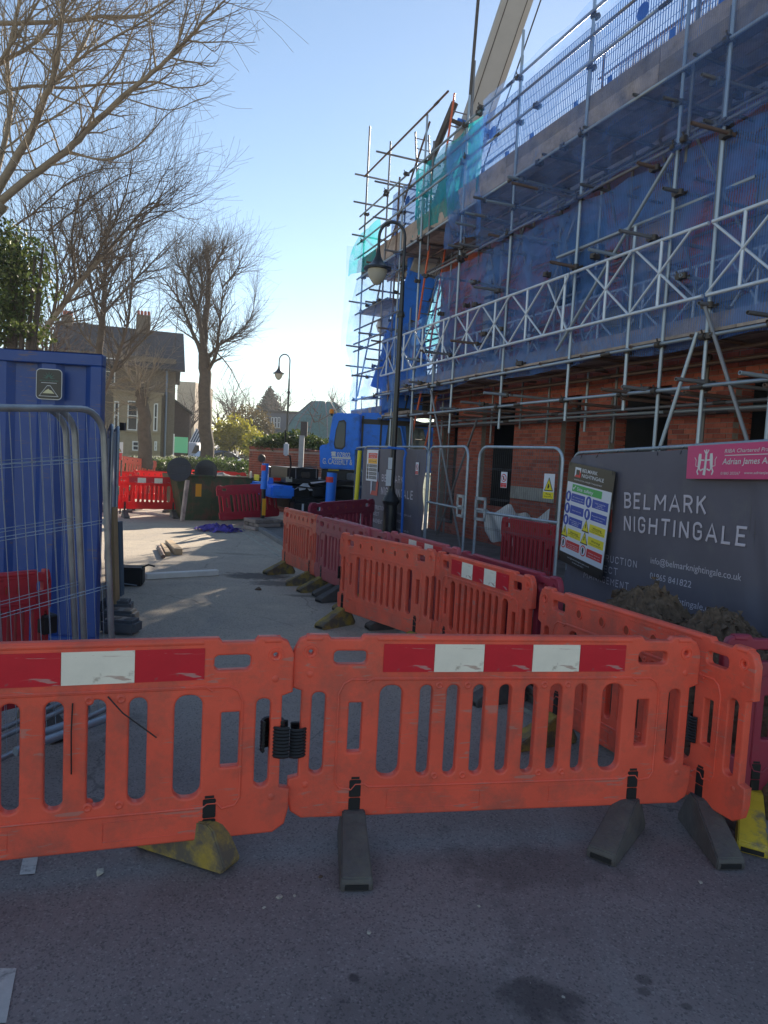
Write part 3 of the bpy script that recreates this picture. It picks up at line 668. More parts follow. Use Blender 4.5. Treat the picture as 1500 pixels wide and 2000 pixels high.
t9 = thing('wire_fence_panel', 'last fence panel of the banner row, nearest the camera side', 'fence panel', frame((2.99, 4.5, .1), (.25, -3.4, 0)), 'site fence panels')
ff_frame(t9, 3.4, 2.0, MT['galv']); wires(t9, 3.4, 2.0, MT['galvd'], dx=.06)
# site safety board tied to that fence
def board_frame():
    a = onplane(1112, 902, oF-nF*.09, nF); c = onplane(1204, 909, oF-nF*.09, nF); d = onplane(1090, 1092, oF-nF*.09, nF)
    ez = (a-d).normalized(); ex = (c-a); ex = (ex-ez*ex.dot(ez)); return a, ex, ez, (a-d).length
a, ex, ez, bh = board_frame(); bw = ex.length; ex.normalize()
ey = ez.cross(ex); mm = Matrix((ex, ey, ez)).transposed().to_4x4(); mm.translation = a-ez*bh
sb = thing('safety_board', 'white and black site safety board with rows of blue, yellow and red notices', 'sign', mm)
link('backing_board', MB().box((0, 0, 0), (bw, .006, bh)).mesh('backing_board'), sb, MT['sblack'])
def fr(name, u0, v0, u1, v1, mt, y=-.002, parent=None, W=None, Hh=None):
    W = W or bw; Hh = Hh or bh
    return link(name, MB().box((u0*W, y-.001, (1-v1)*Hh), (u1*W, y, (1-v0)*Hh)).mesh(name), parent or sb, mt)
def ft(body, u0, v0, u1, v1, mt, y=-.0055, bold=False, parent=None, W=None, Hh=None):
    W = W or bw; Hh = Hh or bh
    return text(parent or sb, body, u0*W, (1-v1)*Hh, (u1-u0)*W, (v1-v0)*Hh, y, mt, bold)
fr('white_panel', .025, .19, .985, .9, MT['swhite'])
logo(sb, .17*bw, (1-.13)*bh, .3*bw, (1-.035)*bh, -.003, None, .2, MT['swhite'], MT['sred'])
ft('BELMARK', .33, .035, .66, .07, MT['swhite'], -.003, True); ft('NIGHTINGALE', .33, .085, .8, .12, MT['swhite'], -.003, True)
ft('CONSTRUCTION & PROJECT MANAGEMENT', .16, .15, .78, .164, MT['swhite'], -.003)
fr('green_bar', .15, .205, .8, .275, MT['sgreen'], -.003); ft('Site safety', .26, .222, .62, .257, MT['swhite'], -.005, True)
MB().prism([(.165*bw, (1-.242)*bh), (.185*bw, (1-.26)*bh), (.235*bw, (1-.218)*bh), (.225*bw, (1-.212)*bh), (.187*bw, (1-.245)*bh), (.175*bw, (1-.235)*bh)], -.006, -.005).obj('tick_mark', MT['swhite'], sb)
def icon(kind, u, v, r=.055):
    cx, cz = u*bw, (1-v)*bh; rr = r*bw*1.15
    if kind in 'BR':
        MB().lathe([(rr, 0), (rr, .001)], 20, Matrix.Translation((cx, -.003, cz)) @ Matrix.Rotation(pi/2, 4, 'X')).obj('round_symbol', MT['sblue'] if kind == 'B' else MT['sred'], sb)
        inner = MT['swhite']
        if kind == 'R': MB().lathe([(rr*.78, 0), (rr*.78, .001)], 20, Matrix.Translation((cx, -.0045, cz)) @ Matrix.Rotation(pi/2, 4, 'X')).obj('round_symbol', MT['swhite'], sb); inner = MT['sblack']
        MB().prism([(cx-rr*.16, cz-rr*.55), (cx+rr*.16, cz-rr*.55), (cx+rr*.3, cz+rr*.1), (cx+rr*.18, cz+rr*.6), (cx-rr*.18, cz+rr*.6), (cx-rr*.3, cz+rr*.1)], -.0065, -.0055).obj('pictogram', inner, sb)
    else:
        for k, mt, y in ((1.25, MT['sblack'], -.003), (1.0, MT['syel'], -.0045)):
            MB().prism([(cx-rr*k, cz-rr*k*.8), (cx+rr*k, cz-rr*k*.8), (cx, cz+rr*k)], y-.001, y).obj('warning_triangle', mt, sb)
        MB().prism([(cx-rr*.1, cz-rr*.3), (cx+rr*.1, cz-rr*.3), (cx+rr*.14, cz+rr*.4), (cx-rr*.14, cz+rr*.4)], -.0065, -.0055).obj('pictogram', MT['sblack'], sb)
rows = [('B', ['All visitors must', 'report to site office'], 'B', ['High visibility', 'jackets', 'must be worn']),
        ('B', ['Wear hard hats'], 'B', ['Protective footwear', 'must be worn']),
        ('B', ['All accidents must', 'be reported', 'immediately'], 'Y', ['Warning', 'Heavy plant and', 'machinery operating on site']),
        ('Y', ['Warning', 'Scaffolding incomplete', 'do not use'], 'Y', ['Warning', 'Deep excavations']),
        ('R', ['Unauthorised entry', 'to this site is', 'strictly forbidden'], 'R', ['Children must not', 'play on this site'])]
for i, (k1, t1, k2, t2) in enumerate(rows):
    for k, tx, ui, u0, u1, vo in ((k1, t1, .085, .155, .46, 0), (k2, t2, .545, .625, .95, 0)):
        v = .335+i*.118
        icon(k, ui, v); fr('notice_panel', u0, v-.04, u1, v+.04, {'B': MT['sblue'], 'Y': MT['syel'], 'R': MT['sred']}[k], -.003)
        tm = MT['sblack'] if k == 'Y' else MT['swhite']
        nl = len(tx)
        for j, s_ in enumerate(tx):
            big = (k == 'Y' and j == 0)
            h_ = .022 if big else .012
            vv = v-.026+ (j+.5)*.052/nl+ .006
            wd = min(u1-u0-.03, len(s_)*(.026 if big else .0145)); uc = (u0+u1)/2
            ft(s_, uc-wd/2, vv-h_/2, uc+wd/2, vv+h_/2, tm, -.0045, big)
ft('info@belmarknightingale.co.uk', .22, .925, .72, .937, MT['swhite'], -.003); ft('01865 841822', .34, .955, .6, .967, MT['swhite'], -.003)
for u_, v_ in ((.04, .02), (.96, .02), (.04, .98), (.96, .98)): MB().tube([(u_*bw, -.01, (1-v_)*bh-.02), (u_*bw, -.008, (1-v_)*bh+.03)], .003, 5).obj('cable_tie', MT['black'], sb)
# pink architects' board
s0, z0 = lf(1342, 935, -.07); s1 = 3.5; z1 = lf(1355, 871, -.07)[1]
MP = MF @ Matrix.Translation((s0, -.08, z0)); pw, ph = s1-s0, z1-z0
pk = thing('architect_board', 'pink board with white lettering and lion emblem on the banner fence top rail', 'sign', MP)
link('board_sheet', MB().box((0, 0, 0), (pw, .006, ph)).mesh('board_sheet'), pk, MT['pink'])
def pkx(x, y): s, z = lf(x, y, -.08); return s-s0, z-z0
def pkt(body, xl, yb, xr, yt, bold=False, mt=MT['white'], shear=.18):
    a_, c_ = pkx(xl, yb); d_, _ = pkx(xr, yb); _, e_ = pkx(xl, yt)
    me_ = text(pk, body, a_, c_, d_-a_, e_-c_, -.003, mt, bold, shear=shear)
pkt('RIBA Chartered Practice', 1416, 884.5, 1524, 877, mt=MT['white'])
pkt('Adrian James Architects', 1411, 907, 1555, 895, True)
pkt('01865 203267', 1408, 927, 1446, 921.5, mt=MT['white']); pkt('www.adrianjames.com', 1454, 926, 1530, 920.5)
a_, c_ = pkx(1416, 890.5); MB().box((a_, -.003, c_), (pw-.02, -.002, c_+.006)).obj('rule_line', MT['white'], pk)
# emblem: two upright lions holding a sprouting staff
ex0, ez0 = pkx(1356, 928); exw = pkx(1397, 928)[0]-ex0; ezh = pkx(1378, 878)[1]-ez0
def em_(pts, wd):
    MB().tube([(ex0+u_*exw, -.003, ez0+v_*ezh) for u_, v_ in pts], [w*exw for w in wd] if hasattr(wd, '__len__') else wd*exw, 6).obj('emblem_stroke', MT['white'], pk)
em_([(.46, .0), (.5, .3), (.52, .6), (.53, .8)], [.07, .055, .05, .05]); em_([(.53, .8), (.42, .98)], .025); em_([(.53, .8), (.53, 1.0)], .025); em_([(.53, .8), (.64, .98)], .025)
for s_ in (-1, 1):
    c_ = .5
    em_([(c_+s_*.26, .84), (c_+s_*.27, .7), (c_+s_*.28, .5), (c_+s_*.3, .28)], [.06, .08, .075, .06])
    em_([(c_+s_*.28, .6), (c_+s_*.05, .58)], .025); em_([(c_+s_*.3, .3), (c_+s_*.22, .18), (c_+s_*.08, .24)], .03)
    em_([(c_+s_*.3, .3), (c_+s_*.38, .14), (c_+s_*.32, .02)], .035); em_([(c_+s_*.33, .34), (c_+s_*.46, .36), (c_+s_*.45, .6), (c_+s_*.52, .7)], .014)
for m in pk.children:
    if m.name.startswith('emblem'): m.scale = (1, .15, 1)
# gates and the far fence panels
def fpanel(A, Bp, label, h=2.0, mid=None, mt=None, dx=.04, cat='fence panel', grp='site fence panels', feet=True, rows=(.5, .9, 1.3, 1.7), roll=0):
    d = V(Bp)-V(A); ln = d.length
    M = frame(V(A), (d.x, d.y, roll)); tt = thing('wire_fence_panel' if cat != 'gate' else 'site_gate', label, cat, M, grp)
    ff_frame(tt, ln, h, mt or MT['galv']); wires(tt, ln, h, MT['galvd'], dx=dx, rows=rows, r=.0019)
    if mid: MB().tube([(0, 0, mid), (ln, 0, mid)], .019, 10).obj('middle_rail', mt or MT['galv'], tt, 50)
    if feet: block_foot(tt, 0, MT['black']); block_foot(tt, ln, MT['black'])
    return tt, M, ln
g1, Mg1, Lg1 = fpanel(P(930, 1000, 9.7)*V((1, 1, 0))+V((0, 0, .06)), P(1092, 1000, 8.35)*V((1, 1, 0))+V((0, 0, .06)), 'larger site gate leaf with two small notices, beside the safety board', mid=1.12, cat='gate', grp='wire gates', feet=False, roll=0)
g2, Mg2, Lg2 = fpanel(P(833, 1000, 11.4)*V((1, 1, 0))+V((0, 0, .06)), P(908, 1000, 9.95)*V((1, 1, 0))+V((0, 0, .06)), 'narrow site gate leaf between the lamp post banner and the larger gate', mid=1.12, cat='gate', grp='wire gates', feet=False)
for (tt, L0) in ((g1, 0.0), (g2, Lg2)):
    s_ = 1 if L0 == 0 else -1
    q = MB()
    for (x0, x1, z0_, z1_) in ((0, .24, 1.28, 1.32), (0, .24, 1.0, 1.04), (.2, .24, 1.0, 1.32), (0, .24, 1.14, 1.17), (.0, .04, 1.0, 1.32)):
        q.box((min(L0+s_*x0, L0+s_*x1), -.035, z0_), (max(L0+s_*x0, L0+s_*x1), -.02, z1_))
    q.obj('latch_box', MT['galv'], tt)
def notice(M, px0, py0, px1, py1, label, build, off=-.03):
    s0, z0 = lf(px0, py1, off, M); s1, z1 = lf(px1, py0, off, M)
    tt = thing('notice', label, 'sign', M @ Matrix.Translation((s0, off, z0)))
    link('backing_board', MB().box((0, 0, 0), (s1-s0, .004, z1-z0)).mesh('backing_board'), tt, MT['swhite'])
    build(tt, s1-s0, z1-z0); return tt
def n_red(tt, W, Hh):
    fr('red_band', .04, .7, .96, .97, MT['sred'], -.001, tt, W, Hh)
    for k, mt, y in ((.42, MT['sred'], -.001), (.33, MT['swhite'], -.003)):
        MB().lathe([(k*W, 0), (k*W, .001)], 20, Matrix.Translation((W/2, y, Hh*.62)) @ Matrix.Rotation(pi/2, 4, 'X')).obj('round_symbol', mt, tt)
    MB().prism([(W*.42, Hh*.5), (W*.58, Hh*.5), (W*.6, Hh*.65), (W*.54, Hh*.74), (W*.46, Hh*.74), (W*.4, Hh*.65)], -.006, -.005).obj('pictogram', MT['sblack'], tt)
    MB().prism([(W*.25, Hh*.73), (W*.3, Hh*.76), (W*.76, Hh*.52), (W*.71, Hh*.49)], -.008, -.007).obj('slash_bar', MT['sred'], tt)
    ft('No unauthorised', .12, .75, .88, .8, MT['swhite'], -.003, False, tt, W, Hh); ft('access', .3, .86, .7, .92, MT['swhite'], -.003, False, tt, W, Hh)
def n_yel(tt, W, Hh):
    fr('yellow_band', .0, .73, 1.0, 1.0, MT['syel'], -.001, tt, W, Hh)
    for k, mt, y in ((.42, MT['sblack'], -.001), (.34, MT['syel'], -.003)):
        MB().prism([(W*(.5-k), Hh*(.5-k*.45)), (W*(.5+k), Hh*(.5-k*.45)), (W*.5, Hh*(.5+k*.85))], y-.001, y).obj('warning_triangle', mt, tt)
    MB().prism([(W*.4, Hh*.42), (W*.5, Hh*.4), (W*.58, Hh*.5), (W*.52, Hh*.62), (W*.45, Hh*.56)], -.006, -.005).obj('pictogram', MT['sblack'], tt)
    ft('Warning', .25, .77, .75, .84, MT['sblack'], -.003, True, tt, W, Hh); ft('Danger of falling', .15, .88, .85, .93, MT['sblack'], -.003, False, tt, W, Hh)
notice(Mg1, 977, 922, 991, 952, 'small white and red prohibition notice on the larger gate', n_red)
notice(Mg1, 1060, 926, 1084, 973, 'white and yellow warning triangle notice near the top corner of the larger gate', n_yel)
f5, Mf5, Lf5 = fpanel(P(706, 1000, 14.2)*V((1, 1, 0))+V((0, 0, .06)), P(831, 1000, 11.5)*V((1, 1, 0))+V((0, 0, .06)), 'fence panel carrying the smaller banner behind the lamp post', dx=.08)
def wr2(x, z): return .01*sin(x*3+z*2)+.008*sin(x*8+z*5)+.02*max(0, x-Lf5+.6)*sin(x*30+z*9)
bn2 = thing('site_banner', 'smaller looking dark banner partly hidden by the lamp post', 'banner', Mf5, 'contractor banners')
cloth('banner_cloth', .02, Lf5-.02, .1, 1.96, wr2, MT['banner'], bn2, 50, 30, cut=.12)
def pt2(body, xl, yb, xr, yb2, yt, bold=False):
    a_, c_ = lf(xl, yb, -.036, Mf5); d_, _ = lf(xr, yb2, -.036, Mf5); _, e_ = lf(xl, yt, -.036, Mf5)
    (capitals(bn2, body, a_, c_, d_-a_, e_-c_, -.036, MT['bannertext'], wr2) if body.isupper() else text(bn2, body, a_, c_, d_-a_, e_-c_, -.036, MT['bannertext'], bold, wr2))
pt2('BELMARK', 745.5, 940, 787, 946, 926, True); pt2('NIGHTINGALE', 744, 966, 806, 974, 950, True)
pt2('CONSTRUCTION', 724, 992, 750, 996, 984); pt2('PROJECT', 724, 1004, 741, 1007, 997); pt2('MANAGEMENT', 724, 1018, 747, 1021, 1010)
pt2('info@belmarknightingale.co.uk', 757, 1000, 804, 1004, 995); pt2('01865 841822', 757, 1015, 781, 1017, 1010); pt2('belmarknightingale.co.uk', 757, 1030, 797, 1033, 1025)
a_, c_ = lf(724, 966, -.037, Mf5); d_, e_ = lf(740, 922, -.037, Mf5); logo(bn2, a_, c_, d_, e_, -.039, wr2)
def n_multi(tt, W, Hh):
    fr('red_band', .15, .1, .95, .27, MT['sred'], -.001, tt, W, Hh); fr('orange_band', .15, .28, .95, .44, MT['sorange'], -.001, tt, W, Hh)
    for i in range(4):
        v = .46+i*.125; fr('grey_band', .25, v, .95, v+.1, MT['grey'], -.001, tt, W, Hh)
        MB().lathe([(.07*W, 0), (.07*W, .001)], 12, Matrix.Translation((W*.13, -.001, Hh*(1-v-.05))) @ Matrix.Rotation(pi/2, 4, 'X')).obj('round_symbol', MT['sblack'], tt)
        ft('Protective clothing must be worn', .3, v+.035, .9, v+.06, MT['swhite'], -.003, False, tt, W, Hh)
    ft('CONSTRUCTION SITE', .22, .13, .88, .17, MT['swhite'], -.003, True, tt, W, Hh); ft('Keep out', .35, .2, .75, .24, MT['swhite'], -.003, False, tt, W, Hh)
    ft('Report to the site office', .2, .34, .9, .38, MT['sblack'], -.003, False, tt, W, Hh)
notice(Mf5, 714.5, 879, 739, 938, 'tall notice with red, orange and grey bands on the banner left of the lamp post', n_multi, -.06)
notice(Mf5, 811, 903, 818, 927, 'tiny white and red notice on the banner right of the lamp post', n_red, -.06)
# blue sheeted panel and the yellow sleeve at the far end of the fence
f6, Mf6, Lf6 = fpanel(P(690, 1000, 16.6)*V((1, 1, 0))+V((0, 0, .06)), P(709, 1000, 14.4)*V((1, 1, 0))+V((0, 0, .06)), 'far fence panel wrapped in blue netting behind the yellow post', dx=.08)
o = cloth('debris_netting', .02, Lf6-.02, .1, 1.96, lambda x, z: .015*sin(x*5+z*2), MT['netgrey'], None, 30, 20); o.matrix_world = Mf6; tag(o, 'blue netting tied over the far fence panel beside the crane', 'netting')
p = P(693, 985, 14.6); q = P(703, 880, 14.6); yp = MB().tube([V((p.x, p.y, 0.0)), V((q.x, q.y, q.z))], .045, 12)
for k in range(6): yp.tube([V((p.x, p.y, 0)).lerp(q, .1+k*.16), V((p.x, p.y, 0)).lerp(q, .11+k*.16)], .048, 12)
tag(yp.obj('yellow_post', MT['syel'], None, 40), 'yellow foam sleeved upright tube beside the blue crane cab', 'post')
# blue pole in front of the far banner
p = P(785, 1050, 11.9); q = P(793, 884, 11.9)
tag(MB().tube([V((p.x, p.y, .085)), V((q.x-.02, q.y, q.z-.1)), V((q.x, q.y, q.z)), V((q.x-.03, q.y, q.z+.06)), V((q.x-.3, q.y+.2, q.z+.07))], .022, 10).obj('blue_pole', MT['rope'], None, 40), 'thin blue bent tube standing in front of the lamp post banner', 'pole')

# grit and crumbs trodden over the tarmac
rg = random.Random(77); mb = MB()
for k in range(1500):
    y = 1.9+rg.random()**1.6*10; x = (rg.random()-.5)*1.25*y*.95+.1*y*0
    if k % 4 == 0: x = rg.gauss(1.2, .35)-.35*(y-4); y = y
    s_ = rg.uniform(.0015, .005)*(1 if rg.random() < .93 else 2.2)
    c_ = V((x, y, s_*.3)); r3 = [V((rg.uniform(-1, 1), rg.uniform(-1, 1), rg.uniform(-.3, .8)))*s_ for _ in range(4)]
    mb.add([c_+q for q in r3], [(0, 1, 2), (0, 2, 3), (0, 3, 1), (1, 3, 2)])
tag(mb.obj('grit', MT['kerb']), kind='stuff')
# ============================================================= brick building behind the scaffold
q0 = P(1108, 750, 11.3); q0.z = 0
Ud = ray(195, 868); Ud.z = 0; Ud.normalize()
MS = frame(q0, -Ud); MSi = MS.inverted(); nS = MS.to_3x3() @ V((0, 1, 0))
def sp(x, y, off=0.0):     # pixel -> local (s, off, z) on a plane parallel to the street front
    q = MSi @ onplane(x, y, MS @ V((0, off, 0)), nS); return V((q.x, off, q.z))
def brickmat():
    m = bpy.data.materials.new('red_facing_brick'); m.use_nodes = True; t = m.node_tree; N = t.nodes; L = t.links
    b = N['Principled BSDF']; b.inputs['Roughness'].default_value = .9; b.inputs['Specular IOR Level'].default_value = .2
    g = N.new('ShaderNodeNewGeometry'); oi = N.new('ShaderNodeObjectInfo')
    ad = N.new('ShaderNodeMath'); ad.operation = 'ADD'; L.new(g.outputs['Random Per Island'], ad.inputs[0]); L.new(oi.outputs['Random'], ad.inputs[1])
    fr_ = N.new('ShaderNodeMath'); fr_.operation = 'FRACT'; L.new(ad.outputs[0], fr_.inputs[0])
    cr_ = N.new('ShaderNodeValToRGB'); L.new(fr_.outputs[0], cr_.inputs[0]); e = cr_.color_ramp.elements
    e[0].position = 0; e[0].color = (.36, .1, .065, 1); e[1].position = 1; e[1].color = (.52, .15, .095, 1)
    x = e.new(.12); x.color = (.3, .08, .06, 1); x = e.new(.3); x.color = (.43, .115, .075, 1); x = e.new(.75); x.color = (.47, .13, .085, 1)
    n = N.new('ShaderNodeTexNoise'); n.inputs['Scale'].default_value = 30; n.inputs['Detail'].default_value = 6; L.new(g.outputs['Position'], n.inputs['Vector'])
    r = N.new('ShaderNodeMapRange'); r.inputs[3].default_value = .6; r.inputs[4].default_value = 1.35; L.new(n.outputs[0], r.inputs[0])
    mx = N.new('ShaderNodeVectorMath'); mx.operation = 'SCALE'; L.new(cr_.outputs[0], mx.inputs[0]); L.new(r.outputs[0], mx.inputs['Scale']); L.new(mx.outputs[0], b.inputs['Base Color'])
    bp = N.new('ShaderNodeBump'); bp.inputs['Strength'].default_value = .4; bp.inputs['Distance'].default_value = .006; L.new(n.outputs[0], bp.inputs['Height']); L.new(bp.outputs[0], b.inputs['Normal'])
    return m
MT['brick'] = brickmat(); MT['mortar'] = mat('grey_mortar', (.26, .22, .19), .95, var=.2, vscale=20)
bd = thing('brick_building', 'unfinished red brick building with dark openings behind the scaffold and netting', 'building', MS)
YW = 1.3
S0, S1, ZT = -7.5, 9.0, 6.98
# openings (s0, s1, z0, z1); s grows towards the camera
OPEN = [(-4.93, -3.55, .9, 3.2), (-1.9, -1.35, .0, 3.2), (-.5, .85, .6, 3.2), (2.05, 3.3, .3, 3.2), (4.3, 5.6, .3, 3.2), (-6.9, -6.1, .3, 3.1),
        (-2.65, -1.0, 4.9, 6.25), (2.1, 3.4, 3.85, 6.6), (-.32, .86, 3.9, 5.7), (-5.2, -4.6, 4.2, 6.5), (6.3, 7.6, .3, 3.1)]
def isopen(s, z, m=0.0):
    for a, c, e, f in OPEN:
        if a-m < s < c+m and e-m < z < f+m: return True
    return (s-.27)**2+(z-5.7)**2 < (.59+m)**2 and z > 5.6
# mortar core in cells
ss = sorted({S0, S1}|{x for o_ in OPEN for x in o_[:2]}); zs = sorted({0., ZT}|{x for o_ in OPEN for x in o_[2:]})
mb = MB()
for i in range(len(ss)-1):
    run = None
    for j in range(len(zs)-1):
        op = isopen((ss[i]+ss[i+1])/2, (zs[j]+zs[j+1])/2)
        if not op and run is None: run = zs[j]
        if (op or j == len(zs)-2) and run is not None:
            top = zs[j] if op else zs[j+1]
            mb.box((ss[i], YW+.008, run), (ss[i+1], YW+.3, top)); run = None
mb.obj('mortar_core', MT['mortar'], bd)
bricks = []; rb = random.Random(3)
row = 0; z = .04
while z < ZT-.06:
    s = S0+(0 if row % 2 else .1125)
    while s < 5.2:
        a, c = s+.005, s+.22
        # cut bricks at the opening edges
        for (o0, o1, e, f) in OPEN:
            if e < z+.03 < f:
                if a < o0 < c: c = o0
                elif a < o1 < c: a = o1
        if c-a > .04 and not isopen((a+c)/2, z+.03): bricks.append((a, c, z))
        s += .225
    z += .075; row += 1
camL = MSi @ V((0, 0, H))
def vis(b): s, z = (b[0]+b[1])/2, b[2]; return z > 1.75 and z < 3.35 and s < 3.9 and b[1]-b[0] > .2
cand = sorted([b for b in bricks if vis(b)], key=lambda b: (V(((b[0]+b[1])/2, YW, b[2]))-camL).length)[:300]
cs = set(cand)
bm_ = MB().box((-.1075, 0, 0), (.1075, .1, .065)).mesh('brick')
for (a, c, z) in cand: link('brick', bm_, bd, MT['brick'], loc=((a+c)/2, YW+rb.uniform(-.003, .003), z))
mb = MB()
for b in bricks:
    if b in cs: continue
    j = rb.uniform(-.003, .003); mb.box((b[0]+.004, YW+j, b[2]), (b[1]-.004, YW+.1+j, b[2]+.065))
tag(mb.obj('brickwork', MT['brick'], bd), kind='stuff')
# reveals lined with brick courses, lintels, sills
mb = MB()
for (a, c, e, f) in OPEN[:6]:
    z = .04
    while z < f-.05:
        if z > e:
            for xx in (a, c-.012): mb.box((xx, YW+.115, z), (xx+.012, YW+.33, z+.065))
        z += .075
tag(mb.obj('reveal_brickwork', MT['brick'], bd), kind='stuff')
for (a, c, e, f) in OPEN[:5]: MB().box((a-.1, YW+.02, f+.003), (c+.1, YW+.29, f+.19)).obj('concrete_lintel', MT['concrete'], bd)
for (a, c, z) in ((-3.5, -1.95, 1.16), (-1.3, -.55, 1.16), (.9, 2.0, 1.16)):
    n_ = max(1, int((c-a)/.5))
    for k in range(n_): link('stone_band_block', bevel(MB().box((a+k*(c-a)/n_+.004, YW-.035, z), (a+(k+1)*(c-a)/n_-.004, YW-.004, z+.26)).mesh('stone_band_block'), .006), bd, MT['stone'])
# boarded arch, quoins, grey sheet
arch = [(-.32, 3.92), (.86, 3.92), (.86, 5.7)]+[(.27+.59*cos(a), 5.7+.59*sin(a)) for a in [pi*i/12 for i in range(1, 12)]]+[(-.32, 5.7)]
MB().prism(arch, YW-.02, YW+.03).obj('arch_board', mat('pinkish_plywood', (.36, .25, .2), .8, var=.15), bd)
MB().box((2.12, YW+.02, 3.87), (3.38, YW+.06, 6.58)).obj('grey_insulation_board', mat('grey_board', (.26, .26, .28), .8, var=.1), bd)
for k in range(8): link('quoin_block', MB().box((-5.15+.0, YW-.02, 4.25+k*.28), (-4.9+(.06 if k % 2 else 0), YW+.05, 4.25+k*.28+.2)).mesh('quoin_block'), bd, MT['stone'])
for (a, c) in ((1.0, 2.05), (-.9, .3)): MB().box((a, YW-.03, 3.9), (c, YW-.005, 4.6)).obj('pale_sheet', MT['concrete'], bd)
# body of the building: back walls, slabs, returns: solid, so that the street lies in its shade
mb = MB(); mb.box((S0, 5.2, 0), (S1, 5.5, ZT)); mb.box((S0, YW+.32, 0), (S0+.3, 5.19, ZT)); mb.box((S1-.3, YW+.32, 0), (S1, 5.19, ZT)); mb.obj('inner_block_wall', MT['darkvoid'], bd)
MB().box((S0+.31, YW+.31, 3.22), (S1-.31, 5.19, 3.42)).obj('floor_slab', MT['concrete'], bd)
MB().box((S0, YW+.02, ZT+.003), (S1, 5.5, ZT+.25)).obj('roof_slab', MT['concrete'], bd)
mb = MB().box((S0+1, YW+.6, ZT+.26), (3, YW+2.8, ZT+1.3)); mb.obj('upper_brickwork', mat('roof_level_brick', (.25, .1, .07), .9, var=.3, vscale=8), bd)
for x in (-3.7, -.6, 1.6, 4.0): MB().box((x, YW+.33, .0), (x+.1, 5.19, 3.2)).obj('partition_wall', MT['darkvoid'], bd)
# ============================================================= scaffold
sf = thing('scaffold', 'tall tube scaffold of galvanised poles, boards and white lattice beams along the brick building', 'scaffold', MS)
def tube_mesh(n=10, hollow=True):
    mb = MB(); r1 = .78
    for r, z in ((r1, .0), (1, 0), (1, 1), (r1, 1)):
        for j in range(n): mb.v.append((r*cos(2*pi*j/n), r*sin(2*pi*j/n), z))
    for i in range(3):
        for j in range(n): mb.f.append((i*n+j, i*n+(j+1) % n, (i+1)*n+(j+1) % n, (i+1)*n+j))
    for j in range(n): mb.f.append((3*n+j, 3*n+(j+1) % n, (j+1) % n, j))
    me = mb.mesh('tube', 50); return me
TUBE = tube_mesh()
TR = .0245
def tube(parent, a, c, mt, name='scaffold_tube', r=TR):
    a, c = V(a), V(c); d = c-a
    M = Matrix.Translation(a) @ d.to_track_quat('Z', 'Y').to_matrix().to_4x4() @ Matrix.Diagonal((r, r, d.length, 1))
    return link(name, TUBE, parent, mt, M=M)
def coupler_mesh():
    mb = MB(); mb.tube([(0, 0, -.028), (0, 0, .028)], .036, 8); mb.tube([(-.028, .055, 0), (.028, .055, 0)], .036, 8)
    mb.box((-.02, .02, -.02), (.02, .05, .02)); mb.tube([(.03, -.02, 0), (.07, -.028, .01)], .009, 5); mb.tube([(-.01, .07, .02), (-.01, .09, .06)], .009, 5); mb.box((.06, -.04, -.005), (.08, -.015, .02))
    return mb.mesh('coupler', 50)
CPL = coupler_mesh(); NC = [0]
def coupler(x, y, z, rz=0):
    NC[0] += 1
    link('coupler', CPL, sf, MT['dkmetal'], M=Matrix.Translation((x, y, z)) @ Matrix.Rotation(rz, 4, 'Z') @ Matrix.Scale(1.25, 4))
rs = random.Random(11)
GA, GD, RU = MT['galv'], MT['galvd'], MT['rusty']
STD = [(-10.0, .09, 11.1), (-8.35, .09, 10.05), (-7.3, .09, 8.6), (-6.0, .09, 9.75), (-4.95, .09, 4.3), (-4.0, 2.45, 9.3), (-2.0, 2.5, 9.1), (0, 2.58, 9.3), (1.34, 2.68, 5.2), (2.0, .09, 9.3), (2.74, .09, 9.4), (3.7, .09, 9.4), (5.3, .09, 9.4)]
for s, z0, z1 in STD:
    tube(sf, (s, 0, z0), (s+rs.uniform(-.02, .02), rs.uniform(-.02, .02), z1), GA if s > -8 else GD, 'standard')
    for z in (2.9, 3.5, 6.0, 6.95, 7.95, 8.7):
        if z0 < z < z1: coupler(s, -.0, z, pi if rs.random() < .5 else 0)
tube(sf, (-4.5, .35, 6.5), (-4.52, .35, 10.3), GD, 'standard'); 
for s, z1 in ((-9.3, 8.6), (-7.0, 9.3)): tube(sf, (s, 1.3, .09), (s, 1.3, z1), GD, 'standard')
for s in (-9.8, -8.3, -6.2, -4.2, -2.1, -.2, 1.7, 3.6, 5.4): tube(sf, (s, 1.12, .09 if s in (-9.8, -8.3, -6.2, 3.6, 5.4) else 2.3), (s, 1.12, 7.0 if s > -6 else 9.2), GD, 'standard')
# ledgers, in lengths as they are joined
def ledger(y, z, s0, s1, mt=None, ln=4.3):
    s = s0
    while s < s1:
        e = min(s+ln*rs.uniform(.8, 1.1), s1)
        m_ = mt or rs.choice([GA, GA, GD, GA, MT['pinkpaint'] if rs.random() < .25 else GA])
        tube(sf, (s, y, z+rs.uniform(-.01, .01)), (e, y, z+rs.uniform(-.01, .01)), m_, 'ledger')
        if e < s1: tube(sf, (e-.1, y, z), (e+.1, y, z), MT['dkmetal'], 'sleeve', TR*1.25)
        s = e
ledger(-.055, 2.9, -8.6, 6.2, GA); ledger(.75, 2.72, -6.6, 6.2); ledger(1.18, 2.72, -6.6, 6.2, RU)
ledger(-.055, 3.5, -10.2, 6.2, GA); ledger(.9, 3.36, -8, 6.2, RU); ledger(1.18, 3.42, -8, 6.2, RU)
ledger(-.055, 6.0, -5.3, 6.2, GD); ledger(1.18, 4.6, -7.6, 6.2, GD); ledger(1.17, 5.3, -8, 6.2, GD); ledger(.06, 5.25, -.6, 3.2, GA, 5)
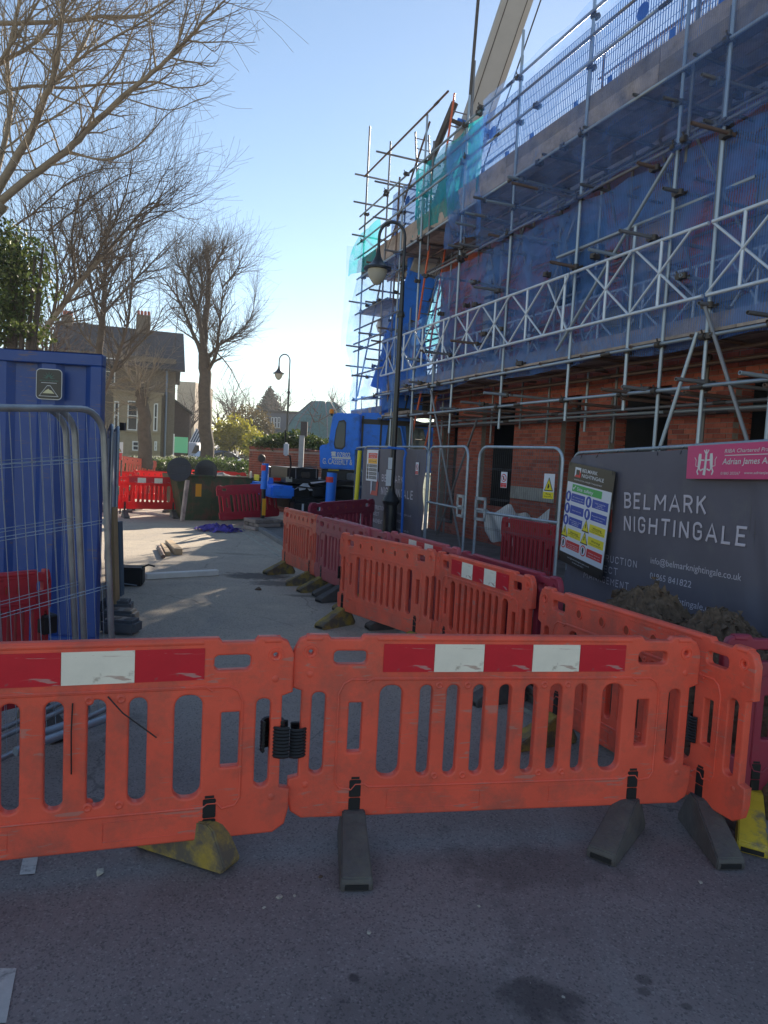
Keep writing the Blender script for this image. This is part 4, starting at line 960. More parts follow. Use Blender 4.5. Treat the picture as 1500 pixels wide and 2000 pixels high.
ledger(-.055, 6.95, -10.3, 6.2, GA); ledger(1.18, 6.93, -10, 6.2, GD); ledger(.6, 6.5, -7, 6.2, GD)
ledger(-.055, 7.96, -10.4, 6.2, GA); ledger(-.055, 8.72, -10.3, 6.2, GA); ledger(-.05, 9.75, -10.1, -4.9, RU)
for z in (4.2, 5.1, 5.95): ledger(-.055, z, -10.3, -7.8, GD)
ledger(1.3, 8.72, -9.8, -4.2, GD)
# transoms that stick out over the street
TRN = [((1350, 240), .6), ((1210, 450), .6), ((1150, 487), .55), ((1245, 318), .35), ((1375, 235), .2), ((1000, 357), .6), ((950, 392), .6), ((890, 435), .5), ((925, 560), .55), ((880, 665), .6), ((830, 687), .6), ((738, 640), .4), ((875, 478), .35),
       ((1175, 760), .5), ((1215, 755), .45), ((1320, 740), .5), ((1445, 728), .5), ((1460, 610), .5), ((1365, 592), .2), ((945, 767), .5), ((900, 785), .5), ((860, 797), .4), ((792, 700), .4), ((700, 650), .4), ((687, 733), .5), ((725, 665), .4), ((993, 345), .3)]
for (px, py), o_ in TRN:
    q = sp(px, py, -o_)
    e = 1.25 if q.x > -7 else 1.35
    tube(sf, (q.x, -o_, q.z), (q.x+rs.uniform(-.05, .05), e, q.z+rs.uniform(-.03, .03)), rs.choice([GD, GD, RU, GA]), 'transom'); coupler(q.x, -.03, q.z, pi/2)
for k in range(15):
    s = -9.6+k*1.08
    tube(sf, (s, -.12, 6.99), (s, 1.3, 6.99), GD, 'transom')
    tube(sf, (s+.3, -.1, 3.53), (s+.3, 1.28, 3.53), RU, 'transom')
for k in range(10): tube(sf, (-5.5+k*1.15, -.1, 2.84+.0), (-5.5+k*1.15, 1.28, 2.84), RU, 'transom')
for z in (4.45, 6.25, 8.1, 9.0, 9.75): 
    for s in (-10.05, -8.4): tube(sf, (s, -.35, z), (s, 1.5, z+rs.uniform(-.03, .03)), GD, 'transom')
# the inner lifts: a thick weave of putlogs, guard rails and doubled uprights
for s, y, z0, z1 in ((-9.4, .65, .1, 8.2), (-8.9, 1.3, .1, 9.0), (-7.8, .6, 3.4, 9.3), (-7.6, 0.02, 3.3, 8.9), (-6.7, 1.15, .1, 8.4), (-5.3, 1.15, 3.3, 8.6), (-5.6, 0, 6.6, 9.0), (-3.1, 1.15, 2.6, 6.9), (-1.0, 1.15, 2.5, 6.9), (-2.1, .06, 6.6, 9.6), (-.1, .07, 6.4, 9.7), (.75, 1.15, 2.5, 6.9), (2.08, .07, 5.8, 9.5), (2.66, .05, 4.9, 7.4), (2.9, 1.15, 2.5, 6.9), (4.7, 1.15, 2.5, 6.9)):
    tube(sf, (s, y, z0), (s+rs.uniform(-.03, .03), y, z1), rs.choice([GA, GD, RU]), 'standard')
for y, z in ((1.15, 3.95), (1.15, 5.0), (1.15, 5.75), (1.15, 6.4), (.62, 6.85), (.62, 3.45), (.62, 2.78), (1.15, 4.25)): ledger(y, z, -9.6 if z > 3.9 else -7.5, 6.2, rs.choice([GD, RU, GA]), 3.6)
for z in (7.55, 6.5, 5.5, 4.9): ledger(-.05, z, -10.3, -6.9, GD)
ledger(-.055, 8.35, -10.3, 6.2, GD); ledger(1.3, 9.3, -9.9, -5, RU)
for k in range(34):
    s = rs.uniform(-9.8, 5.8); z = rs.choice([3.62, 4.32, 4.95, 5.4, 6.02, 6.55, 6.9]); o_ = rs.choice([.08, .15, .3, .5])
    tube(sf, (s, -o_, z), (s+rs.uniform(-.1, .1), 1.28, z+rs.uniform(-.04, .04)), rs.choice([GD, GD, RU, GA]), 'transom'); coupler(s, -.03, z, pi/2)
for k in range(12):
    s = -9.5+k*1.25+rs.uniform(-.2, .2); a_ = rs.choice([1, -1])
    tube(sf, (s, .9, 3.6), (s+a_*1.4, 1.0, 6.9), GD, 'brace')
for k in range(60):
    coupler(rs.uniform(-10, 5.5), rs.choice([-.05, 1.1]), rs.choice([2.9, 3.5, 6.0, 6.95, 7.96, 8.72, 3.95, 5.0]), rs.choice([0, pi]))
# braces and rakers
tube(sf, (2.0, -.07, 5.92), (-.25, -.07, 3.7), GA, 'brace'); tube(sf, (2.66, -.08, 3.56), (1.75, -.3, .1), GA, 'brace'); tube(sf, (2.76, -.09, 3.85), (4.4, .1, .1), GD, 'brace')
tube(sf, (4.3, .5, 2.9), (2.4, .9, .1), MT['pinkpaint'], 'brace'); tube(sf, (-4.9, -.05, 3.4), (-3.2, .0, .15), GD, 'brace'); tube(sf, (-6.1, .05, 3.4), (-5.4, -.1, .1), GD, 'brace'); tube(sf, (-3.9, .6, 2.8), (-5.9, .8, .1), GD, 'brace')
tube(sf, (1.1, 1.0, 6.9), (3.0, 1.05, 3.7), GD, 'brace'); tube(sf, (-1.2, 1.0, 6.9), (-3.0, 1.05, 3.7), GD, 'brace'); tube(sf, (-10, .03, 3.6), (-8.4, .03, 6.9), GD, 'brace'); tube(sf, (-8.3, .05, 7.2), (-6, .05, 9.6), RU, 'brace')
# white lattice beams
def lattice(y, s0, s1, z0=3.98, z1=4.84, ph=0, mod=1.06):
    lb = link('lattice_beam', MB().tube([(s0, y, z1), (s1, y, z1)], .024, 10).mesh('lattice_beam', 50), sf, MT['alu'])
    MB().tube([(s0, y, z0), (s1, y, z0)], .024, 10).obj('lower_chord', MT['alu'], lb, 50)
    k = math.ceil((s0-ph)/mod)
    while ph+k*mod < s1:
        c = ph+k*mod
        if s0 < c: tube(lb, (c, y, z0), (c, y, z1), MT['alu'], 'upright', .022)
        a, d = max(c-mod/2+.03, s0), min(c+mod/2-.03, s1)
        tube(lb, (a, y-.012, z0+.01), (d, y-.012, z1-.01), MT['alu'], 'lattice_web', .017); tube(lb, (a, y+.012, z1-.01), (d, y+.012, z0+.01), MT['alu'], 'lattice_web', .017)
        k += 1
lattice(-.1, -7.9, -4.05, ph=-.1); lattice(-.1, -3.98, .0, ph=-.1); lattice(-.1, .03, 2.72, z0=3.98, ph=.9); lattice(-.1, 2.78, 6.2, z0=3.98, ph=3.25)
lattice(1.05, -7.9, -2.0, z0=3.95, z1=4.8, ph=.35); lattice(1.05, -1.9, 2.6, z0=3.95, z1=4.8, ph=.35); lattice(1.05, 2.65, 6.2, z0=3.95, z1=4.8, ph=.35)
# boards
def board(s0, s1, y, z, th=.038, wd=.225, vert=False, name='scaffold_board'):
    mb = MB()
    if vert: mb.box((s0, y, z), (s1, y+th, z+wd))
    else: mb.box((s0, y, z), (s1, y+wd, z+th))
    me = mb.mesh(name)
    o_ = link(name, me, sf, MT['board']); return o_
for (zz, sa, sb_) in ((7.02, -10.2, 6.2), (3.56, -8.2, 6.2)):
    for r_ in range(5):
        s = sa-rs.uniform(0, .5) if sa > -10 else sa
        while s < sb_:
            e = min(s+3.9, sb_); board(s+.01, e, .02+r_*.236, zz+rs.uniform(0, .006)); s = e
    s = sa
    while s < sb_:
        e = min(s+3.9, sb_)
        board(s, e-.01, .03 if zz > 5 else .2, zz+.05, vert=True, name='toe_board')
        if zz > 5: board(s, e-.012, .036, zz+.28, vert=True, name='toe_board')
        s = e
for r_ in range(4): board(-10.3, -8.0, .02+r_*.24, 5.98+.0); board(-10.3, -7.0, .02+r_*.24, 2.95)
board(-10.35, -8.0, -.02, 3.0, vert=True, name='toe_board'); MB().box((-8.0, .1, 2.98), (-6.2, 1.2, 3.05)).obj('deck_sheet', MT['board'], sf)
# blue mesh edge guards
def guard_mesh(w=2.0, h=1.15):
    mb = MB(); n = 40
    for i in range(n+1): x = w*i/n; mb.box((x-.0045, -.0045, 0), (x+.0045, .0045, h))
    for i in range(8): z = h*i/7; mb.box((0, -.006, z-.003), (w, -.001, z+.003))
    return mb.mesh('guard_panel')
GM = guard_mesh()
GP = []
for k in range(7):
    s = -8.25+k*2.06
    g_ = link('guard_panel', GM, sf, MT['guard'], M=Matrix.Translation((s, .13, 7.52)) @ Matrix.Rotation(rs.uniform(-.04, .04), 4, 'Y'))
    for dx in (.35, 1.6):
        MB().box((dx, -.05, -.3), (dx+.1, -.035, .12)).obj('guard_hook', MT['rope'], g_)
    if k % 2 == 0: MB().lathe([(.12, -.006), (.12, .006)], 16, Matrix.Translation((1.0, -.01, .72)) @ Matrix.Rotation(pi/2, 4, 'X')).obj('maker_disc', MT['rope'], g_)
MT['guardtan'] = mat('tan_mesh_guard', (.45, .3, .14), .5, trans=.2)
for k in range(3):
    a = sp(1062+k*58, 150-k*40, 2.6)
    g_ = link('guard_panel', GM, sf, MT['guardtan'], M=Matrix.Translation((-2.6+k*2.05, 2.6, 8.7)))
for z in (8.75, 9.3, 9.85): tube(sf, (-3.2, 2.55, z), (3.6, 2.55, z), RU, 'ledger')
for s in (-3.0, -.9, 1.2, 3.2): tube(sf, (s, 2.5, 7.3), (s, 2.5, 10.3), RU, 'standard')
# the lone tall pole seen against the sky
p_ = sp(912, 262, .2); q_ = sp(934, 0, .2); d_ = (q_-p_).normalized(); tube(sf, p_-d_*1.6, q_+d_*1.2, MT['dkmetal'], 'hoist_pole', .034)
# fittings hanging where tubes end low
# netting
def net(name, label, s0, s1, z0, z1, y, mt, nx, nz, amp=.05, bot=.12, ex=None, seed=0):
    r_ = random.Random(seed); a1, a2 = r_.uniform(0, 6), r_.uniform(0, 6)
    mb = MB()
    for j in range(nz+1):
        for i in range(nx+1):
            u_, v_ = i/nx, j/nz; s = s0+(s1-s0)*u_; zz = z0+(z1-z0)*v_
            sag = bot*abs(sin(s*pi/2.05+.2))*(1-v_)**3*(.5+.5*sin(s*1.9+a1))
            top = -.05*abs(sin(s*pi/1.0))*v_**6
            yy = y+amp*sin(s*1.7+a1)*sin(v_*pi)+amp*.4*sin(s*5.1+zz*2+a2)+amp*.25*sin(s*13+zz*5)*(1-v_)
            if ex: yy += ex(s, v_)
            mb.v.append((s, yy, zz+sag+top))
    W = nx+1; mb.f = [(j*W+i, j*W+i+1, (j+1)*W+i+1, (j+1)*W+i) for j in range(nz) for i in range(nx)]
    o_ = mb.obj(name, mt, None, 80); o_.matrix_world = MS; return tag(o_, label, 'netting', 'sheets of debris netting')
NB_, NTq = MT['netblue'], MT['netteal']
net('debris_netting', 'long blue net sheet between the lower deck and the middle ledger', -5.3, 6.2, 3.4, 5.98, .06, NB_, 220, 36, .032, seed=1)
net('debris_netting', 'blue net sheet tinting the underside of the top deck and its guard rails', -3.2, 6.2, 5.9, 8.85, -.1, MT['netlite'], 120, 20, .04, seed=2)
net('debris_netting', 'added dark net strip standing in for the deep shadow under the top deck', -5.3, 6.2, 5.85, 6.95, 1.24, NB_, 120, 8, .02, bot=.05, seed=12)  # sheet added to darken the shadowed brick strip below the top deck
net('debris_netting', 'blue net piece hanging below the top deck at the far part of the scaffold', -7.9, -5.35, 3.36, 5.2, .12, NB_, 40, 16, .1, seed=3)
net('debris_netting', 'turquoise net sheet on the guard rail beside the crane boom', -6.6, -3.4, 7.1, 8.7, .02, NTq, 50, 14, .06, seed=4)
net('debris_netting', 'turquoise net scrap on the far corner of the top deck', -10.35, -8.9, 7.0, 8.3, .02, NTq, 20, 10, .08, seed=5, ex=lambda s, v_: -.25*(1-v_)*max(0, -9-s))
net('debris_netting', 'torn dark blue net strip trailing down beside the turquoise sheet', -4.6, -3.0, 6.3, 8.5, -.1, NB_, 30, 20, .12, seed=6)
net('debris_netting', 'turquoise and blue net bundle seen through the far scaffold bays', -9.4, -7.0, 4.6, 6.9, 1.35, NTq, 40, 24, .2, seed=7)
o_ = net('debris_netting', 'thin pale blue net wrapped around the far end of the scaffold', -.4, 1.6, 3.0, 7.9, 0, net_mat('thin_blue_netting', (.15, .38, .6), .05, .24), 20, 40, .15, seed=8); o_.matrix_world = MS @ Matrix.Translation((-10.3, 0, 0)) @ Matrix.Rotation(pi/2, 4, 'Z')
net('debris_netting', 'blue net covering the far end bays above the crane cab', -10.3, -6.6, 3.0, 4.2, -.06, NB_, 50, 14, .08, seed=9)
net('debris_netting', 'pale blue net hanging loose over the far front bays of the scaffold', -10.3, -6.9, 4.1, 6.95, -.12, MT['netlite'], 60, 30, .12, bot=.4, seed=10)
net('debris_netting', 'blue net bunched behind the far bays below the turquoise bundle', -9.9, -6.4, 3.0, 4.9, 1.3, NB_, 40, 20, .18, seed=11)
# ladders
def ladder(p0, p1, wid, label, mt):
    d = p1-p0; ln = d.length
    M = MS @ Matrix.Translation(p0) @ d.to_track_quat('Z', 'X').to_matrix().to_4x4()
    tt = thing('ladder', label, 'ladder', M, 'orange scaffold ladders')
    e = (M.to_3x3().inverted() @ nS); e.z = 0; e.normalize()
    for k in (0, 1): MB().tube([e*wid*k, e*wid*k+V((0, 0, ln))], .026, 6).obj('stile', mt, tt)
    z = .2
    while z < ln-.1: MB().tube([V((0, 0, z)), e*wid+V((0, 0, z))], .014, 6).obj('rung', MT['galvd'], tt); z += .3
ladder(sp(795, 895, .3), sp(827, 745, .3), .42, 'orange ladder rising from behind the far fence to the lower deck', MT['ladder'])
ladder(sp(806, 700, .4), sp(845, 440, .4), .42, 'orange ladder between the lower deck and the top deck', MT['ladder'])
ladder(sp(868, 320, .4), sp(888, 182, .4), .42, 'orange ladder standing above the top deck against the sky', MT['ladder'])
ladder(sp(818, 425, .9), sp(811, 258, .9), .4, 'grey ladder above the far corner of the top deck', MT['galvd'])
# pink sheets and clutter on the top deck
for k, (px, py, w_) in enumerate(((955, 318, .9), (1285, 95, 1.0))):
    q = sp(px, py, .6); me = MB()
    c_ = cloth('tarpaulin', -w_/2, w_/2, 0, .45, lambda x, z: .1*sin(x*7+z*5)+.25*z, MT['pink'], None, 24, 10); c_.matrix_world = MS @ Matrix.Translation((q.x, .6, 7.12))
    tag(c_, ['pink sheet lying on the top deck beside the turquoise netting', 'pink sheet on the top deck farther along near the picture edge'][k], 'tarpaulin')
# ============================================================= mobile crane
XY = V((1, 1, 0))
cA = P(520, 960, 17.2)*XY; cB = P(745, 960, 19.4)*XY
MC = frame(cA, V((.916, .4, 0)))           # x runs from the front bumper back along the lorry, -y faces the camera
crn = thing('mobile_crane', 'blue mobile crane lorry with G. CASSERLY lettering parked behind the far fence, its boom raised', 'crane', MC)
nC = MC.to_3x3() @ V((0, 1, 0))
def cp(x, y, off=0.0): q = MC.inverted() @ onplane(x, y, MC @ V((0, off, 0)), nC); return V((q.x, off, q.z))
def cbox(name, px0, py0, px1, py1, y0, y1, mt, parent=None, bv=.02):
    a, c = cp(px0, py1, y0), cp(px1, py0, y0)
    me = MB().box((a.x, y0, a.z), (c.x, y1, c.z)).mesh(name)
    if bv: bevel(me, bv, 2)
    return link(name, me, parent or crn, mt), a, c
cbox('chassis', 566, 1000, 800, 948, .2, 2.1, MT['chassis'])
cbox('chassis', 575, 1010, 668, 972, .0, .18, MT['chassis'])
cbox('deck_plate', 560, 950, 720, 935, -.1, 2.3, MT['chassis'])
cbox('low_cab', 562, 938, 622, 913, .3, 2.2, MT['chassis'])
bmp, a, c = cbox('bumper', 530, 974, 575, 948, -.25, 2.2, MT['craneblue'], bv=.05)
# its front corner with lamps
M_ = Matrix.Translation((a.x-.0, -.25, a.z))
for yy, mt in ((.12, MT['lamp']), (1.9, MT['lamp'])): MB().lathe([(.09, 0), (.1, .03), (.03, .05)], 14, Matrix.Translation((a.x-.0, yy, a.z+.17)) @ Matrix.Rotation(-pi/2, 4, 'Y')).obj('headlight', mt, crn)
MB().box((a.x-.02, 1.0, a.z+.05), (a.x, 1.5, a.z+.2)).obj('number_plate', MT['syel'], crn)
MB().box((a.x+.04, -.275, a.z+.12), (a.x+.22, -.255, a.z+.19)).obj('tail_lamp', MT['tail'], crn); MB().box((a.x+.35, -.27, a.z+.1), (a.x+.5, -.255, a.z+.22)).obj('headlight', MT['lamp'], crn)
cbox('blue_step_box', 521, 948, 534, 933, .6, 1.0, MT['craneblue'])
# white flash lettering on the black deck side
for q in ([(572, 958), (592, 944), (602, 944), (596, 956), (585, 958), (583, 952)], [(600, 944), (611, 958), (604, 958), (594, 946)], [(606, 942), (640, 938), (632, 942), (608, 945)]):
    MB().prism([((p:=cp(x, y, -.13)).x, p.z) for x, y in q], -.14, -.12).obj('white_flash', MT['offwhite'], crn)
# jack legs
for (px, y0, y1, off, w_) in ((644, 990, 923, -.55, .125), (515, 955, 905, -.2, .08)):
    a, c = cp(px, y0, off), cp(px+(0 if px > 600 else -1), y1, off)
    me = MB().tube([(a.x, off, a.z), (a.x+.02, off, c.z)], w_, 14).obj('outrigger_leg', MT['craneblue'], crn, 40)
    z = a.z+(c.z-a.z)*.72
    MB().tube([(a.x, off, z), (a.x, off, z+.13)], w_*1.02, 14).obj('red_band', MT['sred'], me, 40)
a = cp(515, 958, -.2); MB().tube([(a.x, -.2, .28), (a.x, -.2, a.z+.05)], .05, 10).obj('jack_rod', MT['chassis'], crn)
MB().box((a.x-.04, -.3, .35), (a.x+.04, -.27, .75)).obj('reflective_strip', MT['sorange'], crn)
cbox('outrigger_box', 575, 1012, 680, 982, -.5, -.1, MT['chassis'])
tp = thing('timber_pad', 'small stack of timber blocks under the crane jack beside the kerb', 'timber pad', frame(V((0, 0, 0))+(MC @ V((a.x, -.2, 0))), cB-cA))
for k in range(3):
    for j in range(3): link('timber_block', bevel(MB().box((-.35+j*.24, -.3, .005+k*.09), (-.13+j*.24, .3, .085+k*.09)).mesh('timber_block'), .008), tp, MT['board'], M=Matrix.Rotation(pi/2*(k % 2)+.03*j, 4, 'Z'))
# wheels
for (px, off) in ((668, .2), (790, .2), (668, 1.9)):
    a = cp(px, 985, off); wh = thing('wheel', None, None); wh.parent = crn; wh.matrix_local = Matrix.Translation((a.x, off, .55))
    MB().lathe([(.3, -.15), (.5, -.16), (.55, -.1), (.55, .1), (.5, .16), (.3, .15)], 28, Matrix.Rotation(pi/2, 4, 'X')).obj('tyre', MT['tyre'], wh, 40)
    MB().lathe([(.02, .2), (.12, .19), (.14, .1), (.27, .07), (.3, .14)], 20, Matrix.Rotation(pi/2, 4, 'X')).obj('rim', MT['galvd'], wh, 40)
# slewing cab: the upper works are turned on their own ring
MCh, crn_low = MC, crn
MU = frame(P(690, 960, 18.4)*XY, V((1, .06, 0)))
upw = link('upper_works', None, crn, M=MC.inverted() @ MU)
nU = MU.to_3x3() @ V((0, 1, 0))
def cp(x, y, off=0.0): q = MU.inverted() @ onplane(x, y, MU @ V((0, off, 0)), nU); return V((q.x, off, q.z))
crn = upw; MC = MU
wd_ = cp(688, 900, .1)-cp(625, 900, .1)
a = cp(625, 918, .1); c = cp(690, 815, .1)
prof = [(cp(x, y, .1).x, cp(x, y, .1).z) for x, y in ((625, 915), (700, 918), (704, 808), (656, 806), (650, 812), (644, 850), (641, 868), (627, 869), (624, 872))]
cab = link('operator_cab', bevel(MB().prism(prof, .1, 1.6).mesh('operator_cab'), .03, 2), crn, MT['craneblue'])
win = [(cp(x, y, .1).x, cp(x, y, .1).z) for x, y in ((654, 876), (668, 878), (674, 872), (676, 825), (672, 820), (662, 822), (656, 840), (652, 868))]
MB().prism(win, .085, .12).obj('window_seal', MT['chassis'], cab)
win2 = [(sum(p[0] for p in win)/8+(x-sum(p[0] for p in win)/8)*.84, sum(p[1] for p in win)/8+(z-sum(p[1] for p in win)/8)*.9) for x, z in win]
MB().prism(win2, .075, .09).obj('cab_window', MT['skyglass'], cab)
def ctext(body, xl, yb, xr, yt, mt=MT['white'], off=.09):
    a, d, e = cp(xl, yb, off), cp(xr, yb, off), cp(xl, yt, off); text(cab, body, a.x, a.z, d.x-a.x, e.z-a.z, off, mt, True)
ctext('07802', 658, 891.5, 684, 882.5); ctext('G. CASSERLY &', 630, 905.5, 688, 894)
MB().prism([(cp(x, y, .09).x, cp(x, y, .09).z) for x, y in ((647, 890), (656, 891), (655, 886), (657, 884), (655, 882), (648, 882), (646, 884), (648, 886))], .08, .09).obj('telephone_symbol', MT['white'], cab)
a, c = cp(648, 895, .09), cp(685, 893.5, .09); MB().box((a.x, .085, a.z), (c.x, .09, c.z)).obj('rule_line', MT['white'], cab)
cbox('turntable', 628, 942, 705, 916, .3, 1.9, MT['chassis']); cbox('yellow_label', 641, 920, 662, 912, .26, .29, MT['syel'], bv=0)
a = cp(648, 803, .5)
MB().tube([(a.x, .5, a.z-.12), (a.x, .5, a.z-.04)], .03, 8).obj('beacon_stem', MT['chassis'], crn)
MB().lathe([(.055, -.06), (.06, 0), (.045, .05), (.01, .065)], 14, Matrix.Translation((a.x, .5, a.z))).obj('beacon', MT['amber'], crn, 40)
# engine housing, carrier windscreen, boom foot
prof = [(cp(x, y, .3).x, cp(x, y, .3).z) for x, y in ((700, 916), (860, 925), (872, 850), (830, 826), (760, 806), (704, 806))]
for (x0, y0, x1, y1) in ((706, 812, 707.5, 914), (742, 818, 743.5, 918), (706, 826, 850, 827.5)):
    a, c = cp(x0, y1, .29), cp(x1, y0, .29); MB().box((a.x, .285, a.z), (c.x, .299, c.z)).obj('panel_seam', MT['chassis'], crn)
hs = link('engine_housing', bevel(MB().prism(prof, .3, 2.3).mesh('engine_housing'), .04, 2), crn, MT['craneblue'])
for q in (((752, 870), (786, 874), (782, 836), (758, 830)), ((794, 876), (836, 882), (826, 836), (792, 832))):
    MB().prism([(cp(x, y, .3).x, cp(x, y, .3).z) for x, y in q], .27, .31).obj('side_window', MT['skyglass'], hs)
MB().tube([cp(783, 832, .26), cp(792, 876, .26)], .03, 6).obj('window_pillar', MT['craneblue'], hs)
prof = [(cp(x, y, .6).x, cp(x, y, .6).z) for x, y in ((745, 810), (826, 812), (836, 740), (830, 640), (768, 612), (752, 650), (748, 700))]
link('counterweight', bevel(MB().prism(prof, .6, 2.0).mesh('counterweight'), .05, 2), crn, MT['craneblue'])
MB().lathe([(.2, -.1), (.24, -.04), (.24, .04), (.2, .1)], 10, Matrix.Translation(cp(752, 637, .8)) @ Matrix.Rotation(pi/2, 4, 'X')).obj('lifting_winch', MT['offwhite'], crn)
# boom: box sections on one axis, thinner as they slide out
b0, b1 = cp(758, 745, 1.3), cp(1035, -40, 1.3)
b1 = MC.inverted() @ P(1030, -60, 16.8)
ax = (b1-b0).normalized(); L0 = (b1-b0).length
sx = nC_l = V((0, 1, 0)); sx = (sx-ax*sx.dot(ax)).normalized(); sy = ax.cross(sx)
def sect(name, t0, t1, w_, h_, mt, par=None):
    prof = [(-w_/2, -h_/2+.12), (-w_/2+.1, -h_/2), (w_/2-.1, -h_/2), (w_/2, -h_/2+.12), (w_/2, h_/2-.04), (w_/2-.04, h_/2), (-w_/2+.04, h_/2), (-w_/2, h_/2-.04)]
    mb = MB()
    for t_ in (t0, t1):
        for (u_, v_) in prof: mb.v.append(tuple(b0+ax*(L0*t_)+sx*u_+sy*v_))
    n = 8; mb.f = [tuple(range(n)), tuple(range(n, 2*n))[::-1]]+[(i, i+n, (i+1) % n+n, (i+1) % n) for i in range(n)]
    me = mb.mesh(name); fixn(me); return link(name, me, par or crn, mt)
MT['boomgrey'] = mat('pale_grey_boom_paint', (.4, .39, .38), .45, var=.08, vscale=2)
bmf = sect('boom_foot', -.02, .3, .8, .85, MT['craneblue']); bm1 = sect('boom_section', .3, .655, .62, .78, MT['boomgrey']); sect('boom_section', .655, 1.25, .54, .7, MT['boomgrey'])
for sgn in (-1, 1):
    for t0_, t1_ in ((.31, .64), (.67, 1.24)):
        for h_ in (-.22, .2): MB().tube([b0+ax*L0*t0_+sx*sgn*(.312 if t0_ < .5 else .272)+sy*h_, b0+ax*L0*t1_+sx*sgn*(.312 if t0_ < .5 else .272)+sy*h_], .012, 5).obj('boom_weld', MT['dkmetal'], bm1)
for k, t_ in enumerate((.652, .66)): sect('boom_collar', t_, t_+.006, .74, .88, MT['craneblue'], bm1)
MB().tube([b0+ax*L0*.65-sx*.42-sy*.6, b0+ax*L0*.655-sx*.42+sy*.62], .05, 8).obj('collar_pin', MT['dkmetal'], bm1)
MB().tube([b0+ax*L0*.55+sx*.1+sy*.75, b0+ax*L0*.70+sx*.1+sy*.62], .09, 8).obj('lift_cylinder', MT['dkmetal'], bm1)
rm = MB(); 
for k in (-.1, .1): rm.tube([b0+ax*L0*.2+sx*k-sy*.55, b0+ax*L0*1.25+sx*k-sy*.5], .012, 5)
rm.obj('hoist_rope', MT['black'], crn)
# machinery packed round the boom foot: rams, pipes, a ladder of grilles, hand rails and hoses
for k, (x0, y0, x1, y1, mt) in enumerate(((828, 806, 850, 770, 'chassis'), (800, 640, 822, 600, 'dkmetal'), (770, 806, 800, 796, 'chassis'))):
    cbox('machine_box', x0, y0, x1, y1, .35, 1.2, MT[mt])
for k in range(9): a, c = cp(712, 912-k*4, .28), cp(742, 910-k*4, .28); MB().box((a.x, .27, a.z), (c.x, .298, c.z)).obj('grille_slat', MT['chassis'], crn)
for k in range(7): a, c = cp(758, 700-k*12, .58), cp(826, 698-k*12, .58); MB().box((a.x, .57, a.z), (c.x, .598, c.z-.02)).obj('panel_rib', MT['chassis'] if k % 3 == 0 else MT['craneblue'], crn)
for k, pts_ in enumerate((((706, 806), (706, 780), (760, 778), (760, 806)), ((790, 806), (800, 760), (812, 720)), ((765, 790), (756, 740), (770, 690), (790, 650)), ((830, 806), (838, 770), (832, 720)))):
    MB().tube([cp(x, y, .25) for x, y in pts_], .022 if k else .018, 6).obj('hose' if k else 'hand_rail', MT['black'] if k else MT['galv'], crn, 50)
cyl = MB().tube([cp(795, 800, 1.2), b0+ax*L0*.36+sy*.5], .14, 12).obj('luffing_cylinder', MT['craneblue'], crn, 40)
# mirror on its bent arm
MC, crn = MCh, crn_low
def cp(x, y, off=0.0): q = MC.inverted() @ onplane(x, y, MC @ V((0, off, 0)), nC); return V((q.x, off, q.z))
a = cp(563, 877, -.4); pts = [cp(566, 935, -.3), cp(568, 905, -.35), cp(566, 890, -.4), cp(558, 888, -.4), cp(557, 840, -.4)]
MB().tube(pts, .022, 6).obj('mirror_arm', MT['chassis'], crn, 50)
link('mirror', bevel(MB().box((a.x-.13, -.48, a.z-.17), (a.x+.0, -.42, a.z+.15)).mesh('mirror'), .03, 2), crn, MT['offwhite'])
for px, z0_ in ((512, 900),): MB().lathe([(.08, -.03), (.1, 0), (.08, .03)], 12, Matrix.Translation(cp(511, 895, -.2)) @ Matrix.Rotation(pi/2, 4, 'X')).obj('mirror', MT['dkmetal'], crn)
MB().tube([cp(515, 905, -.2), cp(520, 910, .2), cp(528, 912, .7), cp(527, 935, .8)], .015, 5).obj('mirror_arm', MT['chassis'], crn)
# ============================================================= lamp posts
def lamp_post(base, hgt, lean_px, label, side=-1, z0=.085):
    M = Matrix.Translation((base.x, base.y, z0)); k = hgt/5.6
    tt = thing('street_lamp', label, 'street lamp', M, 'black swan neck street lamps')
    MB().lathe([(.15, 0), (.15, .12), (.12, .16), (.115, .95), (.13, .97), (.15, 1.02), (.13, 1.08), (.09, 1.13), (.065, 1.2), (.06, 1.25)], 16).obj('base_column', MT['blackiron'], tt, 35)
    MB().tube([(0, 0, 1.2), (0, 0, 3.0), (0, 0, 4.4), (0, 0, hgt-1.0)], [.052, .046, .042, .034], 12).obj('pole', MT['blackiron'], tt, 40)
    MB().lathe([(.06, 0), (.07, .04), (.05, .1)], 12, Matrix.Translation((0, 0, hgt-1.6))).obj('pole_collar', MT['blackiron'], tt, 40)
    rr = .22; top = hgt-rr-.0
    pts = [(0, 0, hgt-1.0)]+[(side*(rr-rr*cos(a)), 0, top-.05+rr*1.15*sin(a)) for a in [pi*i/12 for i in range(13)]]+[(side*2*rr, 0, top-.3)]
    MB().tube(pts, .026, 10).obj('swan_neck', MT['blackiron'], tt, 50)
    Ml = Matrix.Translation((side*2*rr, 0, top-.3))
    hd = MB().lathe([(.03, .04), (.035, 0), (.05, -.08), (.1, -.17), (.17, -.24), (.235, -.27), (.24, -.3), (.18, -.305)], 22, Ml).obj('lamp_hood', MT['blackiron'], tt, 35)
    MB().lathe([(.17, -.3), (.165, -.36), (.13, -.45), (.07, -.53), (.01, -.56)], 20, Ml).obj('lamp_bowl', MT['lamp'], tt, 60)
    return tt
l1 = lamp_post(P(759, 1060, 12.4), 5.78, 0, 'tall black street lamp with a bowl lantern in front of the scaffold')
l2 = lamp_post(P(558, 900, 29.5), 5.9, 0, 'distant black street lamp beyond the brick wall and crane', z0=.05)
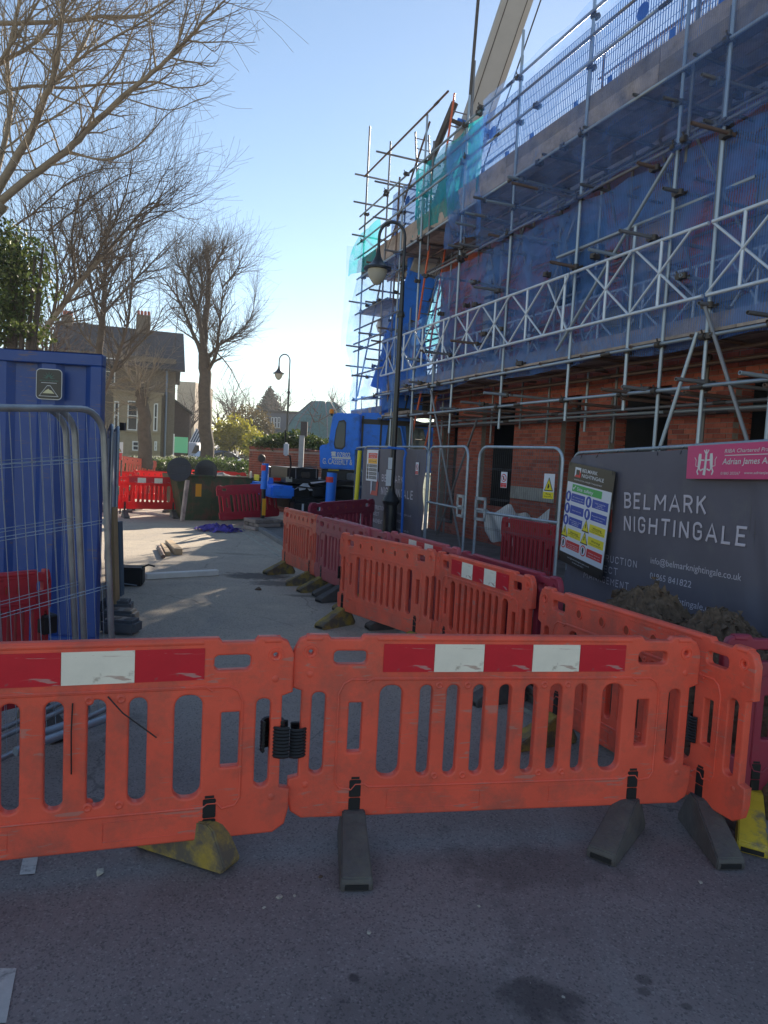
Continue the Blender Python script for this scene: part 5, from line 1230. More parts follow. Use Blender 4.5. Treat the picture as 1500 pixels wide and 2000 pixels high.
for (px, py, w_, h_, nm) in ((762, 905, .07, .2, 'orange_sticker'), (759, 933, .09, .28, 'paper_notice')):
    q = P(px, py, 12.33); o_ = MB().box((q.x-l1.location.x-w_/2, -.06 if nm[0] == 'o' else -.14, q.z-h_/2-.085), (q.x-l1.location.x+w_/2, -.055 if nm[0] == 'o' else -.135, q.z+h_/2-.085)).obj(nm, MT['offwhite'], l1)
# ============================================================= container and what leans on it
cF = P(188, 1200, 6.0)*XY; dirW = V((-1, -.06, 0)).normalized(); dirL = V((-.408, 1.0, 0)).normalized()
MK = frame(cF, -dirW)     # x to the right along the end wall, -y towards the camera, origin at its right corner
ct_ = thing('shipping_container', 'dark blue corrugated storage container with a small black sticker on its end wall', 'container', MK)
W_, HC, LC = 2.6, 2.56, 6.0
mb = MB()
def corr(n, x0, x1, z0, z1, dep=.035):
    m_ = MB(); p = (x1-x0)/n
    for i in range(n):
        a = x0+i*p
        for (xx, yy) in ((a, 0), (a+p*.28, 0), (a+p*.42, dep), (a+p*.86, dep)): m_.v += [(xx, yy, z0), (xx, yy, z1)]
    m_.v += [(x1, 0, z0), (x1, 0, z1)]
    m_.f = [(2*i, 2*i+2, 2*i+3, 2*i+1) for i in range(len(m_.v)//2-1)]
    return m_
corr(6, -W_+.1, -.1, .15, HC-.1, .05).obj('corrugated_end', MT['contblue'], ct_, loc=(0, .02, 0))
for (lo, hi, nm) in (((-W_, 0, HC-.1), (0, .09, HC), 'top_rail'), ((-W_, 0, 0.0), (0, .09, .15), 'bottom_rail'), ((-.1, -.001, .15), (0, .1, HC-.1), 'corner_post'), ((-W_, -.001, .15), (-W_+.1, .1, HC-.1), 'corner_post')):
    link(nm, bevel(MB().box(lo, hi).mesh(nm), .008), ct_, MT['contblue'])
# long sides run away from the camera; sheared plan is square within a couple of degrees
ang = atan2(dirL.x, dirL.y); xa = MK.to_3x3().inverted() @ dirL
sd_ = corr(20, 0, LC, .15, HC-.1).obj('corrugated_side', MT['contblue'], ct_, M=Matrix.Translation((-.005, .1, 0)) @ frame(V((0, 0, 0)), xa))
sd2 = corr(20, 0, LC, .15, HC-.1).obj('corrugated_side', MT['contblue'], ct_, M=Matrix.Translation((-W_, .1, 0)) @ frame(V((0, 0, 0)), xa))
for z0_, z1_ in ((HC-.1, HC-.002), (.0, .15)): MB().box((0, -.0, z0_), (LC, .08, z1_)).obj('side_rail', MT['contblue'], ct_, M=Matrix.Translation((0, .092, 0)) @ frame(V((0, 0, 0)), xa) @ Matrix.Translation((0, 0, 0)))
rf = MB(); e_ = xa*LC
rf.add([(0, 0, HC+.002), (-W_, 0, HC+.002), (-W_+e_.x, e_.y, HC+.002), (e_.x, e_.y, HC+.002)], [(0, 1, 2, 3)]); rf.obj('roof', MT['contblue'], ct_)
bk = MB(); bk.box((-W_+e_.x, e_.y, 0), (e_.x, e_.y+.05, HC)); bk.obj('far_end', MT['contblue'], ct_)
# sticker
a_ = MK.inverted() @ onplane(70, 779, MK @ V((0, -.01, 0)), MK.to_3x3() @ V((0, 1, 0))); c_ = MK.inverted() @ onplane(122, 722, MK @ V((0, -.01, 0)), MK.to_3x3() @ V((0, 1, 0)))
sw, sh = c_.x-a_.x, c_.z-a_.z
st = link('sticker', MB().prism(rrect(0, 0, sw, sh, .035), -.012, -.008).mesh('sticker'), ct_, MT['offwhite'], loc=(a_.x, .0, a_.z))
MB().prism(rrect(.006, .006, sw-.006, sh-.006, .03), -.015, -.0125).obj('sticker_face', MT['sblack'], st)
def stri(k, mt, y, nm):
    cx, cz = sw*.5, sh*.27; MB().prism([(cx-sw*.38*k, cz-sh*.17*k), (cx+sw*.38*k, cz-sh*.17*k), (cx+sw*.06*k, cz+sh*.19*k), (cx-sw*.06*k, cz+sh*.19*k)], y-.0015, y).obj(nm, mt, st)
stri(1, MT['offwhite'], -.016, 'sticker_border'); stri(.9, MT['sblack'], -.018, 'sticker_face')
MB().prism([(sw*.27, sh*.2), (sw*.73, sh*.2), (sw*.6, sh*.3), (sw*.52, sh*.32), (sw*.5, sh*.35), (sw*.4, sh*.3)], -.021, -.0195).obj('heap_symbol', mat('cream_print', (.6, .57, .36), .6), st)
MT['leaf_print'] = mat('dull_green_print', (.06, .16, .13), .6)
text(st, 'enviroquip', sw*.14, sh*.6, sw*.72, sh*.05, -.016, MT['leaf_print'], True); MB().box((sw*.2, -.0165, sh*.535), (sw*.8, -.0155, sh*.55)).obj('rule_line', MT['offwhite'], st)
for k in range(7):
    a = pi*k/6; cx, cz = sw*.5, sh*.7
    MB().prism([(cx+.012*cos(a)-.004*sin(a), cz+.012*sin(a)+.004*cos(a)), (cx+.055*cos(a), cz+.055*sin(a)), (cx+.012*cos(a)+.004*sin(a), cz+.012*sin(a)-.004*cos(a))], -.0165, -.0155).obj('leaf_symbol', MT['leaf_print'], st)
MB().box((0, 0, 0), (.04, .06, .07)).obj('door_hinge', MT['chassis'], ct_, loc=(0.0, .5, 1.95))
# fence panels stacked against the container
def leaning(A, Bp, label, mt, tilt=0.0, roll=0, ln=3.4, h=2.02, infill=True, y=0):
    d = (V(Bp)-V(A)).normalized()
    M = frame(V(Bp)-d*ln, (d.x, d.y, roll)) @ Matrix.Rotation(tilt, 4, 'X')
    tt = thing('wire_fence_panel', label, 'fence panel', M, 'loose fence panels by the container')
    ff_frame(tt, ln, h, mt, z0=.2)
    if infill: wires(tt, ln, h, MT['galv'], dx=.06, z0=.2, rows=(.55, .95, 1.35, 1.72), r=.0019)
    return tt
MT['dktube'] = mat('tarnished_dark_tube', (.34, .36, .38), .38, .6, var=.3, vscale=6)
A_, B_ = P(-60, 1200, 3.45)*XY, P(226, 1400, 4.32)*XY
def shear(t_, k): t_.matrix_world = t_.matrix_world @ Matrix.Shear('XY', 4, (k, 0)) if False else t_.matrix_world
for k, (dx, dd, lb) in enumerate(((0, 0, 'outermost loose fence panel with tarnished rounded frame in front of the blue container'), (-.2, .07, 'second loose fence panel nested behind the outermost one'), (-.28, .13, 'third loose fence panel nested closest to the container'))):
    off = V((dx, dd, 0)); t_ = leaning(A_+off, B_+off, lb, MT['dktube'], infill=(k < 2))
    # the stack sags sideways, its tops leaning left
    mw = t_.matrix_world.copy(); piv = mw @ V((3.4, 0, 0)); t_.matrix_world = Matrix.Translation(piv) @ Matrix.Rotation(-radians(4.6), 4, (mw.to_3x3() @ V((0, 1, 0)))) @ Matrix.Translation(-piv) @ mw
for k, (px0, py0, px1, py1) in enumerate(((30, 1468, 222, 1398), (60, 1440, 160, 1405))):
    a, c = G(px0, py0, .2), G(px1, py1, .2); tag(MB().tube([a, c], .024, 10).obj('steel_tube', MT['galv'], None, 40), ['long shiny steel tube lying low behind the front barrier slats', 'shorter shiny steel tube lying beside the long one'][k], 'tube', 'loose steel tubes')
# fence panel seen edge on along the container side
A2, B2 = P(212, 1100, 7.4)*XY, P(207, 1050, 10.6)*XY
t_ = leaning(B2, A2, 'fence panel seen edge on beside the container with black plastic feet', MT['dktube'], ln=3.3, infill=False)
t2_ = leaning(B2+V((-.2, .7, 0)), A2+V((-.2, .7, 0)), 'shiny fence panel seen edge on just behind the dark one', MT['galv'], ln=3.3)
MT['boxgrey'] = mat('grey_recycled_block', (.12, .13, .14), .7, var=.25, bump=.3)
for k, (px, py, lb) in enumerate(((243, 1236, 'nearest grey recycled fence foot beside the container'), (240, 1216, 'second grey recycled fence foot just behind the nearest'), (232, 1196, 'third grey fence foot, darker and half hidden'))):
    q = G(px, py); M = Matrix.Translation(q) @ Matrix.Rotation(radians(8*k-5), 4, 'Z')
    t_ = thing('fence_foot', lb, 'fence foot', M, 'grey fence feet')
    link('foot_block', bevel(MB().box((-.2, -.11, 0), (.14, .11, .14)).mesh('foot_block'), .03, 2), t_, MT['boxgrey'])
    for xx in (-.08, .05): link('socket', MB().box((xx-.035, -.05, .141), (xx+.035, .05, .144)).mesh('socket'), t_, MT['black'])
q = G(255, 1142); t_ = thing('tool_box', 'black open topped box with a wire handle on the tarmac by the container', 'box', Matrix.Translation(q) @ Matrix.Rotation(.2, 4, 'Z'))
link('box_body', bevel(MB().box((-.16, -.12, 0), (.16, .16, .24)).mesh('box_body'), .02, 2), t_, MT['black']); MB().tube([(.1, 0, .22), (.22, 0, .27), (.3, 0, .25)], .012, 6).obj('handle', MT['black'], t_); MB().tube([(-.15, -.14, .05), (.1, -.15, .02)], .008, 5).obj('wire', MT['galv'], t_)
for k, (px, py, w_, h_, off, mt, lb) in enumerate(((222, 1180, .05, 1.15, .0, MT['plywood'], 'narrow plywood board leaning beside the edge on fence panel'), (216, 1120, .07, 1.9, .8, MT['offwhite'], 'pale strip board standing along the container side'), (232, 1145, .05, .9, .3, MT['greypost'], 'blue grey post leaning behind the fence feet'))):
    p_ = G(px, py+20); d_ = V((-.06, 1, 0)).normalized()
    o_ = MB().box((0, -w_/2, 0), (.14, w_/2, h_)).obj('leaning_board', mt, None, M=frame(p_, d_) @ Matrix.Rotation(-.05, 4, 'X')); tag(o_, lb, 'board')
# ============================================================= bits on the road
MT['palebeam'] = mat('pale_grey_beam', (.88, .84, .76), .7, var=.1)
def plank(px0, py0, px1, py1, w_, h_, mt, lb, cat='plank', z=0):
    a, c = G(px0, py0), G(px1, py1); L_ = (c-a).length
    o_ = link('plank', bevel(MB().box((0, -w_/2, 0), (L_, w_/2, h_)).mesh('plank'), .008), None, mt, M=frame(a+V((0, 0, z)), c-a)); tag(o_, lb, cat); return o_
plank(284, 1131, 425, 1123, .11, .08, MT['palebeam'], 'long pale beam lying across the street tarmac')
plank(348, 1084, 330, 1066, .14, .11, MT['timber'], 'thick pale timber offcut with a clean sawn end')
plank(328, 1086, 318, 1068, .09, .07, MT['timber'], 'middle timber offcut between the thick one and the pipe')
o_ = tag(MB().tube([G(319, 1087, .04), G(310, 1069, .04)], .035, 10).obj('pipe_offcut', MT['rusty'], None, 40), 'short brown pipe beside the timber offcuts', 'pipe')
plank(440, 1051, 500, 1050, .1, .02, MT['timber'], 'thin flat strip on the kerb beside the pale gap', z=.1) if False else None
mb = MB(); rc = random.Random(5)
for j in range(15):
    for i in range(27):
        u_, v_ = i/26, j/14; r_ = .5+.3*sin(i*.9+j)+.25*sin(j*1.7-i*.6)
        env = (sin(u_*pi)**.5)*(sin(v_*pi)**.6)
        mb.v.append((u_*1.0-.5+.05*sin(j*1.3), (v_-.5)*.75+.08*sin(i*.8), .01+.16*env*max(0, r_)+rc.uniform(0, .02)*env))
mb.f = [(j*27+i, j*27+i+1, (j+1)*27+i+1, (j+1)*27+i) for j in range(14) for i in range(26) if (sin(i*1.1+j*.7)+sin(j*1.9-i*.5)) > -1.2 and sqrt(((i-13)/13)**2+((j-7)/7)**2) < 1.02+.12*sin(i*2.1+j)]
o_ = mb.obj('cloth_heap', MT['cloth'], None, 60, M=Matrix.Translation(G(425, 1037)) @ Matrix.Scale(1.05, 4)); tag(o_, 'crumpled purple and blue cloth dropped on the tarmac before the skip', 'cloth')
for k, (px, py, sz) in enumerate(((195, 1706, .022), (546, 1753, .014), (626, 1713, .012), (575, 1750, .007), (720, 1822, .01), (1368, 1724, .01), (935, 1770, .008), (505, 1152, .05), (1100, 1948, .007), (516, 1773, .008))):
    q = G(px, py); me = bpy.data.meshes.new('stone_chip'); bm = bmesh.new(); bmesh.ops.create_icosphere(bm, subdivisions=1, radius=sz)
    for v in bm.verts: v.co += V((rc.uniform(-1, 1), rc.uniform(-1, 1), rc.uniform(-1, 1)))*sz*.3; v.co.z *= .5
    bm.to_mesh(me); bm.free(); o_ = link('stone_chip', me, None, MT['stone'] if k != 2 and k != 7 else MT['soil'], M=Matrix.Translation(q+V((0, 0, sz*.25))))
    tag(o_, ['flat pale chip below the cut off barrier', 'small pale chip left of the middle black foot', 'dark chip left of the middle black foot', 'tiny pale chip beside the small one', 'dark tiny chip on the open tarmac', 'pale chip near the corner foot', 'tiny chip near the dark stain', 'dark flat scrap on the road up the street', 'tiny chip nearest the bottom edge', 'tiny chip below the yellow foot'][k], 'stone chip', 'loose chips on the tarmac')
# ============================================================= soil heap
mb = MB(); from mathutils import noise as NZ
hc = P(1345, 1240, 5.2)*XY; ax_ = V((.24, -.97)).normalized(); nx_, ny_ = 150, 90; rn = random.Random(9)
for j in range(ny_+1):
    for i in range(nx_+1):
        u_ = (i/nx_-.5)*4.4; v_ = (j/ny_-.5)*1.5
        h_ = max(.9*math.exp(-((u_+.3)/.62)**2), .86*math.exp(-((u_-.4)/.6)**2), .78*math.exp(-((u_-1.0)/.7)**2), .6*math.exp(-((u_+1.1)/.6)**2))
        h_ *= max(0, 1-abs(v_/.72)**1.8)
        p = V((u_*3, v_*3, 0)); n1 = NZ.fractal(p*2.2, .8, 2.1, 6); n2 = NZ.noise(p*9)
        h_ += (n1*.08+n2*.04+rn.uniform(-.02, .02))*min(1, h_*4)
        mb.v.append((u_, v_, h_-.03))
W = nx_+1; mb.f = [(j*W+i, j*W+i+1, (j+1)*W+i+1, (j+1)*W+i) for j in range(ny_) for i in range(nx_)]
o_ = mb.obj('soil_heap', MT['soil'], None, M=frame(V((2.13, 5.05, .085)), V((.36, -.93, 0)))); tag(o_, 'heap of dark clumpy soil on the footway in front of the big banner', 'soil heap')
clod = MB()
for k in range(4200):
    i = rn.randrange(len(mb.v)); c_ = V(mb.v[i])
    if c_.z < .03: continue
    s_ = rn.uniform(.006, .03)*(1 if rn.random() < .9 else 1.8); r3 = [V((rn.uniform(-1, 1), rn.uniform(-1, 1), rn.uniform(-.7, 1)))*s_ for _ in range(5)]
    clod.add([c_+q for q in r3], [(0, 1, 2), (0, 2, 3), (0, 3, 4), (0, 4, 1), (1, 2, 3), (1, 3, 4)])
tag(clod.obj('soil_clods', MT['soil'], o_), kind='stuff')
# white debris sheet in the site behind the gate, and brick piles
q = P(1020, 1010, 9.9)
o_ = cloth('plastic_sheet', -.45, .45, 0, .5, lambda x, z: .12*sin(x*9+z*5)+.08*sin(x*21+z*9)+.3*abs(x)*z, MT['offwhite'], None, 40, 20); o_.matrix_world = frame(V((1.95, 10.2, .75)), V((.9, -.4, 0))) @ Matrix.Rotation(.5, 4, 'X'); tag(o_, 'crumpled translucent plastic sheet draped behind the larger gate', 'plastic sheet')
barrier(P(975, 1130, 9.7)*XY, P(1085, 1130, 8.6)*XY, MT['crimson'], 'crimson barrier standing upright behind the larger gate', z0=.12, wide=True, feet=(), strip=False)
# ============================================================= skip with its load
sA, sB = P(360, 1000, 18.2)*XY, P(505, 1000, 19.2)*XY
MKp = frame(sA, sB-sA); sk = thing('skip', 'rusty green waste skip at the end of the street', 'skip', MKp); SL = (sB-sA).length
mb = MB(); o1 = [(0.0, 0), (SL-.2, 0), (SL+.25, 1.15), (-.25, 1.15)]
mb.prism(o1, 0, .04); mb.prism(o1, 1.5, 1.54); mb.box((.0, .04, 0), (SL-.2, 1.5, .05))
link('skip_body', mb.mesh('skip_body'), sk, MT['skip'])
for s_, x in ((-1, 0), (1, SL-.2)): MB().add; mm_ = MB(); mm_.add([(x, .04, 0), (x, 1.5, 0), (x+s_*.25*(1 if s_ < 0 else 1.8), 1.5, 1.15), (x+s_*.25*(1 if s_ < 0 else 1.8), .04, 1.15)], [(0, 1, 2, 3)]); mm_.obj('skip_end', MT['skip'], sk)
MB().tube([(-.25, 0, 1.15), (SL+.25, 0, 1.15)], .035, 8).obj('rim', MT['skip'], sk)
for k in range(5): MB().prism([(.2+k*.5, .05), (.26+k*.5, .05), (.26+k*.5, 1.1), (.2+k*.5, 1.1)], -.03, -.002).obj('stiffener', MT['skip'], sk)
MB().box((.22, -.012, .62), (.42, -.004, .95)).obj('orange_patch', MT['sorange'], sk)
mb = MB(); n_ = 26
for j in range(n_+1):
    for i in range(n_+1):
        x, y = -.1+(SL+.2)*i/n_, .08+1.4*j/n_; mb.v.append((x, y, 1.0+.22*sin(pi*i/n_)*sin(pi*j/n_)+.07*NZ.noise(V((x*4, y*4, 0)))+.04*NZ.noise(V((x*14, y*14, 3)))))
W = n_+1; mb.f = [(j*W+i, j*W+i+1, (j+1)*W+i+1, (j+1)*W+i) for j in range(n_) for i in range(n_)]
tag(mb.obj('rubble_load', MT['kerb'], None, M=MKp), 'rubble and soil heaped inside the green skip', 'rubble')
for k, (px, d_, h0) in enumerate(((350, 17.9, 917), (402, 18.6, 921))):
    q = P(px, h0, d_); tt = thing('round_road_sign', ['larger round sign seen from its black back, propped on the skip edge', 'round sign seen from its black back, second along the skip'][k], 'road sign', frame(q, V((1, .1*(1-2*k), 0))) @ Matrix.Rotation(-.12, 4, 'X'), 'round signs seen from behind')
    MB().lathe([(.3, -.01), (.31, 0), (.3, .01)], 32, Matrix.Rotation(pi/2, 4, 'X')).obj('sign_plate', MT['sblack'], tt)
    for z in (-.1, .12): MB().box((-.2, -.03, z-.012), (.2, -.011, z+.012)).obj('back_rail', MT['chassis'], tt)
    for x in (-.2, .2): MB().box((x-.01, -.028, -.1), (x+.01, -.0115, .12)).obj('back_rail', MT['chassis'], tt)
p_, q_ = P(366, 938, 17.9), P(356, 1004, 17.7); o_ = MB().tube([p_, V((q_.x, q_.y, .03))], .06, 4).obj('leaning_board', MT['board']); tag(o_, 'grey board leaning on the end of the skip', 'board')
o_ = plank(400, 1013, 440, 1017, .2, .14, MT['rusty'], 'pipe like timber lying at the foot of the skip', 'timber')
# A-frame roadworks sign by the container
q = P(228, 882, 19.0); ms_ = frame(V((q.x, q.y, 0)), V((1, 0, 0)))
# clutter on the lorry deck
for k, (x0, y0, x1, y1, o0, mt) in enumerate(((590, 934, 606, 922, .2, 'dkmetal'), (640, 972, 656, 958, -.16, 'dkmetal'), (612, 970, 634, 952, -.12, 'black'), (690, 940, 716, 925, .0, 'galvd'))):
    cbox('deck_box', x0, y0, x1, y1, o0, o0+.5, MT[mt])
for k in range(5): cbox('reflector', 590+k*17, 998, 593+k*17, 984, -.52, -.505, MT['sred'] if k % 2 else MT['offwhite'], bv=0)
MB().tube([cp(580, 950, -.15), cp(620, 955, -.16), cp(650, 948, -.16), cp(690, 952, -.15)], .02, 6).obj('hose', MT['black'], crn, 50)
MB().tube([cp(578, 936, .1), cp(578, 914, .1), cp(618, 912, .1), cp(618, 934, .1)], .018, 6).obj('hand_rail', MT['galvd'], crn, 50)
rw = thing('roadworks_sign', 'white roadworks sign with red warning triangle and red plate below, beyond the container', 'road sign', ms_)
def rwz(y): return P(228, y, 19).z
MB().box((-.22, 0, rwz(884)), (.16, .01, rwz(863))).obj('sign_plate', MT['white'], rw); MB().box((-.22, 0, rwz(898)), (.14, .01, rwz(884.5))).obj('lower_plate', MT['sred'], rw)
zc = rwz(875)
for k, mt, y in ((1, MT['sblack'], -.002), (.8, MT['syel'], -.004)): MB().prism([(-.17*k, zc-.09*k), (.13*k, zc-.09*k), (-.02, zc+.15*k)], y-.001, y).obj('warning_triangle', mt, rw)
for x in (-.18, .12): MB().tube([(x, .03, 0), (x, .03, rwz(884))], .02, 6).obj('sign_leg', MT['dkmetal'], rw)
# ============================================================= houses across the far road
def facade(o, ex):
    M = frame(o, ex); n = M.to_3x3() @ V((0, 1, 0)); Mi = M.inverted()
    return M, (lambda x, y, off=0.0: (lambda q: V((q.x, off, q.z)))(Mi @ onplane(x, y, M @ V((0, off, 0)), n)))
MH, hp = facade(P(338, 900, 38)*XY, V((1, .33, 0)))
hs_ = thing('brick_house', 'old buff brick house with slate roof and bay window behind the bare trees', 'house', MH)
a, c = hp(105, 905), hp(338, 690)
MB().box((a.x, 0, .3), (0, 7, c.z-.3)).obj('wall', MT['buff'], hs_)
e0, e1 = hp(100, 690, -.5), hp(352, 722, -.5); zE = e1.z
r0_, r1_ = hp(110, 628, 3.3), hp(347, 650, 3.3); zR = r1_.z
mb = MB(); x0, x1 = a.x-.4, .45
mb.add([(x0, -.5, zE), (x1, -.5, zE), (x1, 3.4, zR), (x0, 3.4, zR), (x0, 7.4, zE), (x1, 7.4, zE), (x0, -.5, zE-.12), (x1, -.5, zE-.12), (x1, 3.4, zR-.14), (x0, 3.4, zR-.14), (x0, 7.4, zE-.12), (x1, 7.4, zE-.12)],
       [(0, 1, 2, 3), (3, 2, 5, 4), (6, 9, 8, 7), (9, 10, 11, 8), (0, 6, 7, 1), (4, 5, 11, 10), (1, 7, 8, 2), (2, 8, 11, 5), (0, 3, 9, 6), (3, 4, 10, 9)])
roof = mb.obj('roof', MT['slate'], hs_)
mb = MB(); mb.add([(-.02, 0, zE-.3), (-.02, 7, zE-.3), (-.02, 3.4, zR-.2), (-.3, 0, zE-.3), (-.3, 7, zE-.3), (-.3, 3.4, zR-.2)], [(0, 1, 2), (3, 5, 4), (0, 2, 5, 3), (1, 4, 5, 2)]); mb.obj('gable_wall', MT['buff'], hs_)
for (px, w_) in ((280, .75), (132, .55)):
    q = hp(px, 640, 3.4); h1 = hp(px, 612, 3.4).z-.15
    ch_ = MB().box((q.x-w_/2, 3.0, zR-.6), (q.x+w_/2, 3.8, h1)).obj('chimney', MT['buff'], roof)
    for k in range(4): MB().lathe([(.08, 0), (.07, .28)], 8, Matrix.Translation((q.x-w_/2+.1+k*(w_-.2)/3, 3.4, h1))).obj('chimney_pot', MT['brick'], roof)
bayc = mat('pale_bay_stone', (.33, .27, .18), .85, var=.15)
ba, bc = hp(218, 905, -.6), hp(316, 772, -.6)
MB().box((ba.x, -.6, .3), (bc.x, -.002, bc.z)).obj('bay', bayc, hs_)
MB().box((ba.x-.1, -.7, bc.z), (bc.x+.1, -.002, bc.z+.12)).obj('bay_cornice', bayc, hs_)
def hwin(x0, y0, x1, y1, off, par=None, sash=True, f=hp, house=None):
    a, c = f(x0, y1, off), f(x1, y0, off)
    wn = MB(); t_ = .06
    for lo, hi in (((a.x, a.z), (c.x, a.z+t_)), ((a.x, c.z-t_), (c.x, c.z)), ((a.x, a.z+t_), (a.x+t_, c.z-t_)), ((c.x-t_, a.z+t_), (c.x, c.z-t_))): wn.box((lo[0], off-.05, lo[1]), (hi[0], off-.002, hi[1]))
    if sash: wn.box((a.x+t_, off-.045, (a.z+c.z)/2-.025), (c.x-t_, off-.01, (a.z+c.z)/2+.025))
    w_ = wn.obj('window', MT['white'], house or hs_)
    MB().box((a.x+t_, off-.02, a.z+t_), (c.x-t_, off-.003, c.z-t_)).obj('pane', MT['glass'], w_)
    MB().box((a.x-.08, off-.14, a.z-.1), (c.x+.08, off-.002, a.z-.001)).obj('sill', bayc, w_)
for q in ((222, 784, 233, 838), (248, 784, 270, 840), (299, 788, 309, 842), (258, 862, 272, 880), (224, 860, 232, 876), (301, 862, 307, 880)): hwin(*q, -.6)
for q in ((204, 700, 226, 752), (120, 780, 150, 850)): hwin(*q, 0)
a = hp(321, 900, -.08); c = hp(323, 722, -.08); MB().tube([(a.x, -.08, .3), (a.x, -.08, zE)], .06, 8).obj('drainpipe', MT['carblue'], hs_)
a, c = hp(341, 900, 2), hp(371, 790, 2)
mb = MB().prism([(.02, .3), (c.x, .3), (c.x, hp(371, 808, 2).z), (.02, hp(341, 783, 2).z)], 2, 6); mb.obj('side_extension', mat('dark_extension_brick', (.09, .06, .055), .9, var=.2, vscale=8), hs_)
MB().prism([(.0, hp(341, 783, 2).z), (c.x+.15, hp(373, 810, 2).z), (c.x+.15, hp(373, 810, 2).z+.12), (.0, hp(341, 783, 2).z+.12)], 1.8, 6.2).obj('extension_roof', MT['slate'], hs_)
q = P(354, 812, 60); mc_ = MB().box((-.4, 0, -6), (1.1, 6, P(354, 745, 60).z-q.z)); tag(mc_.obj('cream_house', MT['cream'], None, M=Matrix.Translation(q)), 'sliver of a cream rendered house between the brick house and the tall pollard', 'house')
# modern grey house and the teal netted frame
MG, gp = facade(P(520, 870, 62)*XY, V((1, -.1, 0)))
gh = thing('grey_house', 'modern flat roofed grey house with one white window beyond the round shrub', 'house', MG)
a, c = gp(514, 900), gp(572, 808); MB().box((a.x, 0, .4), (c.x+2, 5, c.z)).obj('wall', mat('slate_grey_render', (.12, .14, .18), .8, var=.1), gh); MB().box((a.x-.2, -.2, c.z), (c.x+2.2, 5.2, c.z+.2)).obj('roof', MT['slate'], gh)
for k in range(3): hwin(529+k*6.4, 815, 535+k*6.4, 836, 0, f=gp, house=gh)
tn = thing('netted_frame', 'large teal net covered frame with a flat top standing behind the crane cab', 'garden structure', None)
tc_ = P(628, 868, 58); tc_.z = .5; tn.matrix_world = Matrix.Translation(tc_)
hh_ = P(628, 785, 58).z-.5
prof = [(4.3, 0), (3.6, hh_*.38), (2.5, hh_*.75), (1.0, hh_*.99), (.9, hh_)]
mb = MB(); n_ = 14
for r_, z in prof:
    for k in range(n_): mb.v.append((r_*cos(2*pi*k/n_), r_*sin(2*pi*k/n_), z))
for i in range(len(prof)-1):
    for k in range(n_): mb.f.append((i*n_+k, i*n_+(k+1) % n_, (i+1)*n_+(k+1) % n_, (i+1)*n_+k))
mb.f.append(tuple((len(prof)-1)*n_+k for k in range(n_)))
mb.obj('net_cover', MT['tealglass'], tn)
for k in range(n_): MB().tube([((r_+.03)*V((cos(2*pi*k/n_), sin(2*pi*k/n_), 0))+V((0, 0, z))) for r_, z in prof], .05, 4).obj('frame_rib', MT['galvd'], tn)
# ============================================================= vehicles at the kerb across
def car(name, label, cat, M, prof, wdt, paint, glassq, wheels, rw_=.33):
    tt = thing(name, label, cat, M)
    me = MB().prism(prof, 0, wdt).mesh('body'); bevel(me, .06, 2); bd_ = link('body', me, tt, paint)
    for p in me.polygons: p.use_smooth = True
    for q in glassq:
        MB().prism(q, -.012, .02).obj('side_window', MT['glass'], tt)
    for x in wheels:
        for y in (.1, wdt-.1):
            wh = thing('wheel', None, None); wh.parent = tt; wh.matrix_local = Matrix.Translation((x, y, rw_))
            MB().lathe([(rw_*.62, -.11), (rw_*.95, -.11), (rw_, -.06), (rw_, .06), (rw_*.95, .11), (rw_*.62, .11)], 22, Matrix.Rotation(pi/2, 4, 'X')).obj('tyre', MT['tyre'], wh, 40)
            MB().lathe([(.03, .115), (rw_*.5, .1), (rw_*.6, .118), (rw_*.64, .1)], 18, Matrix.Rotation(pi/2, 4, 'X')).obj('rim', MT['galv'], wh, 40)
    return tt
suv = [(0, .3), (.1, .75), (.55, .95), (1.3, 1.02), (1.95, 1.5), (2.6, 1.62), (3.5, 1.55), (4.3, 1.1), (4.62, .95), (4.65, .35), (3.9, .28), (.8, .28)]
p = P(372, 900, 41); pe = P(481, 900, 44.2)
k_ = (pe-p).length/4.65
tcar = car('parked_car', 'slate blue sloping backed car parked behind the hedge and the tall pollard', 'car', frame(V((p.x, p.y, .47)), (pe-p)*XY) @ Matrix.Scale(k_, 4), suv, 1.85, MT['carblue'], [[(1.5, 1.05), (2.0, 1.43), (2.55, 1.53), (2.6, 1.05)], [(2.68, 1.05), (2.65, 1.53), (3.4, 1.47), (4.05, 1.12), (3.9, 1.05)]], (.85, 3.75))
for (x, z) in ((.02, .72), (4.55, .85)): MB().box((x-.03, .1, z), (x+.08, .5, z+.12)).obj('headlight' if x < 1 else 'tail_lamp', MT['lamp'] if x < 1 else MT['tail'], tcar)
van = [(0, .35), (.05, .9), (.8, 1.2), (1.35, 1.95), (1.7, 2.05), (5.0, 2.05), (5.1, .35)]
p = P(358, 900, 46); pe = P(434, 900, 50.4); k_ = (pe-p).length/5.1
tvan = car('parked_van', 'white panel van parked between the brick house and the slate blue car', 'van', frame(V((p.x, p.y, .48)), (pe-p)*XY) @ Matrix.Scale(k_ if k_ < 1 else 1, 4), van, 1.9, mat('white_van_paint', (.6, .62, .66), .35, coat=.4), [[(.95, 1.25), (1.4, 1.85), (1.9, 1.85), (1.9, 1.25)]], (.85, 4.2))
p = P(383, 882, 39); tag(MB().tube([V((p.x-.6, p.y, .5)), V((p.x-.6, p.y, 1.2))], .04, 6).obj('short_post', MT['timber']), 'short pale post in the hedge left of the tall pollard', 'post')
p = P(355, 869, 36.5); fs = thing('board_on_post', 'mint green agent board on a post before the dark extension', 'sign', Matrix.Translation((p.x, p.y, .4)))
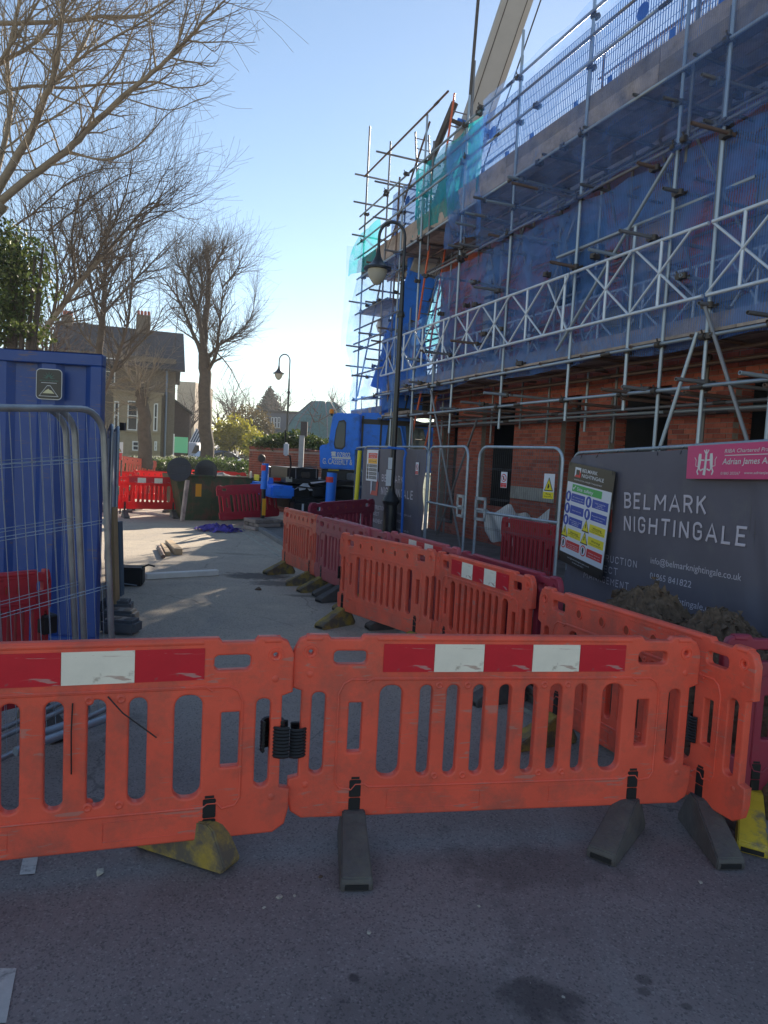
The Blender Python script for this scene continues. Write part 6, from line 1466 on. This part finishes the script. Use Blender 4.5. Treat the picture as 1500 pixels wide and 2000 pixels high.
MB().box((-.38, 0, 1.25), (.3, .03, p.z-.4+.4)).obj('sign_plate', mat('mint_green_print', (.25, .62, .42), .5, trans=.3), fs); MB().tube([(-.42, .015, 0), (-.42, .015, 2.2)], .03, 6).obj('post', MT['white'], fs)
# slatted low roof line and picket fence
MQ, qp = facade(P(370, 870, 50)*XY, V((1, .05, 0)))
sr = thing('glazed_lean_to', 'low glazed roof of slanted bars behind the van', 'greenhouse', MQ)
a, c = qp(370, 862), qp(455, 850); MB().box((a.x, .3, .4), (c.x, 3.0, a.z-.1)).obj('wall', MT['concrete'], sr)
mb = MB(); mb.add([(a.x, 0, a.z-.15), (c.x, 0, a.z-.15), (c.x, 2.2, c.z+.35), (a.x, 2.2, c.z+.35)], [(0, 1, 2, 3)]); mb.obj('pane', MT['skyglass'], sr)
for k in range(18): x = a.x+(c.x-a.x)*k/17; MB().tube([(x, -.02, a.z-.1), (x, 2.15, c.z+.4)], .035, 4).obj('glazing_bar', MT['white'], sr)
# ============================================================= brick wall by the crane
WA, WB = P(484, 950, 23)*XY, P(622, 950, 22)*XY
MW, wp = facade(WA, WB-WA); wl_ = thing('garden_wall', 'old red brick garden wall with soot dark coping behind the crane', 'wall', MW)
WL = (WB-WA).length; WH = wp(550, 875).z
MB().box((0, .012, 0), (WL, .33, WH-.08)).obj('mortar_core', MT['mortar'], wl_)
MT['oldbrick'] = mat('old_red_brick', (.24, .08, .05), .9, var=.4, vscale=14, dirt=(.07, .05, .04), dscale=2.5, dlo=.48, dhi=.62)
mb = MB(); z = .02; row = 0
while z < WH-.15:
    s = 0 if row % 2 else -.11
    while s < WL-.02:
        a0_, c0_ = max(s, 0)+.005, min(s+.22, WL)
        if c0_-a0_ > .03:
            j = rb.uniform(-.008, .006); mb.box((a0_, j, z), (c0_, .11+j, z+.064))
        s += .225
    for yy in (.02, .13, .24): mb.box((WL+.001, yy, z), (WL+.012+rb.uniform(0, .006), yy+.1, z+.064))
    z += .075; row += 1
tag(mb.obj('brickwork', MT['oldbrick'], wl_), kind='stuff')
for k in range(int(WL/.3)): link('coping_brick', bevel(MB().box((k*.3+.004, -.03, WH-.08), (k*.3+.296, .37, WH+rb.uniform(-.01, .02))).mesh('coping_brick'), .02), wl_, MT['oldbrick'])
for (a_, c_) in ((0.15, .5), (1.5, 2.0)): MB().box((a_, -.06, 0), (c_, -.012, WH*.55)).obj('buttress', MT['oldbrick'], wl_)
p = P(586, 940, 20.5); q = P(590, 830, 20.5)
po = thing('signal_post', 'slender grey post with a square top beside the garden wall', 'post', Matrix.Translation((p.x, p.y, 0)))
MB().box((-.07, -.07, 0), (.07, .07, q.z-.3)).obj('post', MT['stone'], po); MB().box((-.05, .0, q.z-.31), (.14, .12, q.z+.1)).obj('post_head', MT['dkmetal'], po)
# ============================================================= foliage
def leafmat(name, col, col2, tr=.35):
    m = bpy.data.materials.new(name); m.use_nodes = True; t = m.node_tree; N = t.nodes; L = t.links
    b = N['Principled BSDF']; b.inputs['Roughness'].default_value = .5; b.inputs['Specular IOR Level'].default_value = .4
    g = N.new('ShaderNodeNewGeometry'); mx = N.new('ShaderNodeMix'); mx.data_type = 'RGBA'; mx.inputs[6].default_value = (*col, 1); mx.inputs[7].default_value = (*col2, 1)
    L.new(g.outputs['Random Per Island'], mx.inputs[0]); L.new(mx.outputs[2], b.inputs['Base Color'])
    tl = N.new('ShaderNodeBsdfTranslucent'); L.new(mx.outputs[2], tl.inputs[0]); ms = N.new('ShaderNodeMixShader'); ms.inputs[0].default_value = tr
    L.new(b.outputs[0], ms.inputs[1]); L.new(tl.outputs[0], ms.inputs[2]); L.new(ms.outputs[0], N['Material Output'].inputs[0]); return m
MT['ivy'] = leafmat('ivy_leaf', (.03, .055, .014), (.13, .16, .04)); MT['hedge'] = leafmat('hedge_leaf', (.03, .06, .015), (.12, .17, .04), .45)
MT['gold'] = leafmat('golden_shrub_leaf', (.2, .2, .02), (.45, .4, .04), .5); MT['olive'] = leafmat('olive_twig_leaf', (.1, .08, .035), (.2, .15, .06), .4)
MT['fir'] = leafmat('fir_needle', (.02, .035, .02), (.05, .07, .035), .2); MT['blossom'] = leafmat('white_flower', (.5, .48, .45), (.3, .33, .18), .4)
MT['faroak'] = leafmat('far_bare_crown', (.1, .075, .05), (.17, .13, .09), .3)
def leaves(mb, c, rad, n, sz, rnd, shell=.3, lump=.45):
    c = V(c)
    for _ in range(n):
        while True:
            d = V((rnd.uniform(-1, 1), rnd.uniform(-1, 1), rnd.uniform(-1, 1)))
            if .05 < d.length < 1: break
        d.normalize(); k = rnd.uniform(shell, 1)**.5
        k *= 1+lump*NZ.noise(d*2.3+c)*1.6
        p = c+V((d.x*rad[0], d.y*rad[1], d.z*rad[2]))*k
        u_ = V((rnd.uniform(-1, 1), rnd.uniform(-1, 1), rnd.uniform(-1, 1))).normalized(); v_ = u_.cross(V((rnd.uniform(-1, 1), rnd.uniform(-1, 1), rnd.uniform(-1, 1)))).normalized()
        s = sz*rnd.uniform(.6, 1.4)
        mb.add([p-u_*s, p+v_*s*.6, p+u_*s, p-v_*s*.6], [(0, 1, 2, 3)])
rt = random.Random(21)
def shrub(name, label, cat, blobs, mt, n, sz, base, stem=None):
    tt = thing(name, label, cat, Matrix.Translation(base)); mb = MB(); tot = sum(b[1][0]*b[1][2] for b in blobs)
    for c, rad in blobs: leaves(mb, V(c)-V(base), rad, int(n*rad[0]*rad[2]/tot), sz, rt)
    mb.obj('foliage', mt, tt)
    st_ = MB()
    for c, rad in blobs: st_.tube([(0, 0, 0), (V(c)-V(base))*.6+V((.1, 0, 0)), V(c)-V(base)], [.08, .05, .02], 5)
    st_.obj('stem', MT['bark'], tt); return tt
def at(x, y, d): return P(x, y, d)
bl = []
for k in range(15):
    px = 238+k*17; bl.append((at(px, 915+rt.uniform(-3, 3), 29+rt.uniform(-.4, .4)), (.45, .7, .38+rt.uniform(0, .1))))
shrub('hedge', 'low clipped evergreen hedge across the end of the street', 'hedge', bl, MT['hedge'], 9000, .05, V((at(350, 900, 29).x, 29, .1)))
bl = [(at(240+k*12+rt.uniform(-4, 4), 900+rt.uniform(-4, 3), 30.5), (.26, .3, .18)) for k in range(18)]
shrub('flowering_plants', 'loose pale flowering plants rising above the hedge', 'plants', bl, MT['blossom'], 1500, .05, V((at(350, 900, 30.5).x, 30.5, .1)))
bl = [(at(x, y, 23.4), (rx, .8, rz)) for x, y, rx, rz in ((520, 868, .5, .28), (545, 862, .55, .3), (575, 860, .5, .34), (605, 868, .5, .28), (630, 880, .4, .4), (535, 872, .5, .3), (615, 890, .4, .4))]
shrub('ivy_mound', 'dark ivy spilling over the brick garden wall', 'ivy', bl, MT['ivy'], 7000, .055, V((at(560, 900, 23.4).x, 23.6, 0)))
shrub('golden_shrub', 'bright yellow green shrub in the sun beyond the parked car', 'shrub', [(at(450, 845, 44), (1.1, .9, 1.0)), (at(475, 852, 44), (.9, .9, .9)), (at(440, 860, 44), (.9, .8, .8)), (at(490, 862, 43), (.7, .8, .7))], MT['gold'], 3800, .09, V((at(465, 880, 44).x, 44, .5)))
shrub('olive_shrub', 'yellowish conical shrub beside the brick wall end', 'shrub', [(at(497, 862, 40), (.55, .6, .75)), (at(497, 875, 40), (.6, .6, .6))], MT['gold'], 1500, .06, V((at(497, 890, 40).x, 40, .5)))
shrub('round_tree', 'round headed brown twiggy tree in front of the grey house', 'tree', [(at(498, 838, 50), (1.3, 1.2, 1.4)), (at(478, 828, 50), (1.2, 1.1, 1.2)), (at(512, 850, 50), (.9, 1, 1.2))], MT['olive'], 7000, .07, V((at(495, 880, 50).x, 50, .5)))
bl = []; 
for k in range(9): z = k/8; bl.append((at(527, 808-45*z, 85), (1.75*(1-z)+.25, 1.5*(1-z)+.2, .55)))
shrub('fir_tree', 'dark pointed fir far behind the grey house', 'tree', bl, MT['fir'], 5000, .14, V((at(527, 860, 85).x, 85, .5)))
bl = [(at(360+k*26, 868+rt.uniform(-8, 6), 78), (2.2, 1.5, 1.5+rt.uniform(0, .8))) for k in range(-14, 44)]
shrub('distant_shrubbery', 'far band of evergreen garden shrubs along the horizon', 'shrubbery', bl, MT['ivy'], 16000, .22, V((0, 78, .5)))['kind'] = 'stuff'
bl = [(at(x, y, 12.6), (rx, .9, rz)) for x, y, rx, rz in ((22, 490, .33, .36), (50, 520, .26, .32), (15, 560, .5, .55), (42, 600, .3, .3), (8, 640, .5, .35), (-40, 540, .7, 1.0), (32, 452, .16, .13), (68, 500, .15, .1), (60, 645, .24, .16), (80, 560, .1, .16), (84, 480, .09, .06))]
iv = shrub('ivy_clad_tree', 'dark ivy covered tree standing behind the blue container', 'tree', bl, MT['ivy'], 12000, .036, V((at(0, 900, 12.6).x, 12.6, 0)))
# ============================================================= bare trees
def grow(mb, p, d, L_, r, lvl, rnd, up, spec):
    n = spec['seg'][min(lvl, 2)]; pts = [p]; rad = [r]; cur = V(p); dd = V(d).normalized()
    wob = spec['wob']
    for i in range(n):
        dd = (dd+V((rnd.gauss(0, wob), rnd.gauss(0, wob), rnd.gauss(0, wob)+up)))
        dd.normalize(); cur = cur+dd*(L_/n); pts.append(cur.copy()); rad.append(max(r*(1-(i+1)/n*.75), .0028))
    mb.tube(pts, rad, 3 if r < .012 else 5, False)
    if lvl <= 0: return
    kids(mb, pts, rad, L_, lvl, rnd, up, spec, .2)
def kids(mb, pts, rad, L_, lvl, rnd, up, spec, t0):
    k = max(1, int(L_*spec['dens'][lvl]*rnd.uniform(.8, 1.2)))
    n = len(pts)-1
    for j in range(k):
        t = t0+(1-t0)*((j+rnd.random())/k); f = t*n; i = min(int(f), n-1); p = pts[i].lerp(pts[i+1], f-i); r = rad[i]*(1-(f-i))+rad[i+1]*(f-i)
        tan_ = (pts[i+1]-pts[i]).normalized(); a = V((rnd.uniform(-1, 1), rnd.uniform(-1, 1), rnd.uniform(-1, 1))); s = tan_.cross(a)
        if s.length < .05: continue
        s.normalize(); ang_ = radians(rnd.uniform(*spec['ang']))
        d = tan_*cos(ang_)+s*sin(ang_)
        ln = spec['len'][lvl]*rnd.uniform(.5, 1.25)
        grow(mb, p, d, ln, min(r*.6, spec['rad'][lvl]*rnd.uniform(.8, 1.2)), lvl-1, rnd, up, spec)
def baretree(label, limbs, d0, base, spec, bark, seed, z0=0.0, grp='bare winter trees', zdep=1.6):
    rnd = random.Random(seed); tt = thing('bare_tree', label, 'tree', Matrix.Translation((base.x, base.y, z0)), grp)
    off = V((base.x, base.y, z0)); tm, cm = MB(), MB()
    for li, (px, r0, r1, kl) in enumerate(limbs):
        dz = rnd.uniform(-zdep, zdep) if li else 0; n = len(px)
        pts = [P(x, y, d0+dz*(i/(n-1)))-off for i, (x, y) in enumerate(px)]
        # smooth the drawn limb
        fine = []
        for i in range(n-1):
            p0, p1, p2, p3 = pts[max(i-1, 0)], pts[i], pts[i+1], pts[min(i+2, n-1)]
            for s in range(4):
                t = s/4; fine.append(.5*((2*p1)+(-p0+p2)*t+(2*p0-5*p1+4*p2-p3)*t*t+(-p0+3*p1-3*p2+p3)*t**3)+V((rnd.gauss(0, r0*.12), 0, rnd.gauss(0, r0*.12))))
        fine.append(pts[-1]); m = len(fine)-1
        rad = [r0+(r1-r0)*i/m for i in range(m+1)]
        (tm if r0 > .05 else cm).tube(fine, rad, 9 if r0 > .05 else 6, True)
        if kl >= 0:
            L_ = sum((fine[i+1]-fine[i]).length for i in range(m)); kids(cm, fine, rad, L_, kl, rnd, spec['up'], spec, .12 if li else .5)
    if tm.v: tm.obj('trunk', bark, tt, 60)
    cm.obj('crown', spec.get('mat', bark), tt, 60)
    return tt
SP1 = dict(seg=(3, 5, 8), wob=.12, dens=(0, 8, 6.5), ang=(22, 62), len=(.42, .65, 1.2), rad=(.007, .008, .018), up=.055, mat=MT['barkpale'])
T1 = [([(-90, 620), (-60, 520), (-30, 430), (0, 395)], .19, .15, -1),
      ([(0, 395), (60, 345), (130, 295), (180, 245), (240, 190), (300, 140), (350, 95), (395, 45), (440, 0)], .068, .014, 2),
      ([(-20, 400), (20, 330), (60, 260), (85, 200), (105, 150), (115, 90), (120, 30), (145, -40)], .075, .02, 2),
      ([(-20, 135), (10, 118), (60, 90), (110, 45), (150, -10)], .045, .018, 2), ([(-10, 185), (60, 168), (130, 172), (200, 165), (300, 160), (350, 172), (400, 165), (417, 152)], .03, .006, 1),
      ([(-10, 45), (120, 42), (200, 32), (270, 30), (330, 0)], .04, .014, 2), ([(90, 180), (150, 110), (180, 50), (200, -10)], .035, .012, 2),
      ([(130, 295), (200, 312), (250, 298), (290, 265), (320, 230), (352, 205)], .022, .005, 1), ([(170, 252), (200, 180), (240, 110), (265, 40), (290, -10)], .022, .008, 2),
      ([(100, 160), (170, 105), (230, 70), (300, 30), (350, -10)], .025, .01, 2), ([(-10, 350), (20, 220), (15, 110), (40, -10)], .05, .02, 2), ([(0, 120), (40, 60), (70, 10), (90, -20)], .03, .012, 2),
      ([(60, 258), (140, 205), (220, 135), (260, 70), (330, 20)], .02, .007, 1), ([(-5, 300), (60, 250), (120, 180), (200, 110)], .022, .008, 1), ([(240, 190), (330, 215), (385, 195), (412, 188)], .012, .004, 1), ([(300, 140), (370, 120), (415, 130), (440, 90)], .012, .004, 1), ([(350, 95), (385, 80), (420, 100), (440, 60), (455, 10)], .012, .004, 1)]
baretree('huge pale barked tree reaching over the container into the upper sky', T1, 12.5, P(-100, 900, 12.5), SP1, MT['barkpale'], 1, zdep=1.8)
SP2 = dict(seg=(3, 5, 7), wob=.12, dens=(0, 7, 6), ang=(20, 55), len=(.6, .9, 1.8), rad=(.01, .012, .024), up=.08, mat=MT['bark'])
T3 = [([(40, 720), (66, 672), (90, 640), (150, 560), (200, 500)], .1, .05, 2), ([(200, 500), (250, 445), (290, 400), (325, 400), (343, 378)], .04, .008, 2), ([(100, 630), (112, 560), (105, 470), (98, 390)], .045, .012, 2), ([(150, 560), (140, 480), (150, 400), (170, 330)], .04, .01, 2),
      ([(165, 540), (215, 450), (245, 380), (262, 300)], .035, .008, 2), ([(60, 660), (30, 560), (60, 470), (50, 400)], .045, .012, 2), ([(130, 590), (200, 560), (250, 490), (280, 430), (330, 420)], .03, .008, 2), ([(95, 450), (160, 400), (230, 350), (290, 330)], .025, .006, 2), ([(0, 460), (60, 420), (130, 360), (200, 330), (260, 330)], .03, .008, 2)]
baretree('bare tree with upswept twigs leaning right above the container roof', T3, 17.5, P(20, 900, 17.5), SP2, MT['barkpale'], 2)
T2 = [([(197, 915), (195, 800), (195, 700), (200, 620), (206, 560), (205, 500), (215, 430)], .17, .03, 2), ([(200, 640), (180, 570), (170, 500), (158, 430)], .06, .015, 2), ([(200, 615), (250, 560), (290, 520), (335, 470)], .05, .012, 2), ([(203, 770), (230, 700), (247, 640), (258, 560), (252, 470)], .07, .015, 2),
      ([(225, 720), (260, 685), (300, 640), (318, 600)], .035, .01, 2), ([(198, 690), (160, 650), (140, 590), (120, 520)], .04, .01, 2), ([(206, 560), (240, 500), (270, 440)], .04, .01, 2), ([(195, 700), (150, 700), (125, 660)], .03, .008, 1)]
baretree('bare tree with dark forked trunk standing in front of the brick house', T2, 23.5, P(197, 900, 23.5), SP2, MT['bark'], 3, z0=-.0)
SP4 = dict(seg=(3, 4, 6), wob=.14, dens=(0, 8, 12), ang=(20, 58), len=(.6, .85, 1.35), rad=(.012, .013, .024), up=.1, mat=MT['bark'])
T4 = [([(404, 912), (402, 850), (399, 790), (401, 730), (399, 690)], .3, .24, -1), ([(399, 700), (400, 640), (407, 580), (408, 530), (402, 495)], .17, .06, 2), ([(398, 700), (372, 640), (352, 590), (322, 548)], .1, .02, 2), ([(397, 680), (386, 610), (368, 550), (376, 512)], .11, .03, 2), ([(402, 705), (430, 672), (468, 650)], .08, .02, 2),
      ([(402, 730), (422, 690), (430, 620), (436, 560)], .09, .02, 2), ([(386, 610), (395, 560), (390, 500)], .08, .03, 2), ([(408, 540), (425, 510), (440, 480)], .06, .02, 2), ([(425, 690), (450, 720), (475, 770), (502, 808)], .03, .006, 1), ([(352, 590), (345, 640), (340, 690)], .02, .006, 1), ([(468, 650), (490, 620), (500, 570)], .03, .008, 2), ([(370, 550), (350, 520), (340, 480)], .04, .012, 2), ([(436, 560), (460, 530), (475, 500)], .04, .012, 2)]
baretree('tall pollarded tree with stout trunk and round twiggy head beside the parked car', T4, 30, P(404, 900, 30), SP4, MT['bark'], 4, z0=0, zdep=2)
SP5 = dict(seg=(3, 4, 6), wob=.15, dens=(0, 3.5, 12), ang=(20, 80), len=(.4, .6, 1.4), rad=(.007, .009, .016), up=.02, mat=MT['barkpale'])
T5 = [([(286, 912), (281, 860), (283, 820), (277, 785), (272, 762)], .26, .2, 2), ([(275, 775), (262, 750), (240, 735), (225, 750)], .05, .01, 2), ([(275, 770), (270, 735), (262, 700)], .05, .01, 2), ([(277, 770), (295, 735), (305, 705)], .05, .01, 2), ([(272, 790), (240, 790), (220, 810)], .03, .008, 2), ([(280, 780), (300, 760), (325, 745)], .03, .008, 2), ([(270, 765), (245, 720), (235, 680)], .04, .01, 2)]
baretree('short stubby pollard with pale shoots in front of the bay window', T5, 26.5, P(286, 900, 26.5), SP5, MT['bark'], 5)
SP6 = dict(seg=(3, 3, 5), wob=.16, dens=(0, 2.6, 3.2), ang=(25, 70), len=(.9, 1.5, 2.6), rad=(.018, .02, .035), up=.05, mat=MT['twig'])
for k, (x, yt, d_, lb) in enumerate(((452, 770, 60, 'far bare tree above the golden shrub'), (425, 800, 55, 'far bare tree behind the tall pollard trunk'), (548, 768, 80, 'thin bare tree behind the far street lamp'), (620, 800, 56, 'bare bush before the teal netted frame'), (478, 790, 64, 'far bare tree above the round brown one'), (650, 770, 90, 'thin bare tree behind the netted frame'), (90, 620, 30, 'bare tree behind the ivy and the house roof'), (370, 800, 58, 'far bare tree beside the dark extension'))):
    w_ = 1.0 if k != 3 else .6; y0 = 870
    lm = [([(x, y0), (x+2, (y0+yt)/2), (x, yt+6)], .13, .04, 2)]+[([(x+1, (y0*.55+yt*.45)), (x+dx*.6*w_, (y0*.3+yt*.7)), (x+dx*w_, yt+12*w_)], .08, .02, 2) for dx in (-22, -10, 12, 24)]
    baretree(lb, lm, d_, P(x, 880, d_), SP6, MT['twig'], 30+k, z0=.4)
# overhead cables
for k, (q0_, q1_, lb) in enumerate((((-40, 100, 9), (330, 560, 60), 'upper black overhead cable crossing the big tree'), ((-60, 225, 9), (240, 480, 50), 'lower black overhead cable crossing the big tree'))):
    a, c = P(*q0_), P(*q1_); pts = [a.lerp(c, i/16)-V((0, 0, .6*sin(pi*i/16))) for i in range(17)]
    tag(MB().tube(pts, .009, 5).obj('overhead_cable', MT['black']), lb, 'cable', 'overhead cables')

# ============================================================= air
hz_ = MB().box((-110, -14, -1), (110, 105, 17)).obj('haze', None); tag(hz_, kind='stuff')
hm = bpy.data.materials.new('thin_haze'); hm.use_nodes = True; hm.node_tree.nodes.remove(hm.node_tree.nodes['Principled BSDF'])
pv = hm.node_tree.nodes.new('ShaderNodeVolumePrincipled'); pv.inputs['Color'].default_value = (.9, .93, 1, 1); pv.inputs['Density'].default_value = .001; pv.inputs['Anisotropy'].default_value = .3
hm.node_tree.links.new(pv.outputs[0], hm.node_tree.nodes['Material Output'].inputs['Volume']); hz_.data.materials.append(hm)
